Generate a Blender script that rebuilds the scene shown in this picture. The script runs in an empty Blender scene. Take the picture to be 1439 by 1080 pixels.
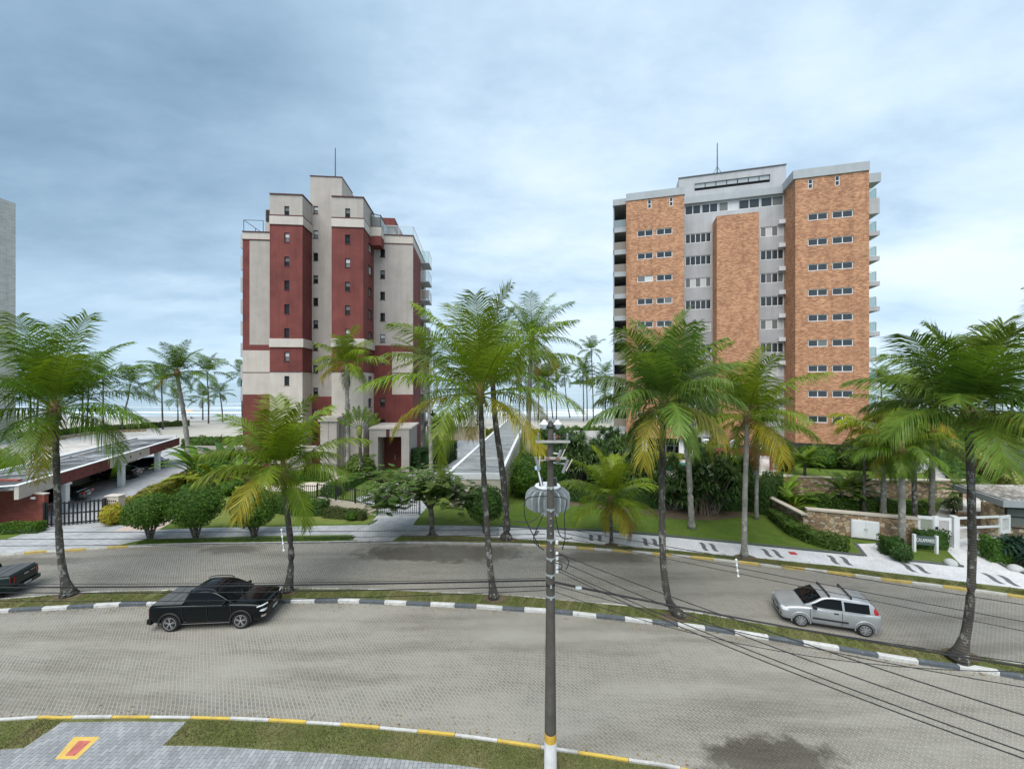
import bpy, bmesh, math, random
from mathutils import Vector, Matrix, noise
R = random.Random(7)
F, CX, CY, H = 550.0, 719.5, 538.0, 11.0     # lens in photo pixels, centre, horizon row, eye height
rad = math.radians
V = Vector
C = bpy.context.scene.collection

def G(px, py, z=0.0):                        # photo pixel -> point on the level z
    Y = F*(H-z)/(py-CY)
    return V(((px-CX)*Y/F, Y, z))
def P(px, py, Y):                            # photo pixel -> point at depth Y
    return V(((px-CX)*Y/F, Y, H-(py-CY)*Y/F))
def GX(px, Y, z=0.0):
    return V(((px-CX)*Y/F, Y, z))

# ------------------------------------------------------------------ materials
def newmat(name):
    m = bpy.data.materials.new(name); m.use_nodes = True
    nt = m.node_tree; b = nt.nodes['Principled BSDF']
    return m, nt, b
class N:                                      # tiny node helper
    def __init__(s, nt): s.nt = nt
    def n(s, t, **kw):
        x = s.nt.nodes.new(t)
        for k, v in kw.items():
            if k.startswith('i_'):
                key = k[2:]
                key = int(key) if key.isdigit() else key.replace('_', ' ')
                x.inputs[key].default_value = v
            else: setattr(x, k, v)
        return x
    def l(s, a, b): s.nt.links.new(a, b)
    def pos(s): return s.n('ShaderNodeNewGeometry').outputs['Position']
    def obj(s): return s.n('ShaderNodeTexCoord').outputs['Object']
    def noise(s, vec, scale, detail=5, rough=.6):
        x = s.n('ShaderNodeTexNoise', i_Scale=scale, i_Detail=detail, i_Roughness=rough); s.l(vec, x.inputs['Vector']); return x.outputs['Fac']
    def map(s, vec, scale=(1,1,1), rot=(0,0,0), loc=(0,0,0)):
        x = s.n('ShaderNodeMapping'); x.inputs['Scale'].default_value = scale; x.inputs['Rotation'].default_value = rot
        x.inputs['Location'].default_value = loc; s.l(vec, x.inputs['Vector']); return x.outputs[0]
    def ramp(s, fac, stops, interp='LINEAR'):
        x = s.n('ShaderNodeValToRGB'); r = x.color_ramp; r.interpolation = interp
        while len(r.elements) < len(stops): r.elements.new(.5)
        for e, (p, c) in zip(r.elements, stops):
            e.position = p; e.color = (c, c, c, 1) if not hasattr(c, '__len__') else (*c, 1)
        s.l(fac, x.inputs[0]); return x.outputs[0]
    def mix(s, fac, a, b, mode='MIX'):
        x = s.n('ShaderNodeMix', data_type='RGBA', blend_type=mode)
        for key, v in ((0, fac), (6, a), (7, b)):
            if hasattr(v, 'is_output'): s.l(v, x.inputs[key])
            elif key == 0: x.inputs[0].default_value = v
            else: x.inputs[key].default_value = (*v, 1)
        return x.outputs[2]
    def math(s, op, a, b=0.0):
        x = s.n('ShaderNodeMath', operation=op)
        for i, v in enumerate((a, b)):
            if hasattr(v, 'is_output'): s.l(v, x.inputs[i])
            else: x.inputs[i].default_value = v
        return x.outputs[0]
    def bump(s, h, b, strength=.3, dist=.02):
        x = s.n('ShaderNodeBump', i_Strength=strength, i_Distance=dist); s.l(h, x.inputs['Height']); s.l(x.outputs[0], b.inputs['Normal'])
def mul(c, k): return tuple(min(1, x*k) for x in c)

def M(name, col, rough=.75, var=.15, scale=4, metal=0, bump=0, spec=.4, streak=0, coat=0):
    m, nt, b = newmat(name); n = N(nt)
    p = n.obj()
    f = n.noise(p, scale)
    c = n.ramp(f, [(.3, mul(col, 1-var)), (.7, mul(col, 1+var))])
    if streak:
        f2 = n.noise(n.map(p, (1.6, 1.6, .12)), 1.2, 6, .7)
        c = n.mix(n.ramp(f2, [(.45, 0.0), (.75, streak)]), c, mul(col, .45))
    n.l(c, b.inputs['Base Color'])
    b.inputs['Roughness'].default_value = rough; b.inputs['Metallic'].default_value = metal
    b.inputs['Specular IOR Level'].default_value = spec; b.inputs['Coat Weight'].default_value = coat
    if bump: n.bump(n.noise(p, scale*8, 4), b, bump)
    return m

def worn(name, col, under=(.27,.26,.24), amt=.85):
    m, nt, b = newmat(name); n = N(nt); p = n.pos()
    c = n.ramp(n.noise(p, 2.2, 5), [(.3, mul(col, .82)), (.7, mul(col, 1.1))])
    c = n.mix(n.ramp(n.noise(p, 7, 7, .75), [(.56, 0.0), (.63, amt)]), c, under)
    c = n.mix(n.ramp(n.noise(p, 1.3, 5, .7), [(.52, 0.0), (.75, .45)]), c, (.14, .125, .10))
    n.l(c, b.inputs['Base Color']); b.inputs['Roughness'].default_value = .85; n.bump(n.noise(p, 18, 4), b, .25, .02)
    return m
def leafmat(name, trans=.3, rough=.55, spec=.35):
    m, nt, b = newmat(name); n = N(nt)
    a = n.n('ShaderNodeAttribute', attribute_name='Col').outputs['Color']
    f = n.noise(n.obj(), 1.7, 3)
    c = n.mix(1.0, a, n.ramp(f, [(.25, .75), (.75, 1.25)]), 'MULTIPLY')
    n.l(c, b.inputs['Base Color']); b.inputs['Roughness'].default_value = rough; b.inputs['Specular IOR Level'].default_value = spec
    t = n.n('ShaderNodeBsdfTranslucent'); n.l(n.mix(1.0, c, (1.0, 1.0, .35), 'MULTIPLY'), t.inputs[0])
    ms = n.n('ShaderNodeMixShader'); ms.inputs[0].default_value = trans
    out = nt.nodes['Material Output']; n.l(b.outputs[0], ms.inputs[1]); n.l(t.outputs[0], ms.inputs[2]); n.l(ms.outputs[0], out.inputs[0])
    return m

def brickvec(n, vec, ang):                    # wall coordinates: run along the wall, height
    v = n.map(vec, rot=(0, 0, -ang))
    x = n.n('ShaderNodeSeparateXYZ'); n.l(v, x.inputs[0])
    c = n.n('ShaderNodeCombineXYZ'); n.l(n.math('ADD', x.outputs[0], x.outputs[1]), c.inputs[0]); n.l(x.outputs[2], c.inputs[1])
    return c.outputs[0]

def brickmat(name, ang, c1, c2, mortar, w, h, ms=.012, rough=.8, var=.25, bump=.3, ground=False, vs=.35):
    m, nt, b = newmat(name); n = N(nt)
    p = n.pos()
    v = n.map(p, rot=(0, 0, -ang)) if ground else brickvec(n, p, ang)
    t = n.n('ShaderNodeTexBrick', i_Scale=1.0, i_Mortar_Size=ms, i_Brick_Width=w, i_Row_Height=h, i_Bias=0.0, i_Mortar_Smooth=.2)
    n.l(v, t.inputs['Vector'])
    t.inputs['Color1'].default_value = (*c1, 1); t.inputs['Color2'].default_value = (*c2, 1); t.inputs['Mortar'].default_value = (*mortar, 1)
    f = n.noise(p, vs, 6, .65)
    c = n.mix(1.0, t.outputs[0], n.ramp(f, [(.3, 1-var), (.7, 1+var)]), 'MULTIPLY')
    if not ground:                            # rain streaks down the wall
        st_ = n.noise(n.map(p, (1.3, 1.3, .05), loc=(3, 7, 0)), 1.0, 6, .7); c = n.mix(n.ramp(st_, [(.5, 0.0), (.78, .45)]), c, mul(c1, .55))
    n.l(c, b.inputs['Base Color']); b.inputs['Roughness'].default_value = rough; b.inputs['Specular IOR Level'].default_value = .3
    if bump:
        n.bump(n.math('SUBTRACT', 1.0, t.outputs[1]), b, bump, .01)
    return m

def stonemat(name, cols, scale, joint=(.3,.27,.22), rough=.85):
    m, nt, b = newmat(name); n = N(nt); p = n.pos()
    p2 = n.map(p, (1, 1, 1.35))
    v = n.n('ShaderNodeTexVoronoi', i_Scale=scale); n.l(p2, v.inputs['Vector'])
    e = n.n('ShaderNodeTexVoronoi', i_Scale=scale, feature='DISTANCE_TO_EDGE'); n.l(p2, e.inputs['Vector'])
    s = n.n('ShaderNodeSeparateColor'); n.l(v.outputs['Color'], s.inputs[0])
    k = len(cols)
    c = n.ramp(s.outputs[0], [(i/k, x) for i, x in enumerate(cols)], 'CONSTANT')
    c = n.mix(n.ramp(n.noise(p, 9, 5), [(.3, 0.0), (.8, .35)]), c, (.13, .11, .09))
    edge = n.ramp(e.outputs['Distance'], [(.02, 1.0), (.06, 0.0)])
    c = n.mix(edge, c, joint)
    n.l(c, b.inputs['Base Color']); b.inputs['Roughness'].default_value = rough
    n.bump(n.ramp(e.outputs['Distance'], [(.0, 0.0), (.12, 1.0)]), b, .6, .03)
    return m

def roadmat():
    m, nt, b = newmat('paver_road'); n = N(nt); p = n.pos()
    w = n.n('ShaderNodeTexNoise', i_Scale=.5, i_Detail=2); n.l(p, w.inputs['Vector'])
    pw = n.n('ShaderNodeVectorMath', operation='MULTIPLY_ADD'); n.l(w.outputs['Color'], pw.inputs[0]); pw.inputs[1].default_value = (.12, .12, 0); n.l(p, pw.inputs[2])
    t = n.n('ShaderNodeTexBrick', i_Scale=1.0, i_Mortar_Size=.013, i_Brick_Width=.22, i_Row_Height=.11, i_Mortar_Smooth=.3)
    n.l(n.map(pw.outputs[0], rot=(0, 0, rad(52))), t.inputs['Vector'])
    t.inputs['Color1'].default_value = (.150, .143, .130, 1); t.inputs['Color2'].default_value = (.200, .190, .170, 1); t.inputs['Mortar'].default_value = (.34, .315, .26, 1)
    # drifted sand: streaks that follow the lanes
    ps = n.map(p, (.09, .55, 1), (0, 0, rad(4)))
    s1 = n.noise(ps, 1.0, 7, .65); s2 = n.noise(p, .9, 7, .7)
    sand = n.math('ADD', n.math('MULTIPLY', s1, .75), n.math('MULTIPLY', s2, .35))
    sx = n.n('ShaderNodeSeparateXYZ'); n.l(p, sx.inputs[0])
    xp = n.math('MAXIMUM', sx.outputs[0], 0.0); yy = n.math('ADD', sx.outputs[1], n.math('MULTIPLY', n.math('MULTIPLY', xp, xp), .0136))
    fl = n.n('ShaderNodeMapRange', i_From_Min=19.4, i_From_Max=20.6, i_To_Min=1.0, i_To_Max=0.0); n.l(yy, fl.inputs[0])   # the back lane holds less sand
    fine = n.noise(p, 9, 6, .75)
    sand = n.math('ADD', sand, n.math('MULTIPLY', n.math('SUBTRACT', fine, .5), .28))
    amt_ = n.math('MULTIPLY', n.ramp(sand, [(.44, .12), (.68, .86)]), n.math('ADD', n.math('MULTIPLY', fl.outputs[0], .72), .28))
    c = n.mix(amt_, t.outputs[0], (.305, .292, .254))
    # dark damp wear streaks
    d = n.noise(n.map(p, (.11, .7, 1), (0, 0, rad(-3)), (13, 4, 0)), 1.0, 6, .6)
    c = n.mix(n.ramp(d, [(.48, 0.0), (.68, .72)]), c, n.mix(1.0, t.outputs[0], (.62, .60, .57), 'MULTIPLY'))
    g = n.noise(p, 28, 4, .7)
    # damp hollows left by rain
    wet = None
    for (cx, cy, rx, ry, ang, amt) in ((7.7, 11.55, 2.3, .85, -14, .85), (6.6, 11.0, 2.2, .40, -16, .6), (-4.5, 25.3, 6.6, 1.5, -2, .72), (5.4, 24.7, 4.8, .95, -10, .6), (-18.4, 25.9, 2.4, .8, 3, .6), (-29.5, 24.2, 4.0, .7, 12, .5), (7.4, 11.5, 1.0, .35, -20, .9)):
        q = n.map(p, (1, 1, 0), (0, 0, 0), (-cx, -cy, 0)); q = n.map(q, (1/rx, 1/ry, 0), (0, 0, rad(-ang)))
        ln = n.n('ShaderNodeVectorMath', operation='LENGTH'); n.l(q, ln.inputs[0])
        dd = n.math('ADD', ln.outputs['Value'], n.math('MULTIPLY', n.math('SUBTRACT', n.noise(p, 1.6, 6, .65), .5), 1.5))
        mk = n.ramp(dd, [(.64 if amt > .7 else .58, amt), (.95 if amt > .7 else 1.0, 0.0)])
        wet = mk if wet is None else n.math('MAXIMUM', wet, mk)
    c = n.mix(wet, c, n.mix(1.0, c, (.30, .28, .25), 'MULTIPLY'))
    c = n.mix(1.0, c, n.ramp(g, [(.25, .62), (.75, 1.34)]), 'MULTIPLY')
    n.l(c, b.inputs['Base Color']); n.l(n.ramp(wet, [(0, .82), (.75, .42)]), b.inputs['Roughness']); b.inputs['Specular IOR Level'].default_value = .3
    n.bump(n.math('SUBTRACT', g, t.outputs[1]), b, .35, .012)
    return m

def grassmat(name, a, bcol, dry=(.23,.19,.09), dryamt=.5):
    m, nt, b = newmat(name); n = N(nt); p = n.pos()
    f = n.noise(p, 1.1, 8, .7); g = n.noise(p, 22, 4, .7); d = n.noise(n.map(p, loc=(5, 9, 0)), .55, 6, .65)
    c = n.ramp(f, [(.3, a), (.7, bcol)])
    c = n.mix(n.ramp(d, [(.45, 0.0), (.72, dryamt)]), c, dry)
    c = n.mix(1.0, c, n.ramp(g, [(.25, .55), (.75, 1.4)]), 'MULTIPLY')
    n.l(c, b.inputs['Base Color']); b.inputs['Roughness'].default_value = .95; b.inputs['Specular IOR Level'].default_value = .1
    n.bump(g, b, .8, .05)
    return m

def trunkmat(name, c1, c2, spots, ring=9):
    m, nt, b = newmat(name); n = N(nt); p = n.obj()
    w = n.n('ShaderNodeTexWave', wave_type='BANDS', bands_direction='Z', i_Scale=ring*.33, i_Distortion=2.5, i_Detail=3); n.l(p, w.inputs['Vector'])
    f = n.noise(n.map(p, (1, 1, .6)), 4.5, 6, .7)
    c = n.mix(w.outputs['Fac'], c1, c2)
    c = n.mix(n.ramp(f, [(.53, 0.0), (.60, .85)]), c, spots)
    c = n.mix(n.ramp(n.noise(n.map(p, loc=(3,1,7)), 1.1, 5), [(.45, 0.0), (.7, .8)]), c, mul(c1, .5))
    n.l(c, b.inputs['Base Color']); b.inputs['Roughness'].default_value = .9
    n.bump(w.outputs['Fac'], b, .28, .02)
    return m

def glassmat(name, col, rough=.06, alpha=None, spec=.5):
    m, nt, b = newmat(name)
    b.inputs['Base Color'].default_value = (*col, 1); b.inputs['Roughness'].default_value = rough; b.inputs['Specular IOR Level'].default_value = spec
    if alpha is not None: b.inputs['Alpha'].default_value = alpha
    return m

def paint(name, col, metal=0., rough=.3, coat=.8, spec=.5):
    m, nt, b = newmat(name); n = N(nt)
    c = n.ramp(n.noise(n.obj(), 2.0, 4), [(.3, mul(col, .9)), (.7, mul(col, 1.1))])
    n.l(c, b.inputs['Base Color'])
    b.inputs['Metallic'].default_value = metal; b.inputs['Roughness'].default_value = rough; b.inputs['Specular IOR Level'].default_value = spec; b.inputs['Coat Weight'].default_value = coat; b.inputs['Coat Roughness'].default_value = .06
    return m

# ------------------------------------------------------------------ mesh builder
class MB:
    def __init__(s, tf=None): s.v = []; s.f = []; s.m = []; s.c = []; s.tf = tf; s.col = None
    def vert(s, p):
        s.v.append(tuple(s.tf(*p)) if s.tf else tuple(p)); return len(s.v)-1
    def face(s, idx, mi=0): s.f.append(tuple(idx)); s.m.append(mi); s.c.append(s.col)
    def poly(s, pts, mi=0): s.face([s.vert(p) for p in pts], mi)
    def box(s, x0, x1, y0, y1, z0, z1, mi=0):
        i = [s.vert(p) for p in ((x0,y0,z0),(x1,y0,z0),(x1,y1,z0),(x0,y1,z0),(x0,y0,z1),(x1,y0,z1),(x1,y1,z1),(x0,y1,z1))]
        for q in ((0,3,2,1),(4,5,6,7),(0,1,5,4),(1,2,6,5),(2,3,7,6),(3,0,4,7)): s.face([i[k] for k in q], mi)
    def prism(s, pts, z0, z1, mi=0, side=None):
        side = mi if side is None else side
        a = [s.vert((p[0], p[1], z0)) for p in pts]; b = [s.vert((p[0], p[1], z1)) for p in pts]
        n = len(pts); s.face(b, mi); s.face(a[::-1], side)
        for i in range(n): s.face((a[i], a[(i+1)%n], b[(i+1)%n], b[i]), side)
    def bar(s, a, b, w, h=None, mi=0):         # square bar between two points
        h = h or w; a = V(a); b = V(b); d = (b-a).normalized()
        u = d.cross(V((0,0,1)));
        if u.length < 1e-3: u = V((1,0,0))
        u.normalize(); t = u.cross(d).normalized()
        i = [s.vert(q+u*sx*w/2+t*sy*h/2) for q in (a, b) for sx, sy in ((-1,-1),(1,-1),(1,1),(-1,1))]
        for q in ((0,1,2,3),(7,6,5,4),(0,4,5,1),(1,5,6,2),(2,6,7,3),(3,7,4,0)): s.face([i[k] for k in q], mi)
    def tube(s, pts, r, n=6, mi=0, cap=True):
        pts = [V(p) for p in pts]; k = len(pts)
        rs = r if hasattr(r, '__len__') else [r]*k
        rings = []
        ref = V((0,0,1))
        for j, p in enumerate(pts):
            d = (pts[min(j+1, k-1)]-pts[max(j-1, 0)]).normalized()
            u = d.cross(ref)
            if u.length < .05: u = d.cross(V((0,1,0)))
            u.normalize(); t = d.cross(u).normalized()
            rings.append([s.vert(p+(u*math.cos(2*math.pi*i/n)+t*math.sin(2*math.pi*i/n))*rs[j]) for i in range(n)])
        for a, b in zip(rings, rings[1:]):
            for i in range(n): s.face((a[i], a[(i+1)%n], b[(i+1)%n], b[i]), mi)
        if cap: s.face(rings[0][::-1], mi); s.face(rings[-1], mi)
    def lathe(s, prof, o, axis='Z', n=16, mi=0):   # prof (r, h)
        rings = []
        for r, h in prof:
            ring = []
            for i in range(n):
                a = 2*math.pi*i/n; x, y = r*math.cos(a), r*math.sin(a)
                q = (x, y, h) if axis == 'Z' else (x, h, y) if axis == 'Y' else (h, x, y)
                ring.append(s.vert((o[0]+q[0], o[1]+q[1], o[2]+q[2])))
            rings.append(ring)
        for a, b in zip(rings, rings[1:]):
            for i in range(n): s.face((a[i], a[(i+1)%n], b[(i+1)%n], b[i]), mi)
        s.face(rings[0][::-1], mi); s.face(rings[-1], mi)
    def loft(s, rings, mi=0, closed=True, cap=True):
        idx = [[s.vert(p) for p in r] for r in rings]; n = len(idx[0])
        for a, b in zip(idx, idx[1:]):
            for i in range(n if closed else n-1): s.face((a[i], a[(i+1)%n], b[(i+1)%n], b[i]), mi)
        if cap: s.face(idx[0][::-1], mi); s.face(idx[-1], mi)
    def wall(s, o, d, L, z0, z1, holes=(), zones=(), depth=.18, nrm=None, mi=0):
        # vertical wall from o (x,y) along unit d (x,y); holes (s0,s1,za,zb) get reveals depth deep against nrm
        ss = sorted({0, L} | {q for h in holes for q in h[:2]} | {q for h in zones for q in h[:2] if 0 < q < L})
        zs = sorted({z0, z1} | {q for h in holes for q in h[2:4]} | {q for h in zones for q in h[2:4] if z0 < q < z1})
        cache = {}
        def vt(a, z, k=0):
            key = (round(a, 4), round(z, 4), k)
            if key not in cache: cache[key] = s.vert((o[0]+d[0]*a-nrm[0]*k*depth, o[1]+d[1]*a-nrm[1]*k*depth, z))
            return cache[key]
        for a, b in zip(ss, ss[1:]):
            for c, e in zip(zs, zs[1:]):
                mx, mz = (a+b)/2, (c+e)/2
                if any(h[0] < mx < h[1] and h[2] < mz < h[3] for h in holes): continue
                k = mi
                for q in zones:
                    if q[0] < mx < q[1] and q[2] < mz < q[3]: k = q[4]
                s.face((vt(a,c), vt(b,c), vt(b,e), vt(a,e)), k)
        for h in holes:
            mx, mz = (h[0]+h[1])/2, (h[2]+h[3])/2; k = mi
            for q in zones:
                if q[0] < mx < q[1] and q[2] < mz < q[3]: k = q[4]
            cs = [(h[0],h[2]),(h[1],h[2]),(h[1],h[3]),(h[0],h[3])]
            for p, q in zip(cs, cs[1:]+cs[:1]):
                s.face((vt(*q), vt(*p), vt(*p,1), vt(*q,1)), k)
    def build(s, name, mats, parent=None, label=None, cat=None, group=None, kind=None, smooth=False, base=None, local=False):
        root = V((0,0,0))
        if parent is not None and not local: root = ORG.get(parent.name, V((0,0,0)))
        elif base is not None: root = V(base)
        me = bpy.data.meshes.new(name)
        me.from_pydata([(a-root.x, b-root.y, c-root.z) for a, b, c in s.v], [], s.f)
        mats = mats if isinstance(mats, (list, tuple)) else [mats]
        for m in mats: me.materials.append(m)
        me.polygons.foreach_set('material_index', s.m)
        if smooth: me.polygons.foreach_set('use_smooth', [True]*len(s.f))
        if any(c is not None for c in s.c):
            at = me.color_attributes.new('Col', 'FLOAT_COLOR', 'CORNER'); d = []
            for f, c in zip(s.f, s.c):
                c = c or (.1,.15,.05)
                d += [c[0], c[1], c[2], 1.0]*len(f)
            at.data.foreach_set('color', d)
        me.update()
        o = bpy.data.objects.new(name, me); C.objects.link(o)
        if parent is not None: o.parent = parent; ORG[o.name] = root
        elif base is not None: o.location = root; ORG[o.name] = root
        else: ORG[o.name] = root
        tag(o, label, cat, group, kind)
        return o
ORG = {}
def tag(o, label=None, cat=None, group=None, kind=None):
    if label: o['label'] = label
    if cat: o['category'] = cat
    if group: o['group'] = group
    if kind: o['kind'] = kind
def thing(name, loc, label, cat, group=None, rz=0):
    o = bpy.data.objects.new(name, None); C.objects.link(o); o.location = loc; o.rotation_euler = (0, 0, rz); o.empty_display_size = .3
    tag(o, label, cat, group); ORG[o.name] = V(loc); return o
def copy_tree(o, parent=None):
    c = o.copy(); C.objects.link(c); c.parent = parent
    for ch in list(o.children): copy_tree(ch, c)
    return c
def struct(mb, name, mats): return mb.build(name, mats, kind='structure')
def modify(o, *mods):
    for t, kw in mods:
        m = o.modifiers.new(t.lower(), t)
        for k, v in kw.items(): setattr(m, k, v)
    return o
def bake(o, cutters=()):                      # apply modifiers / boolean cutters into the mesh itself
    for c in cutters:
        m = o.modifiers.new('cut', 'BOOLEAN'); m.operation = 'DIFFERENCE'; m.object = c; m.solver = 'EXACT'
    bpy.context.view_layer.update()
    dg = bpy.context.evaluated_depsgraph_get()
    me = bpy.data.meshes.new_from_object(o.evaluated_get(dg))
    o.modifiers.clear(); o.data = me
    for c in cutters: bpy.data.objects.remove(c)
    return o
def spline(pts, step=.6):                     # Catmull-Rom through 2D/3D points, about evenly spaced
    pts = [V(p).to_3d() for p in pts]; q = [pts[0]*2-pts[1]]+pts+[pts[-1]*2-pts[-2]]; out = []
    for i in range(1, len(q)-2):
        a, b, c, d = q[i-1:i+3]; k = max(1, int((c-b).length/step))
        for j in range(k):
            t = j/k
            out.append(.5*((2*b)+(c-a)*t+(2*a-5*b+4*c-d)*t*t+(3*b-a-3*c+d)*t**3))
    out.append(pts[-1]); return out
def offset(pts, d):                           # shift a polyline to its left by d
    out = []
    for i, p in enumerate(pts):
        t = (pts[min(i+1, len(pts)-1)]-pts[max(i-1, 0)]); t.z = 0; t.normalize()
        out.append(V((p.x-t.y*d, p.y+t.x*d, p.z)))
    return out
def font_mesh(txt, size, name, mat, parent, m4, depth=.012):
    cu = bpy.data.curves.new(name, 'FONT'); cu.body = txt; cu.size = size; cu.extrude = depth; cu.align_x = 'CENTER'; cu.align_y = 'CENTER'
    o = bpy.data.objects.new(name, cu); C.objects.link(o)
    bpy.context.view_layer.update()
    me = bpy.data.meshes.new_from_object(o.evaluated_get(bpy.context.evaluated_depsgraph_get()))
    bpy.data.objects.remove(o); me.name = name; me.materials.clear(); me.materials.append(mat); me.transform(m4)
    r = bpy.data.objects.new(name, me); C.objects.link(r); r.parent = parent
    return r
# ------------------------------------------------------------------ material library
m_road = roadmat()
m_grass = grassmat('lawn_grass', (.075,.125,.022), (.12,.17,.035), (.16,.16,.06), .35)
m_verge = grassmat('verge_grass', (.085,.105,.032), (.14,.155,.05), (.22,.185,.105), .75)
m_hot = grassmat('bright_lawn', (.075,.135,.020), (.13,.19,.036), (.15,.16,.05), .35)
m_soil = grassmat('bare_soil', (.10,.075,.05), (.17,.13,.09), (.24,.2,.15), .5)
m_blade = leafmat('grass_blade', .25, .7)
m_gpaver = brickmat('grey_paver', rad(20), (.30,.31,.32), (.41,.42,.43), (.21,.21,.21), .42, .22, .012, ground=True, var=.18)
m_npaver = brickmat('near_grey_paver', rad(91), (.215,.225,.235), (.30,.312,.322), (.125,.125,.125), .25, .125, .008, ground=True, var=.2, vs=.8)
m_white = brickmat('white_mosaic', rad(15), (.54,.54,.56), (.66,.66,.68), (.40,.40,.40), .09, .09, .006, ground=True, var=.12, vs=.9)
m_slab = stonemat('stone_paving', [(.42,.40,.37),(.52,.49,.45),(.60,.58,.55),(.47,.44,.41)], .9, (.40,.38,.36))
m_walk = M('wave_stone', (.115,.115,.12), .8, .2, 8)
m_edge = M('dark_edging', (.10,.105,.11), .85, .2, 5)
m_kw = worn('kerb_white_paint', (.53,.53,.515))
m_kd = worn('kerb_dark_paint', (.08,.095,.11), (.20,.20,.19))
m_ky = worn('kerb_yellow_paint', (.58,.41,.07))
m_kg = M('kerb_concrete', (.30,.295,.28), .9, .25, 3, bump=.2)
m_conc = M('weathered_concrete', (.33,.32,.30), .9, .25, 2, bump=.2, streak=.5)
m_cream = M('cream_stucco', (.40,.36,.33), .9, .09, .6, streak=.30, bump=.15)
m_cream2 = M('pale_stucco', (.52,.47,.425), .9, .09, .6, streak=.22, bump=.15)
m_red = M('red_stucco', (.165,.046,.040), .9, .24, .45, streak=.5, bump=.15)
m_trim = M('dark_red_trim', (.085,.03,.03), .8, .2, 2)
m_beige = M('beige_render', (.50,.41,.32), .9, .1, 1, streak=.25)
m_wpaint = M('white_paint', (.70,.71,.72), .7, .06, 1, streak=.12)
m_grey = M('grey_render', (.41,.415,.43), .85, .08, .7, streak=.25)
m_pgrey = M('pale_grey_slab', (.37,.395,.415), .85, .07, .7, streak=.2)
m_black = M('black_metal', (.018,.018,.02), .5, .2, 4)
m_steel = M('galvanised_steel', (.42,.46,.46), .45, .15, 5, metal=.5, streak=.2)
m_dark = M('dark_void', (.02,.02,.022), .8, .2, 2)
m_alu = M('aluminium_frame', (.66,.67,.68), .5, .05, 3)
m_glassb = glassmat('tinted_glass', (.035,.042,.048), .08, spec=.55)
m_glass = glassmat('window_glass', (.014,.018,.021), .05, spec=.28)
m_glass2 = glassmat('blind_glass', (.16,.17,.17), .25, spec=.3)
m_glassw = glassmat('pale_blind', (.55,.56,.56), .35)
m_gglass = glassmat('green_glass', (.20,.40,.36), .06, .42)
m_cglass = glassmat('clear_glass', (.42,.52,.56), .06, .38)
m_bronze = glassmat('bronze_glass', (.27,.235,.20), .15, .85)
m_wire = M('black_cable', (.012,.012,.013), .6, .1, 3)
m_rub = M('tyre_rubber', (.015,.015,.016), .85, .15, 6)
m_chrome = M('bright_metal', (.55,.56,.58), .25, .05, 3, metal=.9)
m_trunk = trunkmat('palm_bark', (.042,.036,.030), (.088,.079,.066), (.30,.30,.275))
m_trunk2 = trunkmat('pale_palm_bark', (.20,.19,.165), (.30,.285,.25), (.42,.41,.38), 7)
m_bark = trunkmat('tree_bark', (.10,.085,.065), (.16,.14,.11), (.27,.26,.22), 2)
m_husk = M('palm_husk', (.16,.105,.05), .95, .3, 6, bump=.5)
m_leaf = leafmat('palm_leaf', .32, .40, .22)
m_bush = leafmat('shrub_leaf', .30, .45, .22)
m_stone = stonemat('sandstone_masonry', [(.33,.22,.12),(.46,.34,.20),(.19,.13,.085),(.52,.43,.31),(.27,.17,.10),(.40,.27,.15)], 3.4, (.13,.11,.085))
m_cap = M('stone_coping', (.48,.43,.36), .85, .12, 3)
m_pebble = stonemat('roof_pebbles', [(.50,.46,.40),(.36,.32,.27),(.60,.57,.52),(.27,.23,.19)], 3.6, (.10,.085,.075))
m_brickred = brickmat('red_brick_wall', 0, (.20,.055,.042), (.27,.08,.06), (.15,.06,.05), .5, .2, .01, var=.15)
m_tile = brickmat('orange_brick_tile', rad(-15.5), (.275,.113,.058), (.54,.290,.160), (.45,.28,.185), .32, .11, .010, rough=.75, var=.18, bump=.2, vs=.9)
m_lefttile = brickmat('pale_wall_tile', 0, (.40,.40,.38), (.50,.50,.475), (.30,.30,.29), .8, .26, .02, var=.08)
m_roofrib = None

def sandmat():
    m, nt, b = newmat('beach_sand'); n = N(nt); p = n.pos()
    x = n.n('ShaderNodeSeparateXYZ'); n.l(p, x.inputs[0])
    wob = n.noise(n.map(p, (.02, .05, 1)), 1, 5)
    y = n.math('ADD', x.outputs[1], n.math('MULTIPLY', wob, 24))
    t = n.n('ShaderNodeMapRange', i_From_Min=118, i_From_Max=150); n.l(y, t.inputs[0])
    c = n.mix(t.outputs[0], (.40,.375,.325), (.31,.305,.29))
    f = n.noise(n.map(p, (.1, .5, 1)), 1, 7, .7)
    c = n.mix(1.0, c, n.ramp(f, [(.3, .86), (.7, 1.12)]), 'MULTIPLY')
    n.l(c, b.inputs['Base Color'])
    r = n.n('ShaderNodeMapRange', i_From_Min=118, i_From_Max=150, i_To_Min=.9, i_To_Max=.3); n.l(y, r.inputs[0]); n.l(r.outputs[0], b.inputs['Roughness'])
    return m
m_sand = sandmat()
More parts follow.
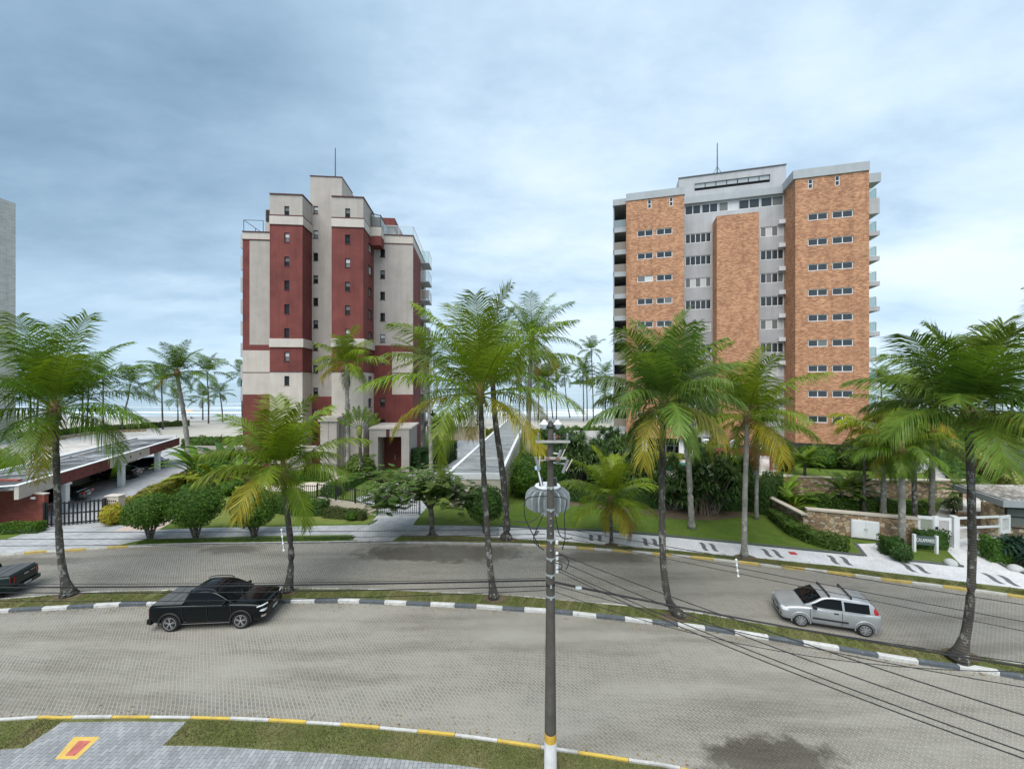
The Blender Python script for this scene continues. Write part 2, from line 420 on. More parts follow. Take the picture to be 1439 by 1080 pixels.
def seamat():
    m, nt, b = newmat('sea_water'); n = N(nt); p = n.pos()
    x = n.n('ShaderNodeSeparateXYZ'); n.l(p, x.inputs[0])
    # surf: bands of foam that run along the beach, only near the shore
    band = n.noise(n.map(p, (.006, .085, 1)), 1.0, 6, .62)
    fine = n.noise(n.map(p, (.07, .5, 1)), 1.0, 5, .7)
    near = n.n('ShaderNodeMapRange', i_From_Min=140, i_From_Max=330, i_To_Min=.075, i_To_Max=-.10); n.l(x.outputs[1], near.inputs[0])
    v = n.math('ADD', n.math('ADD', band, n.math('MULTIPLY', n.math('SUBTRACT', fine, .5), .28)), near.outputs[0])
    foam = n.ramp(v, [(.55, 0.0), (.62, .9)])
    c = n.mix(n.ramp(n.noise(n.map(p, (.004, .03, 1)), 1, 5), [(.3, 0.0), (.7, 1.0)]), (.20,.27,.29), (.27,.34,.36))
    c = n.mix(foam, c, (.74,.76,.76))
    n.l(c, b.inputs['Base Color'])
    n.l(n.ramp(foam, [(0, .16), (1, .7)]), b.inputs['Roughness']); b.inputs['Specular IOR Level'].default_value = .5
    n.bump(n.noise(n.map(p, (.15, .7, 1)), 1, 6, .65), b, .5, .5)
    return m
m_sea = seamat()
def poolmat():
    m, nt, b = newmat('pool_water'); b.inputs['Base Color'].default_value = (.03,.36,.36,1); b.inputs['Roughness'].default_value = .08; return m
m_pool = poolmat()
def ribmat():
    m, nt, b = newmat('weathered_roof_sheet'); n = N(nt); p = n.pos()
    f = n.noise(n.map(p, (.25, 3.0, 1), (0,0,rad(-5))), 1.0, 6, .7); g = n.noise(p, 1.3, 7, .75)
    c = n.ramp(f, [(.34, (.07,.075,.075)), (.5, (.22,.235,.235)), (.64, (.38,.40,.39))])
    c = n.mix(n.ramp(g, [(.48, 0.0), (.66, .8)]), c, (.11,.12,.12))
    n.l(c, b.inputs['Base Color']); b.inputs['Roughness'].default_value = .85
    return m
m_rib = ribmat()
def darkroofmat():
    m, nt, b = newmat('dark_roof_sheet'); n = N(nt); p = n.pos()
    g = n.noise(n.map(p, (.9, .35, 1), (0,0,rad(21))), 1.0, 7, .75)
    c = n.ramp(g, [(.38, (.025,.027,.028)), (.52, (.09,.095,.10)), (.66, (.34,.36,.37))])
    n.l(c, b.inputs['Base Color']); b.inputs['Roughness'].default_value = .8
    return m
m_droof = darkroofmat()

# ------------------------------------------------------------------ ground sheets
KZ = .12
far_px = [(0,782),(82,776),(180,769),(275,766),(360,765),(485,763),(567,763.5),(660,765),(725,766.5),(795,770),(880,776),(995,786.5),(1079,796),(1181,807.5),(1239,815.5),(1304,823),(1369,831.5),(1439,841)]
farl = spline([V((-75,9,0)), V((-48,19.5,0))]+[G(*q) for q in far_px]+[V((36,15.5,0)), V((60,2,0))], .7)
near_px = [(0,1013.5),(80,1010.5),(160,1009.5),(270,1010),(380,1014),(480,1020),(560,1027),(640,1035),(700,1043),(760,1052),(830,1062),(900,1073),(970,1085)]
nearl = spline([V((-50,4,0)), V((-27,11.6,0))]+[G(*q) for q in near_px]+[V((9,9.9,0)), V((15,7.3,0)), V((24,1.5,0)), V((32,-7,0))], .6)
medn_px = [(0,861.5),(75,857.2),(148,853),(205,851),(300,848.5),(400,847.3),(495,847.5),(550,849.5),(660,854.5),(720,858.5),(787,863),(838,868.5),(900,875),(970,883),(1033,892),(1105,903),(1180,914.5),(1265,929.5),(1374,945),(1439,956)]
medn = spline([V((-75,-1,0)), V((-48,12.5,0)), V((-39,15.2,0)), V((-33,16.8,0)), V((-28.5,17.9,0))]+[G(*q) for q in medn_px]+[V((30,10.2,0)), V((52,-3,0))], .5)
medf_px = [(0,844),(60,839),(130,834),(300,830),(420,829),(530,830),(615,834),(713,838),(780,844),(880,853),(970,862),(1060,877),(1160,892),(1260,908),(1369,925),(1439,936)]
medf = spline([V((-75,.6,0)), V((-48,13.9,0)), V((-39,16.5,0)), V((-33,18.0,0)), V((-29,19.0,0))]+[G(*q) for q in medf_px]+[V((30.7,11.2,0)), V((53,-2,0))], .5)

g = MB(); g.poly([(-400,-80,-.06),(400,-80,-.06),(400,92,-.06),(-400,92,-.06)]); struct(g, 'ground', m_grass)
g = MB(); g.poly([(-78,-20,0),(70,-20,0),(70,32,0),(-78,32,0)]); struct(g, 'road', m_road)
def strip(a, b, mats, name, z, base=-.05, mi=0):
    g = MB(); n = min(len(a), len(b))
    def rs(l): 
        return [l[round(i*(len(l)-1)/(n-1))] for i in range(n)]
    a, b = rs(a), rs(b)
    top = [[g.vert((p.x, p.y, z)) for p in l] for l in (a, b)]; bot = [[g.vert((p.x, p.y, base)) for p in l] for l in (a, b)]
    for i in range(n-1):
        g.face((top[0][i], top[0][i+1], top[1][i+1], top[1][i]))
        g.face((bot[0][i], bot[0][i+1], top[0][i+1], top[0][i])); g.face((top[1][i], top[1][i+1], bot[1][i+1], bot[1][i]))
    return struct(g, name, mats)
def kerb(line, w, h, mats, pat, seg, name, jitter=.012):
    # painted blocks laid end to end along a line; line is the road-side foot, w goes to its left
    g = MB(); off = offset(line, w); acc = 0; k = 0; i0 = 0; r = random.Random(3)
    for i in range(1, len(line)):
        acc += (line[i]-line[i-1]).length
        if acc >= seg or i == len(line)-1:
            mi = pat(k, line[i0]); k += 1; acc = 0
            if mi is not None:
                dz = h+r.uniform(-jitter, jitter); A = line[i0:i+1]; B = off[i0:i+1]
                gap = (A[-1]-A[0]).normalized()*.008
                ra = []
                for j, (p, q) in enumerate(zip(A, B)):
                    e = gap if j == 0 else -gap if j == len(A)-1 else V((0,0,0))
                    p = p+e; q = q+e; s = (q-p)
                    ra.append([(p.x,p.y,-.02),(p.x,p.y,dz-.03),(p.x+s.x*.16,p.y+s.y*.16,dz),(q.x,q.y,dz),(q.x,q.y,-.02)])
                g.loft(ra, mi)
            i0 = i
    return struct(g, name, mats)
# median
strip(offset(medn, .17), offset(medf, -.09), m_verge, 'median_verge', .115)
kerb(spline(medn, .262), .165, .15, [m_kw, m_kd], lambda k, p: k % 2, 1.04, 'median_kerb')
kerb(list(reversed(spline(medf, .3))), .085, .125, [m_kg, m_kw], lambda k, p: 1 if (k*7) % 5 < 2 else 0, 1.2, 'median_back_kerb')
# far side platform
pl = MB(); top = offset(farl, .13)
pts = [(p.x, p.y) for p in top]+[(75, 90), (-90, 90)]
pl.prism(pts, -.05, KZ); struct(pl, 'lawn', m_grass)
def fpat(k, p):
    px = CX+F*p.x/max(p.y, 1)
    if px < 182 or px > 722: return 1+((k+1) % 2) if not (px < 40 and k % 3 == 0) else 1
    return 0
kerb(spline(farl, .27), .11, .135, [m_kg, worn('worn_white_paint', (.47,.46,.42)), worn('worn_yellow_paint', (.46,.34,.09))], fpat, 1.05, 'far_kerb')
# near side platform
npl = MB(); t2 = offset(nearl, -.13)
npl.prism([(p.x, p.y) for p in reversed(t2)]+[(-52,-22),(34,-22)], -.05, KZ); struct(npl, 'near_verge', m_verge)
kerb(list(reversed(spline(nearl, .27))), .10, .135, [m_kw, m_ky], lambda k, p: k % 2, 1.1, 'near_kerb')
def sheet(name, px, mat, z=KZ+.004, closed=True):
    g = MB(); g.poly([tuple(q) if len(q) == 3 else tuple(G(q[0], q[1], z)) for q in px]); 
    return struct(g, name, mat)
# near pavement
nz = KZ+.004
w1 = [G(-260,1062,nz), G(0,1052.5,nz), G(33,1050.5,nz), G(86,1014.5,nz), G(170,1013,nz), G(262,1013.5,nz), G(229,1047,nz), G(300,1048,nz), G(380,1053,nz), G(470,1058.5,nz), G(560,1066,nz), G(640,1074,nz), G(720,1085,nz), G(800,1098,nz), V((7,7.8,nz)), V((12,5,nz)), V((18,-4,nz)), V((18,-15,nz)), V((-45,-15,nz)), V((-40,5,nz))]
gp = MB(); gp.poly([tuple(q) for q in w1]); struct(gp, 'near_pavement', m_npaver)
m_yel = M('yellow_ground_paint', (.56,.38,.10), .8, .12, 5); m_redp = M('red_ground_paint', (.42,.12,.10), .85, .25, 6)
sheet('yellow_floor_marking', [(77,1066),(104,1034.5),(141,1034.5),(108,1066)], m_yel, nz+.004)
sheet('red_floor_marking', [(91,1061),(111,1040),(128,1040),(105,1061)], m_redp, nz+.008)
# far pavements
z1 = KZ+.004
sheet('left_pavement', [(-60,770),(0,763),(82,757.5),(200,757),(300,754.3),(400,752),(490,751),(567,751.5),(640,752),(700,755),(702,739.5),(640,738),(517,737),(400,739.5),(300,741),(217,744),(150,746.5),(60,752),(-60,764)], m_gpaver, z1)
z2 = z1+.004
sheet('gate_driveway', [tuple(V((p.x,p.y,z2))) for p in offset(farl, .16) if G(-40,770).x < p.x < G(181,768).x]+[tuple(G(*q, z2)) for q in ((205,757),(228,744.5),(152,735.5),(63,741),(45,745.5),(0,760),(-60,769))], m_gpaver, z2)
sheet('middle_driveway', [tuple(V((p.x,p.y,z2))) for p in offset(farl, .16) if G(487,763).x < p.x < G(567,763).x]+[tuple(G(*q, z2)) for q in ((574,745),(590,724),(530,724),(518,737.5),(505,745),(490,757))], m_gpaver, z2)
sheet('footpath', [(160,746),(222,744.5),(250,728),(242,716),(225,716),(205,728)], M('pink_path', (.46,.36,.31), .9, .12, 3), z2+.004)
# white mosaic pavement, dark border, waves
wp = [(700,757),(780,759),(860,766),(927,771),(980,776),(1037,781.5),(1079,785),(1140,791.5),(1179,795),(1239,803),(1300,810),(1354,817),(1439,827),(1520,838),(1520,818),(1439,806.5),(1410,796),(1391,785),(1374,773),(1362,757),(1316,757),(1330,772),(1352,795),(1355,797),(1310,792),(1264,787.5),(1240,775),(1231,763),(1200,764),(1214,781.5),(1154,775.5),(1079,768),(1030,763),(927,753),(850,747),(780,744.5),(702,740)]
sheet('white_mosaic_pavement', wp, m_white, z2)
sheet('bright_verge', [tuple(V((p.x,p.y,z1))) for p in offset(farl, .15) if G(183,768).x < p.x < G(486,763).x]+[tuple(G(*q, z1)) for q in ((490,751.4),(400,752.4),(300,754.7),(203,757.3))], m_hot, z1)
sheet('dry_verge', [tuple(V((p.x,p.y,z1))) for p in offset(farl, .15) if p.x > G(568,764).x and p.x < 40]+[(40,18,z1)]+[tuple(G(*q, z1)) for q in ((1439,827.5),(1354,817.5),(1239,803.5),(1079,785.5),(980,776.5),(860,766.5),(780,759.5),(700,756),(640,752.3),(575,752))], m_verge, z1)
def edging(px, w=.16, name='pavement_edging', z=KZ-.02, h=.10):
    l = spline([G(*q, KZ) for q in px], .5); g = MB(); o = offset(l, w)
    g.loft([[(p.x,p.y,z),(p.x,p.y,z+h),(q.x,q.y,z+h),(q.x,q.y,z)] for p, q in zip(l, o)]); struct(g, name, m_edge)
edging([(702,739.5),(780,744),(850,746.5),(927,752.5),(1030,762.5),(1079,767.5),(1154,775),(1214,781)])
edging([(1200,763.5),(1214,781)])
edging([(1231,763),(1241,775),(1264,787),(1310,791.5),(1355,796.5)])
edging([(1362,757),(1374,772.5),(1391,784.5),(1410,795.5),(1439,806),(1520,817)])
wv = [(755,744.5,752,753),(829,750,832,760),(841,751,844.5,761),(904,755,910,767),(917,756,924,767.5),(984,761,994,774),(997.5,762.5,1008,775),(1071,770,1084,782.5),(1085,771,1100,784),(1164,779,1178,793),(1181.5,781,1196,794.5),(1266.5,789.5,1286,804),(1285,792,1305,806),(1381.5,804,1409,820.5),(1404,807,1431,824)]
g = MB()
for x0, y0, x1, y1 in wv:
    a, b = G(x0, y0+.6, z2+.004), G(x1, y1-.6, z2+.004); d = (b-a); s = V((-d.y, d.x, 0)).normalized(); pts = []
    for i in range(13):
        t = i/12; pts.append(a+d*t+s*(.055*math.sin(t*6.28)))
    for p, q in zip(pts, pts[1:]): g.poly([p-s*.13, q-s*.13, q+s*.13, p+s*.13])
struct(g, 'wave_pattern', m_walk)
sheet('red_tile', [(1107,774.5),(1117,775.2),(1122,779.3),(1111,778.6)], M('red_tile_paint', (.42,.03,.03), .7, .1, 4), z2+.004)
# mulch strip under the shrubs and the lawn in front of the pool garden
sheet('planting_bed', [(800,709),(840,714),(900,722),(950,729),(1000,731),(1040,726),(1075,718),(1082,700),(1000,690),(800,690)], m_soil, z1+.002)
sheet('mown_lawn', [(706,739),(780,743),(850,745.5),(927,751.5),(1030,761.5),(1154,774),(1212,780.5),(1196,758),(1136,750),(1079,722),(1040,728),(1000,733),(950,731),(900,724),(840,716),(800,711),(735,705),(712,722)], m_hot, z1)
# driveways inside the gardens
sheet('parking_court', [(63,741),(147,735.5),(263,670),(262,640),(250,615),(190,615),(170,660),(90,700),(40,720)], m_gpaver, z1+.0015)
sheet('garden_driveway', [(530,723.5),(590,723.5),(640,668),(700,618),(645,618),(600,655),(565,672),(500,700)], m_gpaver, z1)
sheet('garden_path', [(375,690),(440,690),(500,672),(545,655),(560,648),(528,648),(480,668),(420,680),(362,682)], M('cream_path', (.50,.45,.37), .9, .12, 3), z1+.002)
sheet('entrance_court', [(1362,756.5),(1316,756.5),(1310,730),(1330,700),(1300,650),(1330,640),(1380,690),(1439,700),(1439,740)], m_slab, z1)
sheet('plaza', [(-60,690),(40,668),(110,655),(170,640),(240,610),(225,601),(120,602),(20,610),(-60,618)], m_slab, z1)
sheet('beach_path', [(228,628),(345,634),(345,597),(228,597)], m_sand, z1+.003)
# ------------------------------------------------------------------ beach, sea, hills
g = MB()
ys = [82, 92, 104, 120, 140, 165, 230]; zs = [-.10, .02, -.10, -.45, -.9, -1.4, -3]
for (a, za), (b, zb) in zip(zip(ys, zs), zip(ys[1:], zs[1:])):
    g.poly([(-500,a,za),(500,a,za),(500,b,zb),(-500,b,zb)])
struct(g, 'beach', m_sand)
g = MB(); g.poly([(-14000,112,-.95),(14000,112,-.95),(14000,13000,-.95),(-14000,13000,-.95)]); struct(g, 'sea', m_sea)
m_hill = grassmat('hill_forest', (.03,.06,.025), (.05,.085,.03), (.09,.09,.06), .3)
def hill(px0, px1, hpx, Y, seed):
    g = MB(); r = random.Random(seed); x0, x1 = GX(px0, Y).x, GX(px1, Y).x; n = 26; hm = hpx*Y/F; rows = []
    for k in range(9):
        v = k/8*2-1; row = []
        for i in range(n+1):
            t = i/n; e = max(0, math.sin(math.pi*t))**.6*max(0, 1-v*v)
            z = hm*e*(.62+.5*noise.noise(V((t*5+seed, v*1.5, seed))))-2
            row.append(g.vert((x0+(x1-x0)*t, Y+v*(x1-x0)*.4, z)))
        rows.append(row)
    for a, b in zip(rows, rows[1:]):
        for i in range(n): g.face((a[i], a[i+1], b[i+1], b[i]))
    g.build('hill', m_hill, kind='structure', smooth=True)
hill(800, 840, 9, 4200, 2); hill(1205, 1290, 20, 4600, 5); hill(640, 668, 5, 5200, 9)
# ------------------------------------------------------------------ buildings
class Frame:
    def __init__(s, O, ang):
        s.O = O; s.a = rad(ang); s.c = math.cos(s.a); s.s = math.sin(s.a)
    def __call__(s, u, v, z): return (s.O[0]+u*s.c-v*s.s, s.O[1]+u*s.s+v*s.c, z)
    def u(s, px, v): k = (px-CX)/F; return (k*(s.O[1]+v*s.c)-s.O[0]+v*s.s)/(s.c-k*s.s)
    def v(s, px, u): k = (px-CX)/F; return (s.O[0]+u*s.c-k*(s.O[1]+u*s.s))/(k*s.c+s.s)
    def z(s, py, u, v): return H-(py-CY)*s(u, v, 0)[1]/F
    def mb(s): return MB(lambda x, y, z: s(x, y, z))
    def dirs(s): return (s.c, s.s), (-s.s, s.c)

def window(parent, fr, o, d, nrm, s0, s1, z0, z1, panes=2, glass=None, frame=None, fw=.05, depth=.14, rows=1, glasses=None, sill=None):
    """window set inside a wall opening; o,d wall line in world xy, nrm outward"""
    frame = frame or m_alu; glass = glass or m_glass
    def w(a, k, z): return (o[0]+d[0]*a-nrm[0]*k, o[1]+d[1]*a-nrm[1]*k, z)
    g = MB(w); k0, k1 = depth-.05, depth+.02
    g.box(s0, s1, k0, k1, z0, z0+fw); g.box(s0, s1, k0, k1, z1-fw, z1)
    g.box(s0, s0+fw, k0, k1, z0+fw, z1-fw); g.box(s1-fw, s1, k0, k1, z0+fw, z1-fw)
    st = (s1-s0)/panes
    for i in range(1, panes): g.box(s0+st*i-fw/2, s0+st*i+fw/2, k0+.004, k1, z0+fw, z1-fw)
    for i in range(1, rows): zz = z0+(z1-z0)*i/rows; g.box(s0+fw, s1-fw, k0+.006, k1, zz-fw/2, zz+fw/2)
    win = g.build('window', frame, parent)
    p = MB(w); mats = []
    for i in range(panes):
        for j in range(rows):
            gm = glasses[(i+j*panes) % len(glasses)] if glasses else glass
            if gm not in mats: mats.append(gm)
            a0, a1 = s0+st*i+fw*.5, s0+st*(i+1)-fw*.5; c0, c1 = z0+(z1-z0)*j/rows+fw*.4, z0+(z1-z0)*(j+1)/rows-fw*.4
            p.poly([(a0,k0+.02,c0),(a1,k0+.02,c0),(a1,k0+.02,c1),(a0,k0+.02,c1)], mats.index(gm))
    p.build('pane', mats, win)
    if sill:
        g = MB(w); g.box(s0-.05, s1+.05, -.05, depth, z0-.06, z0-.003); g.build('sill', sill, win)
    return win

# ============ red and cream tower
rf = Frame((-27.48, 47.6), 5.0)
RU, RV = rf.dirs(); nF = (-RV[0], -RV[1]); nR = RU; nL = (-RU[0], -RU[1])
red = thing('apartment_building', rf(0, 8, 0), 'dark red and cream stucco apartment tower with a stepped roof and tall antenna', 'building')
WM = [m_cream, m_red, m_cream2]
rr = random.Random(4)
def fwall(fr, g, u0, u1, v, z0, z1, holes=(), zones=(), mi=0, depth=.2):
    U, W = fr.dirs(); g.tf = None
    g.wall(fr(u0, v, 0), U, u1-u0, z0, z1, [(a-u0,b-u0,c,d) for a,b,c,d in holes], [(a-u0,b-u0,c,d,e) for a,b,c,d,e in zones], depth, (-W[0],-W[1]), mi)
def rwall(fr, g, u, v0, v1, z0, z1, holes=(), zones=(), mi=0, side=1, depth=.2):
    U, W = fr.dirs(); n = U if side > 0 else (-U[0], -U[1])
    g.wall(fr(u, v0, 0), W, v1-v0, z0, z1, [(a-v0,b-v0,c,d) for a,b,c,d in holes], [(a-v0,b-v0,c,d,e) for a,b,c,d,e in zones], depth, n, mi)
vB, vA, vC = 0., 2.6, 2.75
uB0, uB1 = rf.u(379, vB), rf.u(425, vB)
uD0, uD1 = rf.u(466, vB), rf.u(510.5, vB)
zk = [28.7-2.9*k for k in range(10)]
def rwin(u0, u1, v, zc, h, kind='F', parent=red):
    gl = rr.choice([[m_glass],[m_glass2, m_glassw],[m_glass, m_glass2],[m_glass]])
    if kind == 'F': window(parent, rf, rf(0, v, 0), RU, nF, u0, u1, zc-h/2, zc+h/2, 1, rows=2, glasses=gl, frame=m_black, fw=.06, depth=.2, sill=m_trim)
    else: window(parent, rf, rf(u0, 0, 0), RV, nR, u1, v, zc-h/2, zc+h/2, 2, glasses=gl, frame=m_black, fw=.06, depth=.2, sill=m_trim)
for (u0, u1, wpx, dside, top, nm) in ((uB0, uB1, (399.5,406.5), 2.75, 272, 'B'), (uD0, uD1, (485,492), 4.9, 275.5, 'D')):
    zt = rf.z(top, u0, vB); zl = rf.z(top+31, u0, vB); zl2 = rf.z(top+44, u0, vB); zb1, zb0 = rf.z(475.5, u0, vB), rf.z(487.5, u0, vB); zb = rf.z(522, u0, vB)
    zones = [(-99,99,zl,99,0),(-99,99,zl2,zl,2),(-99,99,zb,zl2,1),(-99,99,-9,zb,2)]
    w0, w1 = rf.u(wpx[0], vB), rf.u(wpx[1], vB)
    hs = [(w0,w1,z-.56,z+.56) for z in zk]+[(w0,w1,31.4,32.5)]
    g = MB(); fwall(rf, g, u0, u1, vB, 0, zt, hs, zones)
    sh = []
    if nm == 'D': sh = [(2.3,4.0,z-.6,z+.6) for z in zk[:9]]
    rwall(rf, g, u1, vB, dside, 0, zt, sh, zones)
    rwall(rf, g, u0, vB, 3.0, 0, zt, (), zones, side=-1)
    g.tf = None; g.poly([rf(u0,vB,zt),rf(u1,vB,zt),rf(u1,9,zt),rf(u0,9,zt)], 0)
    rwall(rf, g, u1, dside, 9, zl-3, zt, (), zones)
    g.build('wall', WM, red)
    for z in zk: rwin(w0, w1, vB, z, 1.12)
    rwin(w0, w1, vB, 31.95, 1.1)
    if nm == 'D':
        for z in zk[:9]: rwin(u1, 2.3, 4.0, z, 1.2, 'R')
    def band(za, zb_, p, o=.06):              # ring round the front block
        for q in ((u0, u1+o, -o, -.003), (u1+.003, u1+o, -.003, dside-.01)):
            t = rf.mb(); t.box(*q, za, zb_); t.build('trim', m_trim, red)
    band(zl-.02, zl+.14, 0); band(zt-.10, zt+.05, 0, .09); band(zl2-.02, zl2+.09, 0, .05)
    band(zb-.05, zb+.05, 0, .05)
    for q in ((u0, u1+.16, -.16, -.003, zb0, zb1),(u1+.003, u1+.16, -.003, dside-.05, zb0, zb1),(u0, u1+.10, -.10, -.003, zl2+.1, zl-.03),(u1+.003, u1+.10, -.003, dside-.02, zl2+.1, zl-.03)):
        t = rf.mb(); t.box(*q); t.build('cornice_band', m_cream2, red)
# A: left wing
uA0, uA1 = rf.u(341, vA), rf.u(379, vA)
zA = lambda y: rf.z(y, uA0, vA)
uAs = rf.u(350.7, vA)
g = MB()
fwall(rf, g, uA0, uA1, vA, 0, zA(325), (), [(-99,99,zA(336.5),99,2),(-99,99,zA(492),zA(336.5),1),(uAs,99,zA(484),zA(337.5),0),(-99,99,zA(554),zA(492),2),(-99,99,-9,zA(554),1)])
rwall(rf, g, uA0, vA, 12, 0, zA(325), (), [(-99,99,zA(336.5),99,2),(-99,99,-9,zA(336.5),1)], side=-1)
g.poly([rf(uA0,vA,zA(325)-.4),rf(uB0+3,vA,zA(325)-.4),rf(uB0+3,12,zA(325)-.4),rf(uA0,12,zA(325)-.4)])
g.poly([rf(uA0,12,0),rf(uA1,12,0),rf(uA1,12,zA(325)),rf(uA0,12,zA(325))], 1)
g.build('wall', WM, red)
for q in ((uA0-.06, uA1, vA-.08, vA-.003, zA(325)-.08, zA(325)+.05),(uA0-.04, uA1, vA-.06, vA-.003, zA(337), zA(335.6)),(uA0, uA1, vA-.03, vA-.003, zA(523.5), zA(522.6))):
    t = rf.mb(); t.box(*q); t.build('trim', m_trim, red)
# small terrace room behind the left parapet
t = rf.mb(); u = rf.u(372.5, 5.5); t.box(u, uB0+2, 5.5, 9, zA(325)-.4, rf.z(294, u, 5.5)); t.build('rooftop_room', m_cream, red)
t = rf.mb(); t.box(rf.u(373, 5.4)+.05, uB0+.2, 5.42, 5.497, rf.z(312, -2, 5.4), rf.z(296, -2, 5.4)); t.build('louvre', m_dark, red)
# C: stair core
uC0, uC1 = rf.u(425, vC)+.6, uD0
zC0 = rf.z(249, uD0, vC); zCs = 12.2
w0, w1 = rf.u(440.3, vC), rf.u(447, vC)
zc = [33.35]+[30.2-2.9*k for k in range(10)]
hs = [(w0,w1,z-.5,z+.5) for z in zc]
ztop = zC0
uT0, uT1 = rf.u(436, vC), rf.u(480.5, vC)
g = MB(); zn = [(-99,99,-9,rf.z(557,uC0,vC),1)]
fwall(rf, g, uB1-.5, uD0+.02, vC, 0, ztop-6, [h for h in hs if h[3] < ztop-6], zn)
fwall(rf, g, uT0, uT1, vC, ztop-6, ztop, [h for h in hs if h[3] > ztop-6])
rwall(rf, g, uT1, vC, rf.v(491.5, uT1)+1.2, ztop-6, ztop, [(4.3,5.3,ztop-3.2,ztop-1.8)])
rwall(rf, g, uT0, vC, 8, ztop-6, ztop, side=-1)
g.poly([rf(uT0,vC,ztop-.15),rf(uT1,vC,ztop-.15),rf(uT1,8,ztop-.15),rf(uT0,8,ztop-.15)])
g.build('wall', WM, red)
for z in zc: rwin(w0, w1, vC, z, 1.0)
t = rf.mb(); t.box(uT0-.05, uT1+.06, vC-.07, vC-.003, ztop-.05, ztop+.06); t.box(uT1+.003, uT1+.06, vC-.003, 7, ztop-.05, ztop+.06); t.build('trim', m_trim, red)
t = rf.mb(); a = rf.u(471.2, 5); t.tube([(a,5,ztop-.2),(a,5,ztop+1.6),(a,5,rf.z(208,a,5))], [.10,.08,.06], 6); t.tube([(rf.u(476,5),5,ztop-.2),(rf.u(476,5),5,ztop+.9)], .03, 5); t.build('antenna', m_edge, red)
t = rf.mb(); a = rf.u(443, 4.5); t.tube([(a,4.5,ztop-.2),(a,4.5,ztop+.35),(a+.5,4.5,ztop+.35),(a+.5,4.5,ztop-.2)], .04, 5); t.build('roof_hatch_rail', m_black, red)
# E: right wing
vE = 4.9; uE0 = uD1-.02; uE1 = rf.u(580.5, vE)
zE = lambda y: rf.z(y, uE1, vE)
dE = rf.v(591.3, uE1)
w0, w1 = rf.u(534.3, vE), rf.u(541, vE)
up = rf.u(551, vE)
zones = [(-99,99,zE(343.5),99,2),(-99,99,zE(485.5),zE(343.5),0),(-99,99,-9,zE(485.5),1),(up,99,zE(554),zE(494.5),2)]
g = MB(); hs = [(w0,w1,z-.55,z+.55) for z in zk]
fwall(rf, g, uE0, uE1, vE, 0, zE(331), hs, zones)
rwall(rf, g, uE1, vE, dE, 0, zE(331), (), [(-99,99,zE(343.5),99,2),(-99,99,-9,zE(343.5),1)])
rwall(rf, g, uE1, dE, dE+6, 0, zE(331), [(dE+.4,dE+3.4,z-1.3,z+.9) for z in zk[1:]], [(-99,99,zE(343.5),99,2),(-99,99,-9,zE(343.5),0)], depth=.6)
g.poly([rf(uE0,vE,zE(331)-.4),rf(uE1,vE,zE(331)-.4),rf(uE1,18,zE(331)-.4),rf(uE0,18,zE(331)-.4)])
g.poly([rf(uA1,18,0),rf(uE1,18,0),rf(uE1,18,zE(331)),rf(uA1,18,zE(331))])
g.build('wall', WM, red)
for z in zk: rwin(w0, w1, vE, z, 1.1)
for q in ((uE0+.1, uE1+.07, vE-.08, vE-.003, zE(331)-.08, zE(331)+.05),(uE1+.003, uE1+.07, vE-.003, dE+6, zE(331)-.08, zE(331)+.05),(uE0, uE1+.05, vE-.06, vE-.003, zE(343.8), zE(342.6)),(up, uE1, vE-.03, vE-.003, zE(524.6), zE(523.6))):
    t = rf.mb(); t.box(*q); t.build('trim', m_trim, red)
# sun room cantilevered between D and E
uF0, uF1 = rf.u(517.5, 3.2), rf.u(535.5, 3.2)
zF = lambda y: rf.z(y, uF0, 3.2)
t = rf.mb(); t.box(uD1+.0, uF1, 3.2, vE+2.5, zF(331), zF(318.5)); t.build('sunroom_parapet', m_cream2, red)
t = rf.mb(); t.box(uD1+.0, uF1-.03, 3.23, vE+2.5, zF(344), zF(331)-.004); t.build('sunroom_base', m_red, red)
t = rf.mb()
for a in (uD1+.05, uF1-.1):
    t.box(a, a+.08, 3.22, 3.30, zF(318.5), zF(301))
t.box(uF1-.1, uF1-.02, vE+2.3, vE+2.4, zF(318.5), zF(301))
t.bar((uD1+.05,3.25,zF(299.5)), (uF1,3.25,zF(302.5)), .10); t.bar((uF1-.05,3.3,zF(302.5)), (uF1-.05,vE+2.4,zF(302.5)), .10); t.box(uD1+.05, uF1, 3.24, 3.3, zF(318.5), zF(317.4)); t.box(uF1-.1, uF1-.03, 3.31, vE+2.4, zF(318.5), zF(317.4))
t.build('sunroom_frame', m_black, red)
t = rf.mb(); t.poly([(uD1+.14,3.27,zF(317)),(uF1-.11,3.27,zF(317)),(uF1-.11,3.27,zF(304)),(uD1+.14,3.27,zF(304))]); t.poly([(uF1-.06,3.32,zF(317)),(uF1-.06,vE+2.3,zF(317)),(uF1-.06,vE+2.3,zF(304)),(uF1-.06,3.32,zF(304))]); t.build('sunroom_glass', m_glass2, red)
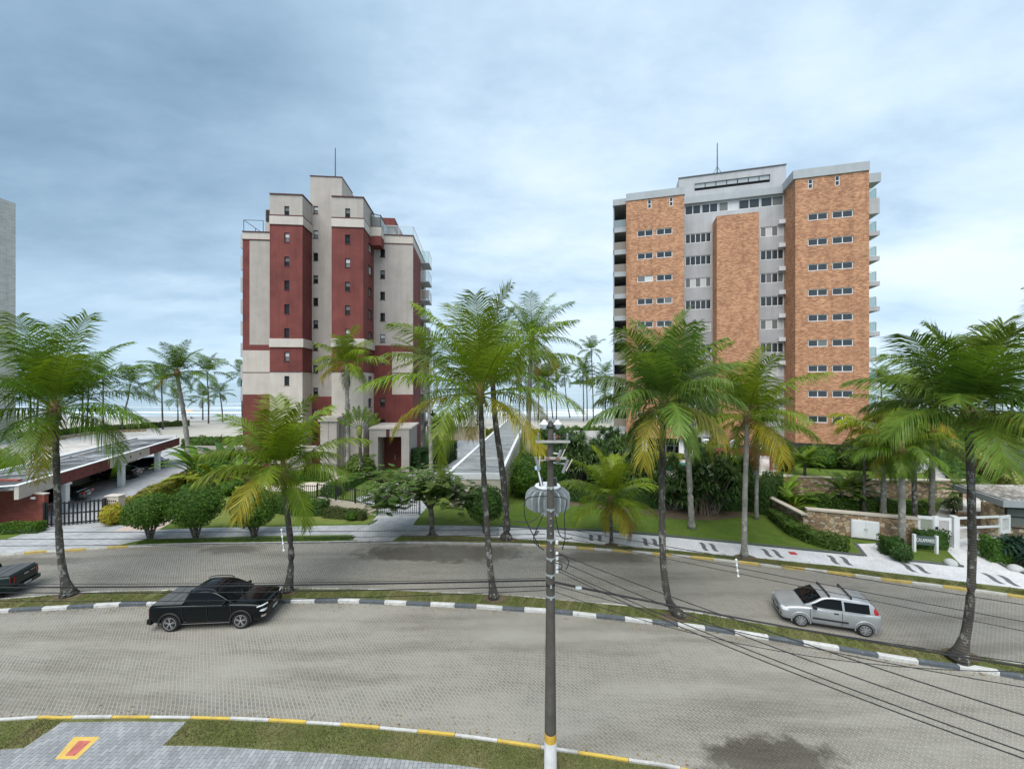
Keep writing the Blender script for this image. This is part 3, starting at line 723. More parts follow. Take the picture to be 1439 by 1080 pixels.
# penthouse with its red overhanging roof
uP0, uP1 = rf.u(540, 11), rf.u(555.5, 11); zP = lambda y: rf.z(y, uP0, 11)
t = rf.mb(); t.box(uF1-2, uP1-.4, 11.6, 17, zE(331)-.4, zP(318)); t.build('penthouse_wall', m_beige, red)
t = rf.mb(); t.box(uF1-3, uP1, 10.6, 17.4, zP(318), zP(307.5)); t.build('penthouse_roof', m_red, red)
def railing(fr, pts, z0, h, name='railing', glass=None, par=red, step=1.6):
    t = fr.mb()
    for (a, b) in zip(pts, pts[1:]):
        L = math.hypot(b[0]-a[0], b[1]-a[1]); n = max(1, round(L/step))
        t.bar((*a, z0+h), (*b, z0+h), .05)
        for i in range(n+1): q = (a[0]+(b[0]-a[0])*i/n, a[1]+(b[1]-a[1])*i/n); t.bar((*q, z0), (*q, z0+h-.03), .05)
    o = t.build(name, m_alu if glass else m_black, par)
    if glass:
        t = fr.mb()
        for a, b in zip(pts, pts[1:]): t.poly([(*a,z0+.08),(*b,z0+.08),(*b,z0+h-.05),(*a,z0+h-.05)])
        t.build('railing_glass', glass, o)
    return o
railing(rf, [(uA0+.05, 8),(uA0+.05, vA+.15),(rf.u(369, vA), vA+.15)], zA(325), 1.5, step=2.6)
railing(rf, [(uF1+.05, vE+.1),(uE1, vE+.1),(uE1, dE+5)], zE(331), 1.3, glass=m_cglass, step=2.4)
# corner balconies
uBal = rf.u(604.5, dE+1.2)
for k in range(9):
    zb = 29.75-2.9*k
    t = rf.mb(); t.box(uE1+.004, uBal, dE-.3, dE+3.4, zb-.18, zb); b = t.build('balcony_slab', m_pgrey, red)
    railing(rf, [(uE1+.06, dE-.27),(uBal-.04, dE-.27),(uBal-.04, dE+3.36)], zb, 1.75 if k == 0 else 1.5, glass=m_gglass if k in (0,3) else m_cglass if k % 2 else m_bronze, step=2.2)
uBl = rf.u(338, 5.2)
for k in range(8):
    zb = rf.z(348.5, uBl, 5.2)-2.9*k
    t = rf.mb(); t.box(uBl, uA0-.004, 5.2, 8.6, zb, zb+1.9); t.build('balcony', m_grey, red)
# stone porch and entrance portico at its foot
pu0, pu1 = rf.u(519, -1.2), rf.u(575, -1.2)
t = rf.mb(); zt = rf.z(603, pu0, -1.2); a, b = rf.u(531, -1.2), rf.u(564, -1.2); zd = rf.z(614, pu0, -1.2)
for x0, x1, z0_, z1_ in ((pu0, a, 0, zd), (b, pu1, 0, zd)): t.box(x0, x1, -1.2, vE-.02, z0_, z1_)
t.box(pu0, pu1, -1.2, vE-.02, zd+.002, zt); t.build('portico', m_cream, red)
t = rf.mb(); t.box(pu0-.05, pu1+.3, -1.3, vE-.03, zt+.002, zt+.2); t.build('portico_coping', m_cream2, red)
t = rf.mb(); t.box(a+.003, b-.003, 2.0, 2.2, 0, zd-.003); dr = t.build('entrance_door', m_red, red)
t = rf.mb(); t.box((a+b)/2-.04, (a+b)/2+.04, 1.93, 1.997, 1.0, 1.7); t.build('handle', m_chrome, dr)
t = rf.mb(); q = rf.u(545, -1.2); t.box(q-.2, q+.2, -1.24, -1.203, zd, zt); t.build('keystone', m_trim, red)
cu0, cu1 = rf.u(450, -2.6), rf.u(473, -2.6); zt = rf.z(586, cu0, -2.6)
t = rf.mb()
t.box(cu0, cu0+.9, -2.6, -1.8, 0, zt-.5); t.box(cu1-.9, cu1, -2.6, -1.8, 0, zt-.5); t.box(cu0, cu0+.9, -.9, -.01, 0, zt-.5); t.box(cu1-.9, cu1, -.9, -.01, 0, zt-.5)
t.box(cu0-.2, cu1+.2, -2.8, -.01, zt-.5+.002, zt); t.build('porch', m_cream, red)
cu2 = rf.u(395, -1)
t = rf.mb(); t.box(cu2, cu0+.7, -2.2, -1.6, 3.0, 3.6)
for q in (cu2, (cu2+cu0)/2): t.box(q, q+.5, -2.2, -1.7, 0, 2.997)
t.build('pergola', m_cream, red)

# ============ brick tile tower
bf = Frame((33.2, 45.87), -15.5)
BU, BV = bf.dirs(); bF = (-BV[0], -BV[1]); bL = (-BU[0], -BU[1])
bk = thing('apartment_building', bf(-8, 6, 0), 'orange brick tiled apartment tower with pale grey bands and a roof antenna', 'building')
BM = [m_tile, m_grey, m_wpaint]
zf = [30.25-2.93*k for k in range(9)]
zBot = 4.0
r2 = random.Random(11)
def bwins(v, pairs, zs, h, panes, fr=bf, rnd=.25):
    for z in zs:
        for (p0, p1) in pairs:
            gl = [m_glassb] if r2.random() > rnd else r2.choice([[m_glass2, m_glassw],[m_glassb, m_glass2],[m_glassw]])
            window(bk, fr, bf(0, v, 0), BU, bF, bf.u(p0, v), bf.u(p1, v), z-h/2, z+h/2, panes, glasses=gl, frame=m_alu, fw=.085, depth=.12)
def hol(v, pairs, zs, h): return [(bf.u(a, v), bf.u(b, v), z-h/2, z+h/2) for z in zs for a, b in pairs]
# R wing
uR0, uR1 = 0.0, bf.u(1221.3, 0)
pR = [(1135.4,1163.6),(1169.5,1199.2)]; sR = [(1135.6,1142.6),(1173.5,1180.5)]
zT = bf.z(239.5, uR1, 0); zP_ = bf.z(226.8, uR1, 0)
hz = (bf.z(258, bf.u(1139,0), 0),)
g = MB(); fwall(bf, g, uR0, uR1, 0, zBot, zT, hol(0, pR, zf, .8)+hol(0, sR, hz, 1.15), depth=.12)
rwall(bf, g, uR0, 0, 3.2, zBot, zT, side=-1); rwall(bf, g, uR1, 0, 12, zBot, zT)
g.poly([bf(uR0,0,zBot),bf(uR1,0,zBot),bf(uR1,12,zBot),bf(uR0,12,zBot)], 2); g.build('wall', BM, bk)
bwins(0, pR, zf, .8, 2, rnd=.12)
for a, b in sR: window(bk, bf, bf(0,0,0), BU, bF, bf.u(a,0), bf.u(b,0), hz[0]-.575, hz[0]+.575, 1, rows=2, glasses=[m_glassb], fw=.085, depth=.12)
t = bf.mb(); t.box(uR0-.25, uR1+.02, -.12, -.003, zT, zP_); t.box(uR0-.25, uR0-.003, -.003, 3.3, zT, zP_); t.box(uR0-.003, uR1+.01, 0, 12, zT+.004, zP_-.1); t.build('parapet', m_pgrey, bk)
t = bf.mb(); t.box(uR1+.022, bf.u(1238.3, 2.4), 2.4, 6.5, zT-.35, zP_-.3); t.build('roof_overhang', m_pgrey, bk)
# L wing
uL0, uL1 = bf.u(880, 0), bf.u(961.5, 0)
pL = [(895.4,918),(922.5,945)]; sL = [(910,915.5),(940.5,946)]
zTL = bf.z(283, uL0, 0); zPL = bf.z(272.9, uL0, 0); hz2 = bf.z(286.5, bf.u(913,0), 0)
g = MB(); fwall(bf, g, uL0, uL1, 0, zBot, zTL, hol(0, pL, zf, .8)+hol(0, sL, (hz2,), 1.15), depth=.12)
rwall(bf, g, uL0, 0, 12, zBot, zTL, side=-1); rwall(bf, g, uL1, 0, 3.2, zBot, zTL)
g.poly([bf(uL0,0,zBot),bf(uL1,0,zBot),bf(uL1,12,zBot),bf(uL0,12,zBot)], 2); g.build('wall', BM, bk)
bwins(0, pL, zf, .8, 2, rnd=.15)
for a, b in sL: window(bk, bf, bf(0,0,0), BU, bF, bf.u(a,0), bf.u(b,0), hz2-.575, hz2+.575, 1, rows=2, glasses=[m_glassb], fw=.085, depth=.12)
t = bf.mb(); t.box(uL0-.02, uL1+.1, -.10, -.003, zTL, zPL); t.box(uL0-1.7, uL0-.023, .6, 1.0, zTL-.1, zPL-.25); t.box(uL0, uL1+.1, 0, 12, zTL+.004, zPL-.1); t.build('parapet', m_pgrey, bk)
# recessed centre
vK = 3.2
pl_, pr_ = [(963,999.5)], [(1068.5,1101.5)]
zc_ = [z-.15 for z in zf]; zrib = 33.9
rib = [(962.5,985),(986,1009),(1010,1037),(1038,1068),(1069,1101.5)]
zKp = bf.z(278.7, bf.u(962, vK), vK)-.9
g = MB(); fwall(bf, g, uL1-.02, uR0+.02, vK, zBot, zKp, hol(vK, pl_+pr_, zc_[1:] if 0 else zc_, 1.25)+hol(vK, rib, (zrib,), 1.25), mi=1, depth=.15)
g.poly([bf(uL1-.02,vK,zBot),bf(uR0+.02,vK,zBot),bf(uR0+.02,12,zBot),bf(uL1-.02,12,zBot)], 2)
g.build('wall', BM, bk)
bwins(vK, pl_, zc_, 1.25, 5, rnd=.5); bwins(vK, pr_, zc_, 1.25, 4, rnd=.5); bwins(vK, rib, (zrib,), 1.25, 2, rnd=.3)
t = bf.mb(); t.box(uL1+.11, uR0-.26, vK-.35, vK+6, zKp+.002, zKp+.9); t.build('roof_band', m_pgrey, bk)
for z in zc_:                                  # air conditioning units hung by the right windows
    if r2.random() < .8:
        u = bf.u(1099, vK-.3); t = bf.mb(); t.box(u-.35, u+.45, vK-.42, vK-.004, z+.75, z+1.25); t.build('air_conditioner', m_wpaint, bk)
# pier in the middle
vp = .9
uP0, uP1 = bf.u(1007.3, vp), bf.u(1066.5, vp); zPt = bf.z(303.5, uP0, vp)
g = MB(); fwall(bf, g, uP0, uP1, vp, zBot-.6, zPt); rwall(bf, g, uP0, vp, vK-.003, zBot-.6, zPt, side=-1); rwall(bf, g, uP1, vp, vK-.003, zBot-.6, zPt)
g.poly([bf(uP0,vp,zPt),bf(uP1,vp,zPt),bf(uP1,vK-.003,zPt),bf(uP0,vK-.003,zPt)], 1); g.build('pier', BM, bk)
# attic storey
vX = 3.4; uX0, uX1 = bf.u(953.7, vX), bf.u(1104.5, vX); zX1 = bf.z(231, uX1, vX)
lu = [bf.u(976+15.2*k, vX) for k in range(8)]
zl0, zl1 = bf.z(268.5, lu[0], vX), bf.z(258, lu[0], vX)
g = MB(); fwall(bf, g, uX0, uX1, vX, zKp+.9, zX1, [(lu[0], lu[7], zl0, zl1)], mi=1, depth=.4); rwall(bf, g, uX0, vX, 11, zKp+.9, zX1, side=-1, mi=1); rwall(bf, g, uX1, vX, 11, zKp+.9, zX1, mi=1)
g.poly([bf(uX0,vX,zX1-.1),bf(uX1,vX,zX1-.1),bf(uX1,11,zX1-.1),bf(uX0,11,zX1-.1)], 1); g.build('attic', BM, bk)
t = bf.mb(); t.box(uX0-.06, uX1+.06, vX-.09, vX-.003, zX1-.08, zX1+.05); t.build('trim', m_edge, bk)
t = bf.mb()
for a, b in zip(lu, lu[1:]): t.box(a+.05, b-.05, vX+.14, vX+.2, zl0+.42, zl1-.02)
t.build('shutter', m_pgrey, bk)
t = bf.mb(); t.box(lu[0]+.01, lu[7]-.01, vX+.3, vX+.38, zl0+.01, zl1-.01); t.build('louvre', m_dark, bk)
t = bf.mb(); a = bf.u(1008, 6); za = bf.z(201, a, 6)
t.tube([(a,6,zX1-.2),(a,6,zX1+1.5),(a,6,za)], [.10,.08,.055], 6)
for dx in (-1.2, 1.2): t.tube([(a+dx,6,zX1-.1),(a,6,zX1+2.2)], .03, 4)
t.tube([(a,7.2,zX1-.1),(a,6,zX1+2.2)], .03, 4); t.build('antenna', m_edge, bk)
# balconies at both ends
zb = [z-1.55 for z in zf]
for k, z in enumerate([zf[0]+1.4]+zb[:9]):
    t = bf.mb(); ue = bf.u(1236.5, 2.2)
    t.prism([(uR1+.003,2.2),(ue,2.2),(ue,4.8),(uR1+.003,4.8)], z-.5 if k else z-.9, z+(.0 if k else .9)); t.build('balcony_slab', m_grey, bk)
    zz = z if k else z+.9
    railing(bf, [(uR1+.05, 2.24),(ue-.35, 2.24),(ue-.35, 4.76)], zz, 1.15, glass=m_gglass, par=bk, step=2.5)
uq = bf.u(861.5, .9)
for k, z in enumerate([zf[0]+1.4]+zb[:9]):
    t = bf.mb(); t.box(uq, uL0-.004, .9, 6, z-.62, z); t.build('balcony_slab', m_pgrey, bk)
    t = bf.mb(); t.box(uq+.04, uL0-.01, 1.0, 1.06, z+.02, z+1.05); t.build('balcony_glass', m_bronze if k else m_cglass, bk)
    t = bf.mb(); t.box(uq+.9, uL0-.02, 5.0, 5.2, z+.01, z+2.2); t.build('balcony_door', m_beige, bk)
t = bf.mb(); t.box(uq, uL0-.004, 6.0, 6.2, zBot, zTL); t.build('wall', m_grey, bk)
t = bf.mb(); t.box(uq, uL0-.004, 1.0, 6.19, zTL+.0, zTL+.3); t.build('balcony_ceiling', m_pgrey, bk)
t = bf.mb(); t.box(uq+.1, uL0-.02, 5.7, 5.9, zf[0]+1.42, zTL-.003); t.build('rear_screen', m_grey, bk)
t = bf.mb(); t.box(uq, uq+.15, .9, 6, zBot+1, zTL-.1); t.build('pillar', m_pgrey, bk)
# open ground floor on columns
zd = 1.7
for q in (884, 906, 932, 958, 992, 1030, 1065, 1100, 1150, 1200):
    u = bf.u(q, .6); t = bf.mb(); t.box(u-.32, u+.32, .5, 1.1, zd, zBot-.003); t.build('pillar', m_wpaint, bk)
t = bf.mb(); u0, u1 = bf.u(884, 2.6), bf.u(1000, 2.6); t.box(u0, u1, 2.6, 2.65, zd+.05, zBot-.02); t.build('ground_floor_glass', m_glass, bk)
t = bf.mb(); n = 9
for i in range(n+1): a = u0+(u1-u0)*i/n; t.box(a-.04, a+.04, 2.53, 2.597, zd+.02, zBot-.02)
t.box(u0, u1, 2.54, 2.595, zd+1.0, zd+1.06); t.build('ground_floor_frame', m_alu, bk)
t = bf.mb(); t.box(bf.u(1010, 3), uR1-.5, 4, 4.3, zd, zBot-.003); t.build('ground_floor_wall', m_pgrey, bk)

# ============ pale tower cut by the left edge of the view
lf = Frame((GX(22, 71).x, 57), 0)
lb = thing('apartment_building', lf(-6, 6, 0), 'pale grey tiled tower cut off by the left edge of the photo', 'building')
zt = lf.z(286, 0, 14); zs = lf.z(566, 0, 14)
g = MB(); fwall(lf, g, -16, 0, 0, zs, zt); rwall(lf, g, 0, 0, 14, zs, zt); rwall(lf, g, -16, 0, 14, zs, zt, side=-1)
g.poly([lf(-16,0,zt),lf(0,0,zt),lf(0,14,zt),lf(-16,14,zt)]); g.poly([lf(-16,14,0),lf(0,14,0),lf(0,14,zt),lf(-16,14,zt)]); g.build('wall', m_lefttile, lb)
g = lf.mb(); g.box(-16.02, .02, -.02, 13.9, .0, zs); g.build('plinth', m_pgrey, lb)
g = lf.mb(); g.box(-16.1, .1, -.1, -.003, zt-.3, zt+.06); g.build('coping', m_conc, lb)
# ------------------------------------------------------------------ carports, walls, fences
def lineF(px0, px1, py0, py1): pass
# left carport: row of columns running away from the street
cf = Frame((-36.25, 28.75), math.degrees(math.atan2(15.4, -5.9))-90)   # v runs away along the fascia, u to the right
cp = thing('carport', cf(-2, 12, KZ), 'long flat roofed carport with a red and cream fascia on white columns', 'carport')
Lc = 27.2
g = cf.mb(); seg = [(0,.02,0),(.02,3.8,0),(3.8,11.2,1),(11.2,19.0,0),(19.0,Lc,1)]
for a, b, mi in seg[1:]:
    g.box(-.25, 0, a, b-.004, 2.45, 3.45, mi)
g.build('fascia', [m_cream2, m_red], cp)
g = cf.mb(); g.box(-.30, .05, -.05, Lc, 3.453, 3.52); g.box(-4.75, -4.5, -.05, Lc, 3.453, 3.75); g.box(-4.5, -.30, -.05, .2, 3.453, 3.52); g.box(-4.5, -.3, Lc-.3, Lc, 3.453, 3.8); g.build('coping', m_wpaint, cp)
g = cf.mb(); g.box(-4.5, -.253, .0, Lc, 3.15, 3.40); g.build('roof', m_droof, cp)
for a in (5.2, 9.4, 14.0, 18.3, 22.5): g = cf.mb(); g.box(-4.48, -.31, a, a+.12, 3.403, 3.46); g.build('roof_joint', m_pgrey, cp)
g = cf.mb(); g.box(-4.75, -4.5, 0, Lc, KZ, 3.15); g.build('back_wall', m_conc, cp)
for v in (5.1, 13.6, 21.4):
    g = cf.mb(); g.box(-.42, .03, v-.25, v+.25, KZ, 2.28); c = g.build('column', m_wpaint, cp)
    g = cf.mb(); g.box(-.52, .13, v-.34, v+.34, 2.283, 2.446); g.build('column_capital', m_wpaint, c)
g = cf.mb()
for v in (12.4, 14.9, 16.9): g.box(.002, .03, v-.1, v+.1, 2.85, 3.1)
for v in (5.4, 7.0, 8.7): g.box(.002, .03, v-.07, v+.07, 2.8, 2.95)
g.build('fascia_light', m_trim, cp)
# red wall by the gate
wl = thing('boundary_wall', (-38, 30.2, KZ), 'dark red brick boundary wall stepping down beside the black sliding gate', 'wall')
A = G(62, 741); B = G(25, 738); Cc = G(-80, 736)
def wallseg(mb, a, b, z0, z1, w=.25, mi=0):
    d = V((b[0]-a[0], b[1]-a[1], 0)).normalized(); n = V((-d.y, d.x, 0))*w
    if n.y < 0: n = -n
    mb.prism([(a[0],a[1]),(b[0],b[1]),(b[0]+n.x,b[1]+n.y),(a[0]+n.x,a[1]+n.y)], z0, z1, mi)
g = MB(); wallseg(g, A, B, KZ, 2.5); wallseg(g, B, Cc, KZ, 3.53); g.build('wall', m_brickred, wl)
g = MB(); wallseg(g, A+V((.03,-.04,0)), B+V((0,-.04,0)), 2.503, 2.58, .34); g.build('coping', m_cap, wl)
g = MB(); g.box(A.x-.9, A.x-.6, A.y-.12, A.y-.03, 2.2, 2.34); g.build('security_camera', m_wpaint, wl)

def rail_fence(name, label, path, h, pitch, mat, cat='fence', group=None, z=KZ, bar=.035, rails=(.12,.9), base=None, posts=True):
    pts = [V((p[0], p[1], 0)) for p in path]
    t = thing(name, V((pts[0].x, pts[0].y, z)), label, cat, group)
    zb = z if base is None else z+base
    gp, gr = MB(), MB(); seen = set()
    for a, b in zip(pts, pts[1:]):
        L = (b-a).length; n = max(2, round(L/pitch)); d = (b-a)/n
        for i in range(n):
            q = a+d*(i+.5); gp.bar((q.x,q.y,zb+.05), (q.x,q.y,zb+h), bar)
        for r_ in rails: gr.bar((a.x,a.y,zb+h*r_), (b.x,b.y,zb+h*r_), bar*.9, bar*1.5)
        m = max(1, round(L/2.4))
        for i in range(m+1):
            q = a+(b-a)*i/m
            if posts and (round(q.x,2), round(q.y,2)) not in seen: seen.add((round(q.x,2), round(q.y,2))); gpo = MB(); gpo.bar((q.x,q.y,zb), (q.x,q.y,zb+h+.03), bar*2.2); gpo.build('post', mat, t)
    gr.build('rail', mat, t); gp.build('picket_panel', mat, t)
    if base:
        gb = MB()
        for a, b in zip(pts, pts[1:]): wallseg(gb, a, b, z-.1, zb, .22)
        gb.build('base_wall', m_cap, t)
    return t
m_brown = M('brown_fence_paint', (.11,.055,.035), .7, .25, 3)
ga, gb_ = G(63, 743), G(147, 735.5)
sg = rail_fence('sliding_gate', 'black metal sliding gate across the driveway left of the round topped trees', [ga, gb_], 1.85, .26, m_black, 'gate', bar=.07, rails=(.1,.5,.93))
pil = thing('gate_pillar', G(158, 734), 'cream stone gate pillar with small dark letters at the right end of the black sliding gate', 'pillar')
q = G(158, 734); g = MB(); g.box(q.x-.52, q.x+.52, q.y-.05, q.y+.5, KZ, 2.05); g.build('shaft', m_cap, pil)
g = MB(); g.box(q.x-.57, q.x+.57, q.y-.1, q.y+.55, 2.053, 2.13); g.build('cap', m_cream2, pil)
g = MB(); r5 = random.Random(5)
for k, zz in enumerate((1.72, 1.5)):
    for i in range(5): g.box(q.x-.36+i*.15, q.x-.36+i*.15+.09, q.y-.062, q.y-.053, zz-.06, zz+.06)
g.build('lettering', m_black, pil)
rail_fence('picket_fence', 'brown picket fence running back along the driveway to the left carport', [G(170,727),G(215,703),G(263,676)], 1.25, .17, m_brown, base=None)
rail_fence('picket_fence', 'short brown picket fence in front of the pale court left of the red tower', [G(298,689),G(362,687)], 1.25, .17, m_brown)
rail_fence('picket_fence', 'black picket fence across the lawn behind the curved trunk palm', [G(366,699),G(446,702)], 1.3, .20, m_black)
rail_fence('picket_fence', 'black picket fence on a low cream wall left of the middle driveway gate', [G(446,712),G(528,726)], 1.25, .20, m_black, base=.75)
rail_fence('driveway_gate', 'black barred driveway gate half hidden by the feathery tree', [G(530,725),G(590,725)], 1.5, .18, m_black, 'gate')
bp = thing('brick_post', G(262,682), 'low red brick post with pale cap at the far end of the brown fence', 'post')
q = G(266, 682); g = MB(); g.box(q.x-.35,q.x+.35,q.y,q.y+.6,KZ,1.3); g.build('shaft', m_brickred, bp); g = MB(); g.box(q.x-.45,q.x+.45,q.y-.1,q.y+.7,1.303,1.42); g.build('cap', m_cap, bp)
for px, py, lab in ((324,684,'red brick gate post between two brown picket fences'),):
    bp = thing('brick_post', G(px,py), lab, 'post'); q = G(px, py); g = MB(); g.box(q.x-.35,q.x+.35,q.y-.3,q.y+.3,KZ,1.7); g.build('shaft', m_brickred, bp); g = MB(); g.box(q.x-.4,q.x+.4,q.y-.35,q.y+.35,1.703,1.8); g.build('cap', m_cap, bp)

# middle carport roof
zt = 3.0
a0, a1, b0, b1 = G(627,666,zt), G(706,666,zt), G(712,590,zt), G(734,591,zt)
b1 = b0+V((4.3,0,0))
mc = thing('carport', (-3, 40, KZ), 'long low garage with a weathered grey roof running from the street to the beach', 'carport')
g = MB(); g.poly([a0+V((.2,.2,0)), a1+V((-.2,.2,0)), b1+V((-.2,-.2,0)), b0+V((.2,-.2,0))]); g.build('roof', m_rib, mc)
def upst(mb, a, b, w, z0, z1, mi=0):
    d = (b-a).normalized(); n = V((-d.y, d.x, 0))*w
    mb.prism([(a.x,a.y),(b.x,b.y),(b.x+n.x,b.y+n.y),(a.x+n.x,a.y+n.y)], z0, z1, mi)
g = MB(); upst(g, b0, a0, .3, zt-.45, zt+.10); upst(g, a1, b1, .3, zt-.45, zt+.16); upst(g, a0, a1, .22, zt-.45, zt+.06); g.build('parapet', m_wpaint, mc)
g = MB(); upst(g, a0+V((.35,.05,0)), a1+V((-.05,.05,0)), .2, KZ, zt-.453); upst(g, a1+V((-.1,.25,0)), b1+V((-.1,0,0)), .2, KZ, zt-.453); upst(g, b1, b0, .2, KZ, zt-.05); g.build('wall', m_cap, mc)
g = MB()
for k in range(8):
    t = (k+.4)/8; p = a0.lerp(b0, t); g.box(p.x+.02, p.x+.3, p.y, p.y+.3, KZ, zt-.453)
g.build('column', m_wpaint, mc)
# beige wall and planter by the beach
bw = thing('garden_wall', (-9, 62, KZ), 'peach coloured garden wall between the red tower and the beach', 'wall')
g = MB(); p, q = G(600, 619), G(683, 617.5); q = V((q.x, p.y, 0)); wallseg(g, p, q, KZ, 2.6, .3); g.build('wall', m_beige, bw)
g = MB(); wallseg(g, p+V((-.1,-.1,0)), q+V((.1,-.1,0)), 2.603, 2.72, .5); g.build('coping', m_cap, bw)
ss = thing('sea_wall', (-10, 84, KZ), 'low pale sea wall along the beach behind the towers', 'wall')
g = MB(); g.box(-55, 26, 84, 84.4, KZ, .8); g.build('wall', m_cap, ss)
pt = thing('planter', G(60, 622), 'long low stone planter at the beach end of the left plaza', 'planter')
g = MB(); l = spline([G(27,622,KZ),G(70,620.5,KZ),(G(110,613,KZ)),G(150,608.5,KZ),G(205,606,KZ)], .8); o = offset(l, .35)
g.loft([[(p.x,p.y,KZ),(p.x,p.y,.62),(q.x,q.y,.62),(q.x,q.y,KZ)] for p, q in zip(l, o)]); g.build('wall', m_stone, pt)

# ------------------------------------------------------------------ brick tower garden: terrace, stone walls, gate, guard house
zt_ = 1.7
td = [G(800,692), G(935,690), G(1075,694), G(1129,695), G(1239,701), G(1356,701)]
g = MB(); fr_ = [(p.x,p.y) for p in td]
tpts = fr_+[(34,50),(60,78),(8,78),(5.2,42)]
g.prism(tpts, KZ-.1, zt_); struct(g, 'terrace', m_slab)
sheet('terrace_lawn', [G(1085,664,zt_+.004)[:]]+[tuple(G(*q, zt_+.004)) for q in ((1118,667),(1229,673),(1320,679),(1300,652),(1210,646),(1130,650))], m_hot)
sheet('swimming_pool', [tuple(G(*q, zt_+.006)) for q in ((916,651),(930,648),(965,650),(972,655),(965,660),(935,660.5),(912,657))], m_pool)
rw = thing('retaining_wall', td[3], 'brown stone retaining wall with a pale coping below the terrace lawn', 'wall')
g = MB()
for a, b in zip(td[2:], td[3:]): wallseg(g, a+V((0,-.25,0)), b+V((0,-.25,0)), KZ, zt_+.1, .246)
g.build('wall', m_stone, rw)
g = MB()
for a, b in zip(td[2:], td[3:]): wallseg(g, a+V((0,-.32,0)), b+V((0,-.32,0)), zt_+.103, zt_+.2, .42)
g.build('coping', m_cap, rw)
sw = thing('boundary_wall', G(1136,747), 'sandstone boundary wall with a cream coping beside the white cabinet doors', 'wall')
c0, c1, c2 = G(1079,719), G(1136,751), G(1290,768)
g = MB(); wallseg(g, c0, c1, KZ-.05, 1.45, .35); wallseg(g, c1+V((-.1,-.02,0)), c2, KZ-.05, 1.80, .35); g.build('wall', m_stone, sw)
g = MB(); wallseg(g, c0+V((-.06,-.06,0)), c1+V((-.1,-.1,0)), 1.453, 1.55, .47); wallseg(g, c1+V((-.16,-.1,0)), c2+V((.06,-.08,0)), 1.803, 1.92, .5); g.build('coping', m_cap, sw)
def onwall(px, off=.03):                       # point on the street face of the sandstone wall
    d = (c2-c1); k = (px-CX)/F; t = (k*c1.y-c1.x)/(d.x-k*d.y); p = c1+d*t; return p+V((0,-off,0))
uc = thing('utility_cabinet', onwall(1213), 'white double doored utility cabinet set into the sandstone wall', 'cabinet')
p0, p1 = onwall(1193.5, .02), onwall(1232.5, .02)
g = MB(); wallseg(g, p0+V((0,-.16,0)), p1+V((0,-.16,0)), .22, 1.44, .15); g.build('box', m_wpaint, uc)
for a, b in ((0.03,.485),(.515,.97)):
    qa, qb = p0.lerp(p1, a), p0.lerp(p1, b); g = MB(); wallseg(g, qa+V((0,-.19,0)), qb+V((0,-.19,0)), .28, 1.38, .027); d_ = g.build('door', m_wpaint, uc)
    g = MB(); qc = p0.lerp(p1, .46 if a < .1 else .54); g.box(qc.x-.015,qc.x+.015,qc.y-.225,qc.y-.193,.8,.92); g.build('handle', m_steel, d_)
# white gates
m_lat = M('white_lattice', (.72,.73,.74), .7, .05, 3)
def framed_panel(par, a, b, z0, z1, w=.14, lattice=False):
    g = MB()
    for zz in (z0, z1-.2): wallseg(g, a, b, zz, zz+.2, .07)
    d = (b-a).normalized()*w
    for p in (a, b-d): wallseg(g, p+V((0,-.012,0)), p+d+V((0,-.012,0)), z0-.002, z1+.002, .094)
    g.build('frame', m_wpaint, par)
    if lattice:
        g = MB(); L = (b-a).length; n = int(L/.13); hgt = z1-z0-.4
        for i in range(-int(hgt/.13), n):
            for s in (0, 1):
                x0 = i*.13; x1 = x0+hgt; za, zb = 0., hgt
                if x0 < 0: za = -x0; x0 = 0
                if x1 > L: zb -= (x1-L); x1 = L
                if x1 <= x0+.02: continue
                if s: z_a, z_b = z1-.2-za, z1-.2-zb
                else: z_a, z_b = z0+.2+za, z0+.2+zb
                u = (b-a).normalized(); p = a+u*x0+V((0,.03+.012*s,0)); q = a+u*x1+V((0,.03+.012*s,0))
                g.bar((p.x,p.y,z_a), (q.x,q.y,z_b), .022, .010)
        g.build('lattice', m_lat, par)
gt = thing('entrance_gate', G(1316,757), 'white pedestrian gate with square lattice panels right of the sandstone wall', 'gate')
q0, q1, q2, q3 = G(1289.5,766.5), G(1314.5,769), G(1337,771.5), G(1343,772)
framed_panel(gt, q0, q1, .95, 2.05, lattice=True); framed_panel(gt, q1+V((.02,0,0)), q2, .95, 2.05, lattice=True)
g = MB(); wallseg(g, q2+V((.02,-.15,0)), q3+V((.1,-.15,0)), KZ, 2.2, .4); g.build('post', m_wpaint, gt); g = MB(); wallseg(g, q1+V((-.1,-.03,0)), q1+V((.2,-.03,0)), KZ, 2.1, .15); g.build('post', m_wpaint, gt)
g = MB(); p = q1+V((-.06,-.06,0)); g.box(p.x,p.x+.16,p.y-.03,p.y,1.25,1.42); g.build('lock', m_black, gt)
vg = thing('entrance_gate', G(1390,760), 'white open framed vehicle gate behind the big right hand palm trunk', 'gate')
e0, e1, e2 = G(1344.5,772), G(1405,769), G(1420,767)
g = MB()
for zz in (.55, 1.35, 2.0): wallseg(g, e0, e1, zz, zz+.13, .07)
g.build('rail', m_wpaint, vg)
framed_panel(vg, e1+V((.03,0,0)), e2, .9, 2.1, .2, lattice=True)
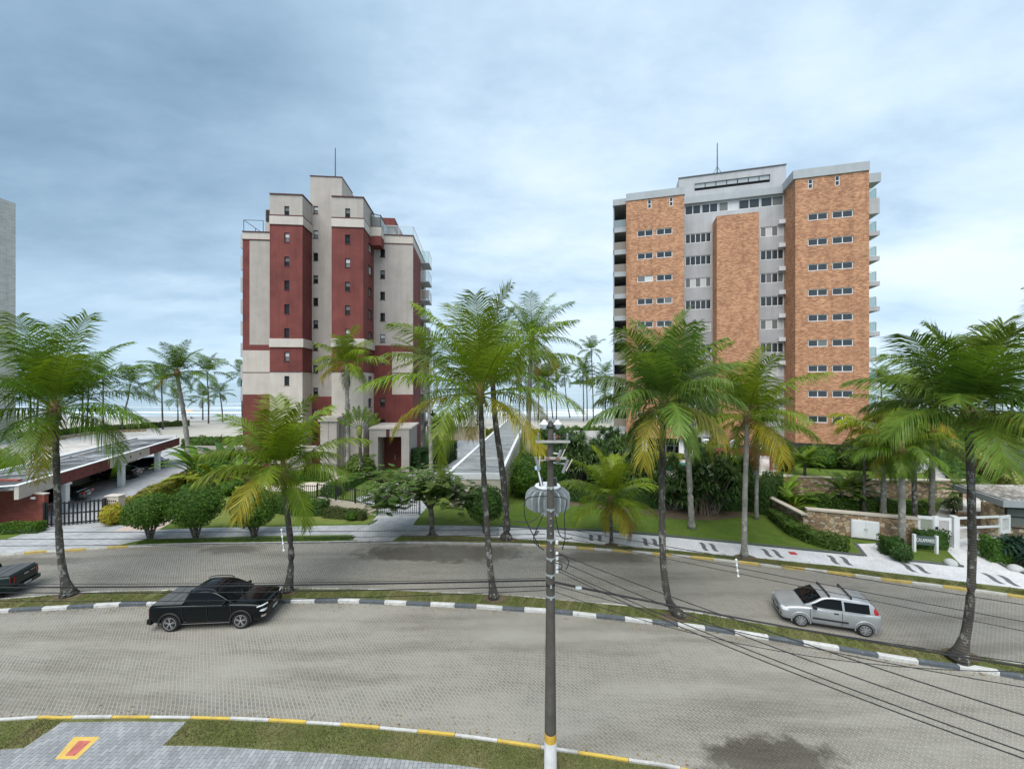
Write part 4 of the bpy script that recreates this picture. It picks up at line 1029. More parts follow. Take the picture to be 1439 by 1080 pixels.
# guard house with pebble roof
gh = thing('guard_house', GX(1435, 27, KZ), 'small guard house with a pebble covered roof at the right edge', 'guard house')
r0, r1, r2_, r3 = G(1410,703,3.0), G(1520,706,3.0), G(1505,682,3.0), G(1340,680,3.0)
g = MB(); pr = [(p.x,p.y) for p in (r0, r1, r2_, r3)]; g.prism(pr, 2.55, 2.98); g.build('roof_slab', m_pgrey, gh)
ctr = sum((V((x,y,0)) for x, y in pr), V((0,0,0)))/4
g = MB(); g.prism([tuple((V((x,y,0))*.94+ctr*.06)[:2]) for x, y in pr], 2.983, 3.06); g.build('pebble_roof', m_pebble, gh)
s0 = G(1390, 758); g = MB(); g.box(s0.x, s0.x+1.0, s0.y-.1, s0.y+.5, KZ, 2.546); g.build('stone_pier', m_stone, gh)
g = MB(); gx0 = s0.x+1.02; g.prism([(gx0,s0.y-.05),(gx0+4,s0.y-1.2),(gx0+4,s0.y-1.15),(gx0,s0.y)], KZ+.9, 2.54); w = g.build('window', m_glass2, gh)
g = MB(); 
for k in range(4): x = gx0+k*1.2; y = s0.y-.08-k*1.2*.2875; g.box(x, x+.08, y-.06, y+.02, KZ, 2.54)
for zz in (.95, 1.7, 2.25): g.bar((gx0,s0.y-.1,zz+.3*0), (gx0+4,s0.y-1.25,zz), .05)
g.build('frame', m_black, w)
g = MB(); g.prism([(gx0,s0.y-.04),(gx0+4,s0.y-1.19),(gx0+4,s0.y+3),(gx0,s0.y+3)], KZ, KZ+.89); g.build('wall', m_stone, gh)
# sign board
sn = thing('name_sign', G(1301,771), 'green board sign lettered CALAMARES between two white posts on the grass', 'sign')
pa, pb = G(1284.5,777), G(1316,780)
for p in (pa, pb):
    g = MB(); g.box(p.x-.07,p.x+.07,p.y-.07,p.y+.07,KZ,1.25); g.build('post', m_wpaint, sn)
g = MB(); d = (pb-pa).normalized(); wallseg(g, pa+d*.075, pb-d*.075, .60, 1.16, .05); bd = g.build('board', M('dark_green_board', (.07,.10,.095), .7, .15, 3), sn)
mid = (pa+pb)/2; ang = math.atan2(d.y, d.x); root = ORG[sn.name]
m4 = Matrix.Translation(V((mid.x-root.x, mid.y-.012-root.y, .88-root.z))) @ Matrix.Rotation(ang, 4, 'Z') @ Matrix.Rotation(rad(90), 4, 'X') @ Matrix.Diagonal((.66, 1.25, 1, 1))
font_mesh('CALAMARES', .26, 'lettering', m_wpaint, bd, m4)
# boulders
def boulder(p, sx, sy, sz, label, seed):
    bm = bmesh.new(); bmesh.ops.create_icosphere(bm, subdivisions=3, radius=1)
    for v in bm.verts:
        v.co *= 1+.10*noise.noise(v.co*1.3+V((seed,0,0))); v.co = V((v.co.x*sx, v.co.y*sy, max(-.55, v.co.z)*sz))
    me = bpy.data.meshes.new('boulder'); bm.to_mesh(me); bm.free(); me.materials.append(m_bould); me.polygons.foreach_set('use_smooth', [True]*len(me.polygons))
    o = bpy.data.objects.new('boulder', me); C.objects.link(o); o.location = p; tag(o, label, 'boulder', 'white boulders at the gate')
m_bould = M('white_boulder_stone', (.40,.41,.41), .85, .12, 3, bump=.3)
boulder(G(1336,791,.2), .33, .30, .27, 'round white boulder on the grass right of the green sign', 1)
boulder(G(1427,799,.2), .38, .30, .25, 'flattened white boulder in front of the guard house shrubs', 4)
# grey wall and far right hedge side
gw = thing('side_wall', GX(1420, 46, KZ), 'plain grey side wall beyond the yellow green hedge on the right', 'wall')
g = MB(); a, b = G(1396,645,0), G(1500,700,0); wallseg(g, a, b, KZ, 3.0, .3); g.build('wall', m_grey, gw)
# red timber pergola in the pool garden and one by the beach
m_timber = M('red_brown_timber', (.22,.075,.045), .75, .2, 3)
def pergola(p, w, d, h, label, z):
    t = thing('pergola', (p.x,p.y,z), label, 'pergola'); x, y = p.x, p.y
    for i, j in ((0,0),(1,0),(0,1),(1,1)):
        g = MB(); g.box(x+i*(w-.2),x+i*(w-.2)+.2,y+j*(d-.2),y+j*(d-.2)+.2,z,z+h); g.build('post', m_timber, t)
    g = MB()
    for j in (0, d-.16): g.box(x-.3,x+w+.3,y+j,y+j+.16,z+h+.003,z+h+.22)
    g.build('beam', m_timber, t)
    g = MB(); n = int(w/.45)
    for i in range(n+1): g.box(x+i*w/n-.05,x+i*w/n+.05,y-.4,y+d+.4,z+h+.224,z+h+.36)
    g.build('rafter', m_timber, t)
pergola(GX(1030, 41.5), 4.2, 3, 1.6, 'red brown timber pergola in the pool garden between two palm trunks', zt_)
pergola(GX(778, 57), 3.6, 3.0, 2.6, 'red brown timber pergola behind the pole beside the beach', KZ)
# parasol and sitting person on the beach
pb_ = G(266, 587.5, -.5)
um = thing('beach_umbrella', pb_, 'pale orange beach umbrella on the sand near the water', 'beach umbrella')
g = MB(); g.tube([pb_, pb_+V((0,0,2.5))], .05, 6); g.build('pole', m_wpaint, um)
g = MB(); g.lathe([(1.5,2.15),(1.2,2.4),(.6,2.62),(.03,2.75)], pb_, 'Z', 12); g.build('canopy', M('orange_canvas', (.62,.40,.25), .8, .1, 2), um)
def sitting_person(p, rz):
    me = bpy.data.meshes.new('person')
    J = [(0,0,.12),(0,.05,.38),(0,.04,.55),(0,.02,.66),(0,0,.78),(.16,.02,.55),(.27,-.05,.34),(.22,-.3,.3),(-.16,.02,.55),(-.27,-.05,.34),(-.22,-.3,.3),(.11,-.02,.12),(.15,-.38,.42),(.14,-.62,.06),(.14,-.78,.05),(-.11,-.02,.12),(-.15,-.38,.42),(-.14,-.62,.06),(-.14,-.78,.05),(0,-.02,.88)]
    E = [(0,1),(1,2),(2,3),(3,4),(4,19),(2,5),(5,6),(6,7),(2,8),(8,9),(9,10),(0,11),(11,12),(12,13),(13,14),(0,15),(15,16),(16,17),(17,18)]
    me.from_pydata(J, E, []); o = bpy.data.objects.new('person', me); C.objects.link(o)
    sk = o.modifiers.new('skin', 'SKIN'); rads = [.15,.15,.16,.06,.10,.07,.05,.04,.07,.05,.04,.10,.07,.045,.04,.10,.07,.045,.04,.09]
    for v, r_ in zip(me.skin_vertices[0].data, rads): v.radius = (r_, r_)
    me.skin_vertices[0].data[0].use_root = True
    ss_ = o.modifiers.new('sub', 'SUBSURF'); ss_.levels = 1; ss_.render_levels = 1
    bake(o); o.data.materials.append(M('dark_swimwear', (.04,.045,.05), .8, .2, 3)); o.location = p; o.rotation_euler = (0,0,rz)
    tag(o, 'dark clothed person sitting on the sand beside the beach umbrella', 'person')
sitting_person(G(268.5, 588, -.5), 2.6)

# ------------------------------------------------------------------ utility pole, transformer, lanterns, wires
PX, PY = GX(773.5, 10.9).x, 10.9
pz = lambda y: H-(y-CY)*PY/F
po = thing('utility_pole', (PX, PY, KZ), 'weathered concrete utility pole with a white base and yellow band', 'utility pole')
m_pole = M('pole_concrete', (.078,.070,.060), .9, .3, 2.5, bump=.25, streak=.6)
def cyl(par, name, z0, z1, r0, r1, mat, n=20):
    g = MB(); g.tube([(PX,PY,z0),(PX,PY,z1)], [r0, r1], n); return g.build(name, mat, par, smooth=False)
rad_at = lambda z: .175-.010*z
cyl(po, 'shaft', 1.303, pz(601), rad_at(1.3), rad_at(9.7), m_pole)
cyl(po, 'yellow_band', 1.07, 1.30, rad_at(1.0)+.003, rad_at(1.3)+.003, M('pole_yellow', (.50,.31,.04), .8, .25, 4))
cyl(po, 'white_base', KZ-.1, 1.067, rad_at(0)+.004, rad_at(1.0)+.004, M('pole_white', (.62,.62,.61), .8, .15, 3))
for y in (684, 715, 757, 783, 806, 820, 836):
    z = pz(y); g = MB(); r_ = rad_at(z)+.012; g.tube([(PX,PY,z-.025),(PX,PY,z+.025)], r_, 16); b_ = g.build('clamp_band', m_steel if y not in (820,) else m_black, po)
    g = MB(); g.box(PX-.025,PX+.025,PY-r_-.07,PY-r_+.01,z-.03,z+.03); g.build('bolt', m_steel, b_)
g = MB()
for k, y in enumerate((727, 737, 748, 761, 771)):
    z = pz(y); g.lathe([(.012,0),(.028,.004),(.03,.05),(.012,.055)], (PX+.0, PY-rad_at(z)-.03, z), 'Z', 8)
g.build('step_bolt', m_chrome, po)
m_ins = M('insulator_grey', (.20,.21,.225), .35, .1, 4); m_insb = M('insulator_brown', (.15,.085,.065), .35, .15, 4)
def insulator(par, p, h=.22, r=.05, mat=None):
    g = MB(); pr = []
    for i in range(5): pr += [(r*.55, h*i/5), (r, h*(i+.35)/5), (r*.55, h*(i+.6)/5)]
    g.lathe(pr+[(r*.4, h)], p, 'Z', 10); return g.build('insulator', mat or m_ins, par, smooth=True)
# upper cross bars with brown insulators, fuse cutouts
zc1, zc2 = pz(619), pz(642)
for z, x0, x1, nm in ((zc1, -.42, .52, 'crossarm'), (zc2, -.18, .42, 'crossarm')):
    g = MB(); g.box(PX+x0, PX+x1, PY-.20, PY-.13, z-.03, z+.03); g.build(nm, m_conc, po)
for x, z in ((-.35, zc1),(.10, zc1),(.45, zc1)): insulator(po, (PX+x, PY-.16, z+.033), .2, .04, m_ins)
g = MB()
for x, z in ((-.10, zc2),(.17, zc2)): g.lathe([(.02,-.09),(.055,-.08),(.06,.0),(.03,.02)], (PX+x, PY-.24, z), 'Y', 10)
g.build('spool', m_insb, po)
for x, dz, lean in ((.47,-.05,.14),(.27,.22,.10),(-.42,.03,-.1)):
    z = zc2+dz; p = V((PX+x, PY-.12, z)); g = MB(); g.tube([p, p+V((-lean,0,-.36))], .045, 8); f_ = g.build('fuse_cutout', m_ins, po)
    g = MB(); g.tube([p+V((.12,-.02,.02)), p+V((.03+lean*-.6,-.02,-.30))], .018, 6); g.build('fuse_tube', m_cap, f_)
    g = MB(); g.tube([V((PX,PY,z-.1)), p+V((0,0,-.12))], .02, 5); g.build('bracket', m_steel, f_)
# twin lanterns at the top
def lantern(x, label):
    t = thing('street_lantern', (PX+x, PY, pz(603)), label, 'lantern', 'lanterns on the utility pole')
    z = pz(603); o = (PX+x, PY, z)
    g = MB(); g.lathe([(.03,0),(.055,.02),(.125,.13),(.115,.14)], o, 'Z', 6); g.build('shade', glassmat('frosted_glass', (.62,.66,.70), .3), t)
    g = MB(); g.lathe([(.135,.143),(.06,.22),(.05,.24),(.02,.27)], o, 'Z', 6); g.build('cap', m_wpaint, t)
    g = MB(); g.tube([(PX+(.07 if x > 0 else -.07),PY,z-.06),(PX+x*.6,PY,z-.10),(PX+x,PY,z-.003)], .018, 6); g.build('arm', m_black, t)
lantern(-.17, 'left of the two white hexagonal lanterns on top of the utility pole')
lantern(.20, 'right of the two white hexagonal lanterns on top of the utility pole')
g = MB(); g.lathe([(.10,0),(.12,.05),(.06,.16),(.02,.2)], (PX,PY,pz(601)), 'Z', 10); g.build('cap', m_black, po)
# transformer behind the pole
tr = thing('transformer', (PX, PY+.5, pz(728)), 'pale grey pole transformer with curved cooling fins and two bushings', 'transformer')
tz0, tz1 = pz(727), pz(692); tx, ty = PX-.02, PY+.62
m_tr = M('transformer_paint', (.26,.29,.295), .5, .12, 3, streak=.3)
g = MB(); g.lathe([(.20,tz0),(.33,tz0+.02),(.36,tz0+.08),(.36,tz1-.10),(.33,tz1)], (tx,ty,0), 'Z', 24); g.build('tank', m_tr, tr, smooth=False)
g = MB(); g.lathe([(.37,tz1+.003),(.38,tz1+.03),(.36,tz1+.06),(.1,tz1+.085)], (tx,ty,0), 'Z', 24); g.build('lid', m_wpaint, tr)
for s in (-1, 1):
    g = MB()
    for k in range(7):
        a = rad(-62+k*21)*1.0; dx, dy = math.cos(a)*s, math.sin(a)
        pr = [(.34,tz1-.04),(.52,tz1-.06),(.63,tz1-.16),(.66,tz1-.30),(.64,tz0+.14),(.55,tz0+.06),(.36,tz0+.05)]
        pts = [V((tx+dx*r_, ty+dy*r_, z)) for r_, z in pr]; n = V((-dy*s, dx*s, 0))*.022
        ins = [V((tx+dx*.35, ty+dy*.35, z)) for r_, z in pr]
        for a_, b_, c_, d_ in zip(pts, pts[1:], ins, ins[1:]):
            g.poly([a_-n, b_-n, b_+n, a_+n]); g.poly([a_-n, c_-n, d_-n, b_-n]); g.poly([a_+n, b_+n, d_+n, c_+n])
    g.build('cooling_fins', m_tr, tr)
for x, r_ in ((-.21,.035),(.20,.035)):
    g = MB(); g.lathe([(.05,0),(.06,.03),(.04,.05),(.055,.07),(.035,.10),(.05,.12),(.03,.15),(.045,.17),(.02,.22)], (tx+x, ty-.15, tz1+.07), 'Z', 10); bu = g.build('bushing', m_insb if 0 else m_black, tr)
    g = MB(); g.tube([(tx+x-.05,ty-.15,tz1+.09),(tx+x-.05,ty-.15,tz1+.27),(tx+x,ty-.15,tz1+.32),(tx+x+.05,ty-.15,tz1+.27),(tx+x+.05,ty-.15,tz1+.09)], .009, 5); g.build('arcing_horn', m_chrome, bu)
g = MB(); p = V((tx-.19, ty-.25, tz1+.08)); q = V(P(755.5,657,PY+.45)); g.tube([p, q], [.022, .028], 8); sa = g.build('surge_arrester', m_wpaint, tr)
g = MB(); g.lathe([(.03,-.06),(.085,-.05),(.085,.02),(.06,.05)], q, 'Z', 12); g.build('arrester_cap', M('pale_blue_cap', (.35,.52,.60), .4, .1, 3), sa)
g = MB(); g.box(tx-.30,tx-.1,ty-.345,ty-.32,tz0+.15,tz0+.42); g.box(tx-.05-.15,tx+.27,ty-.46,ty-.34,tz0-.02,tz0+.06); g.build('mounting_bracket', m_steel, tr)

def wire(pts, r, name='cable', label=None, group='cables strung from the utility pole', sag=None, n=14):
    """pts: world points; each span hangs by sag"""
    g = MB(); L = []
    for i, (a, b) in enumerate(zip(pts, pts[1:])):
        s = sag[i] if isinstance(sag, (list, tuple)) else (sag or 0)
        for k in range(n):
            t = k/n; p = V(a).lerp(V(b), t); p.z -= 4*s*t*(1-t); L.append(p)
    L.append(V(pts[-1])); g.tube(L, r, 5)
    return g.build(name, m_wire, label=label, cat='cable', group=group, base=L[0])
top = lambda y, dx=0, dy=0: V((PX+dx, PY+dy, pz(y)))
# bundles along the street to the left
Lx = lambda y, X, z=None: V((X, 11.9-.03*(X+15)-.004*(X+15)**2, H-(y-CY)*11.6/F))
def toleft(y0, y1, r, lab, sag=.12, dy=0):     # leaves the frame at photo row y1
    Y = 12.6; e = P(-120, y1, Y); wire([top(y0, -.13, dy), e], r, label=lab, sag=sag)
toleft(815, 825, .022, 'thick black cable running left from the dark clamp on the pole', .06)
toleft(823, 831, .014, 'thin black cable just below the thick one running left', .10)
toleft(829, 842, .010, 'lowest thin cable running left across the median grass', .16)
toleft(745, 746, .009, 'topmost thin cable running left across the pavement', .05, .1)
toleft(752, 757, .009, 'middle thin cable of the spaced trio running left', .05, .1)
toleft(758, 767, .009, 'lower thin cable of the spaced trio running left', .05, .1)
toleft(812, 819, .008, 'slender wire above the thick cable running left', .08)
def toright(y0, x1, y1, Y1, r, lab, sag=.15, dx=.13):
    wire([top(y0, dx), P(x1, y1, Y1)], r, label=lab, sag=sag)
toright(817, 1560, 955, 8.2, .022, 'thick black cable running right along the median past the big palm', .10)
toright(819, 1560, 948, 8.2, .012, 'thin cable riding above the thick right hand cable', .12)
toright(822, 1560, 984, 8.0, .010, 'thin cable sagging below the thick right hand cable', .22)
toright(740, 1560, 868, 8.4, .009, 'upper thin cable crossing the far lane to the right', .04)
toright(746, 1560, 895, 8.4, .009, 'second thin cable crossing the far lane to the right', .04)
toright(752, 1560, 910, 8.4, .008, 'third thin cable crossing above the silver hatchback', .02)
for k, (y0, y1, x1) in enumerate(((775,1055,1600),(785,1088,1600),(796,1112,1600),(800,1122,1600))):
    toright(y0, x1, y1, 4.6, .010, ['uppermost','second','third','lowest'][k]+' of four heavy cables swooping to the lower right corner', .12+.02*k)
toright(831, 1560, 940, 9.5, .009, 'slack cable sagging over the kerb below the silver hatchback', .75)
g = MB(); p = P(813, 826, 10.3); g.lathe([(.02,-.09),(.05,-.07),(.05,.07),(.02,.09)], p, 'X', 8); g.build('splice_box', m_steel, label='small pale splice box clipped on the thick right hand cable', cat='splice box', base=p)
# service tails looping round the transformer
for k, (pts, lab) in enumerate((([top(697,-.10,.0),P(741,700,10.6),P(737,722,10.6),P(746,745,10.6),P(757,766,10.7)], 'black service cable looping down the left face of the transformer'),
    ([P(764,722,10.5),P(752,748,10.5),P(750,758,10.5),P(754,765,10.5),P(764,772,10.6)], 'short black cable loop beside the pole below the transformer'),
    ([top(697,.10,.0),P(796,702,10.6),P(793,725,10.6),P(794,755,10.6),P(790,772,10.7)], 'black service cable looping down the right face of the transformer'),
    ([P(780,722,10.5),P(786,750,10.5),P(795,757,10.5),P(804,755,10.5)], 'black cable curling right below the transformer'),
    ([top(778,.12,-.1),P(789,780,10.4),P(798,785,10.4),P(799,792,10.4),P(795,800,10.4)], 'small black cable loop on the right side of the pole'),
    ([top(788,.12,-.1),P(790,793,10.4),P(789,799,10.4),P(782,800,10.5)], 'black connector loop against the right side of the pole'),
    ([P(721,732,10.6),P(745,733,10.6),P(757,725,10.7)], 'black cable end sticking out left below the transformer'))):
    g = MB(); l = spline(pts, .06); g.tube(l, .014, 5); g.build('service_cable', m_wire, label=lab, cat='cable', group='service cables looping round the transformer', base=l[0])
g = MB()
for y in (760, 776, 782, 790, 795, 800):
    z = pz(y); g.lathe([(.02,-.05),(.04,-.04),(.04,.04),(.02,.05)], (PX+rad_at(z)+.06, PY-.08, z), 'Z', 8)
g.build('spool_insulators', m_wpaint, po)
def spacer(px, py0, py1, Y, lab):
    a, b = P(px-1.5, py0, Y), P(px+1.5, py1, Y); t = thing('cable_spacer', b, lab, 'cable spacer', 'white spacers hanging on the cables')
    g = MB(); g.tube([a, b], .010, 6); g.build('rod', m_wpaint, t)
    for k in range(4):
        p = a.lerp(b, k/3); g = MB(); g.lathe([(.006,-.025),(.026,-.012),(.028,.01),(.008,.026)], p, 'Z', 8); g.build('clip', m_wpaint, t)
spacer(397, 744, 773, 11.6, 'white cable spacer hanging left of the pole near the leaning palm')
spacer(1036, 786, 809, 9.8, 'white cable spacer hanging right of the pole near the verge palm')
# ------------------------------------------------------------------ vehicles (x forward, y left, z up)
m_carglass = glassmat('car_glass', (.004,.005,.006), .04, spec=.16)
m_plast = M('black_plastic', (.022,.022,.023), .6, .1, 6)
m_lampr = glassmat('red_lamp', (.35,.01,.012), .12); m_lampw = glassmat('clear_lamp', (.62,.64,.66), .1)
m_plate = M('number_plate', (.45,.46,.47), .5, .05, 6)
m_rim = M('alloy_rim', (.48,.49,.50), .35, .08, 6, metal=.7)
m_rimd = M('dark_rim', (.02,.02,.022), .5, .1, 6)

def wheel(par, x, y, r, w, side, spokes=5, cover=False):
    g = MB(); o = (x, y, r)
    g.lathe([(r*.60,-w/2),(r*.90,-w/2),(r*.985,-w*.36),(r,-w*.2),(r,w*.2),(r*.985,w*.36),(r*.90,w/2),(r*.60,w/2)], o, 'Y', 28)
    t = g.build('tyre', m_rub, par, local=True, smooth=False)
    s = side; yo = s*w*.5
    g = MB(); g.lathe([(r*.68,s*w*.30),(r*.71,s*w*.52),(r*.66,s*w*.515),(r*.62,s*w*.30)], o, 'Y', 28); g.lathe([(.001,s*w*.3),(r*.16,s*w*.32),(r*.15,s*w*.50),(.001,s*w*.52)], o, 'Y', 14)
    for k in range(spokes):
        a = 2*math.pi*k/spokes+.3
        for off in ((-.16, .16) if not cover else (-.2, 0, .2)):
            c0, s0 = math.cos(a+off*.6), math.sin(a+off*.6); c1, s1 = math.cos(a+off), math.sin(a+off)
            g.bar((x+c0*r*.13, y+yo*.92, r+s0*r*.13), (x+c1*r*.61, y+yo*.98, r+s1*r*.66), r*.10, .02)
    g.build('rim', m_rim, t, local=True)
    g = MB(); g.lathe([(.001,s*w*.25),(r*.6,s*w*.25),(r*.6,s*w*.2),(.001,s*w*.2)], o, 'Y', 20); g.build('brake_disc', m_rimd, t, local=True)

from mathutils.bvhtree import BVHTree
def decal(t, body, name, c, d, hw, hh, mat, off=.008, shape='rect', nx=10, ny=6, skew=0.):
    """thin shell that follows the body: rays from c along d over a hw x hh field"""
    bv = BVHTree.FromPolygons([v.co for v in body.data.vertices], [p.vertices for p in body.data.polygons]); d = V(d).normalized()
    s = d.cross(V((0,0,1))).normalized(); u = s.cross(d).normalized(); grid = {}
    for i in range(nx+1):
        for j in range(ny+1):
            a, b = i/nx*2-1, j/ny*2-1
            if shape == 'ellipse': a, b = a*math.sqrt(1-b*b/2), b*math.sqrt(1-a*a/2)
            h = bv.ray_cast(V(c)-d*1.5+s*(a*hw+skew*b*hh)+u*b*hh, d, 4)
            if h[0] is not None: grid[i, j] = h[0]-d*off
    g = MB(); ids = {k: g.vert(p) for k, p in grid.items()}
    for i in range(nx):
        for j in range(ny):
            q = [(i,j),(i+1,j),(i+1,j+1),(i,j+1)]
            if all(k in ids for k in q): g.face([ids[k] for k in q])
    return g.build(name, mat, t, local=True, smooth=True)
def vehicle(name, loc, heading, label, cat, st, wheels, cab, paintm, extra, wr=.3, ww=.19, track=.70, sub=2, plast=None, group=None):
    t = thing(name, loc, label, cat, group, rz=heading)
    g = MB(); rings = []
    for (x, w, zb, zs, zt) in st:
        h = [(0,zb),(w*.85,zb),(w*.975,zb+.10),(w,zb+(zs-zb)*.5),(w*.985,zs-.10),(w*.945,zs-.01),(w*.80,zs+(zt-zs)*.45),(w*.45,zt-.006),(0,zt)]
        ring = [(x, y, z) for y, z in h]+[(x, -y, z) for y, z in h[-2:0:-1]]
        rings.append(ring)
    g.loft(rings); body = g.build('body', [paintm, m_plast], t, local=True, smooth=True)
    modify(body, ('SUBSURF', dict(levels=sub, render_levels=sub)))
    bake(body)
    cuts = []
    for x, s in ((wheels[0],1),(wheels[0],-1),(wheels[1],1),(wheels[1],-1)):
        c = MB(); c.lathe([(wr*1.20, -.25),(wr*1.20,.25)], (x, s*(track+.13), wr+.02), 'Y', 28); cuts.append(c.build('cutter', m_plast, t, local=True))
    bake(body, cuts)
    for x in wheels:
        for s in (1, -1):
            wheel(t, x, s*track, wr, ww, s, **extra.get('wheel', {}))
    # cabin: one smooth shell lofted along the roof line
    prof, belt, wb, wt = cab; xs = sorted(p[0] for p in prof); zmax = max(p[1] for p in prof); pf = sorted(prof); xm, hl = (pf[0][0]+pf[-1][0])/2, (pf[-1][0]-pf[0][0])/2
    def zr(x):
        x = min(max(x, pf[0][0]), pf[-1][0])
        for (a, za), (b, zb) in zip(pf, pf[1:]):
            if a <= x <= b:
                k = pf.index((a, za)); m0 = (zb-pf[max(k-1,0)][1])/max(1e-6, b-pf[max(k-1,0)][0]); m1 = (pf[min(k+2,len(pf)-1)][1]-za)/max(1e-6, pf[min(k+2,len(pf)-1)][0]-a)
                h = b-a; u = (x-a)/h; return (2*u**3-3*u*u+1)*za+(u**3-2*u*u+u)*h*m0+(-2*u**3+3*u*u)*zb+(u**3-u*u)*h*m1
    def yw(x, z):
        f = max(0, (z-belt)/(zmax-belt)); return (wb-(wb-wt)*f**1.25)*(1-.13*abs((x-xm)/hl)**4)
    def side(x, z, s, off=0.): return V((x, s*(yw(x, z)+off), z))
    def top(x, k, off=0.): e = zr(x); return V((x, k*yw(x, e-.05*min(1,(e-belt)/.3)), e-.05*min(1,(e-belt)/.3)*k*k+off))
    g = MB(); rows = []; nx = 30
    for i in range(nx+1):
        x = pf[0][0]+(pf[-1][0]-pf[0][0])*i/nx; e = top(x, 1).z
        half = [side(x, belt-.03+(e-belt+.03)*v, 1) for v in (0,.2,.4,.6,.8,.93)]+[top(x, k) for k in (.985,.9,.7,.35,0)]
        rows.append([tuple(p) for p in half]+[(p.x,-p.y,p.z) for p in half[-2::-1]])
    g.loft(rows, closed=False, cap=True); cabin = g.build('cabin', paintm, t, local=True, smooth=True)
    for s in (1, -1):                         # side windows
        for (xa, xb, ztop) in extra['side_windows']:
            g = MB(); n = 12; lo = []; hi = []
            for i in range(n+1):
                x = xa+(xb-xa)*i/n; z0 = belt+.045; z1 = max(z0+.004, min(ztop, top(x, 1).z-.055)); lo.append([side(x, z0+(z1-z0)*v, s, .007) for v in (0,.33,.66,1)])
            for a, b in zip(lo, lo[1:]):
                for k in range(3): g.poly([a[k], b[k], b[k+1], a[k+1]])
            g.build('side_window', m_carglass, t, local=True, smooth=True)
    def pane(name, xa, xb, k, mat=None, off=.010):
        g = MB(); n = 8; m_ = 8
        G_ = [[top(xa+(xb-xa)*i/n, -k+2*k*j/m_)+V((off*1.2*(1 if xa > 0 else -1), 0, off)) for j in range(m_+1)] for i in range(n+1)]
        for i in range(n):
            for j in range(m_): g.poly([G_[i][j], G_[i+1][j], G_[i+1][j+1], G_[i][j+1]])
        return g.build(name, mat or m_carglass, t, local=True, smooth=True)
    pane('windscreen', *extra['windscreen'], .90); pane('rear_window', *extra['rear'], .84)
    t_top[t.name] = (zr, yw, cabin, pane)
    return t, side, body
t_top = {}
def lamp(t, name, pts, mat, depth=.02):
    g = MB(); g.loft([[tuple(p) for p in pts], [tuple(V(p)+V((depth,0,0))) for p in pts]]); return g.build(name, mat, t, local=True)
def seam(t, pts, name='door_seam', w=.012, mat=None):
    g = MB()
    for a, b in zip(pts, pts[1:]): g.bar(a, b, w, w)
    return g.build(name, mat or m_plast, t, local=True)
def mirror(t, x, y, z, mat):
    for s in (1, -1):
        g = MB(); r_ = [[(x+dx, s*(y+dy*k), z+dz*k) for dy, dz in ((.02,-.06),(.19,-.05),(.20,.05),(.03,.07))] for dx, k in ((-.04,1),(.03,1),(.08,.8))]
        r_ = [[(x+dx, s*(y+.02+dy), z+dz) for dy, dz in ((.0,-.06),(.17,-.05),(.18,.05),(.01,.07))] for dx in (-.04,.03)]+[[(x+.08, s*(y+.02+dy), z+dz) for dy, dz in ((.02,-.04),(.13,-.03),(.13,.03),(.02,.04))]]
        g.loft(r_); g.build('mirror', mat, t, local=True)

def heading(a, b): d = b-a; return math.atan2(d.y, d.x)
# silver hatchback
fw, rw_ = G(1125, 878.5), G(1214, 892.7)
hd = heading(rw_, fw); ux = V((math.cos(hd), math.sin(hd), 0)); uy = V((-ux.y, ux.x, 0))
WB, TR = 2.376, .715
ctr = (fw+rw_)/2-uy*TR+ux*.04
silver = paint('silver_paint', (.37,.385,.40), .45, .36, .5)
st = [(1.88,.60,.30,.60,.655),(1.875,.70,.25,.66,.71),(1.82,.78,.21,.735,.79),(1.66,.815,.195,.80,.865),(1.35,.825,.19,.865,.935),(.95,.83,.18,.92,.985),(.4,.83,.18,.935,.975),(-.4,.83,.18,.945,.985),(-1.2,.825,.19,.955,.995),(-1.62,.81,.22,.965,1.0),(-1.82,.77,.25,.94,.985),(-1.88,.68,.30,.90,.95)]
hatch, sd, hbody = vehicle('parked_car', ctr, hd, 'silver three door hatchback with two black roof bars beside the median', 'car', st, (1.15,-1.226),
    ([(1.02,.955),(.85,1.045),(.58,1.22),(.30,1.39),(.05,1.46),(-.5,1.50),(-1.0,1.485),(-1.35,1.445),(-1.58,1.36),(-1.71,1.19),(-1.79,.97)], .93, .795, .60), silver,
    {'side_windows': [(.72,-.42,1.37),(-.50,-1.42,1.33)], 'windscreen': (.97,.30), 'rear': (-1.58,-1.735), 'wheel': dict(spokes=8, cover=True)}, wr=.29, ww=.18, track=.735)
hz_, hy_, hcab, hpane = t_top[hatch.name]
for x in (.02, -.80):
    z = hz_(x)+.05; y = hy_(x, hz_(x)-.05)*.96; g = MB(); g.bar((x,y,z),(x,-y,z), .055, .035)
    for k in (y, -y): g.bar((x,k,z-.10),(x,k*.985,z), .06)
    g.build('roof_bar', m_plast, hatch, local=True)
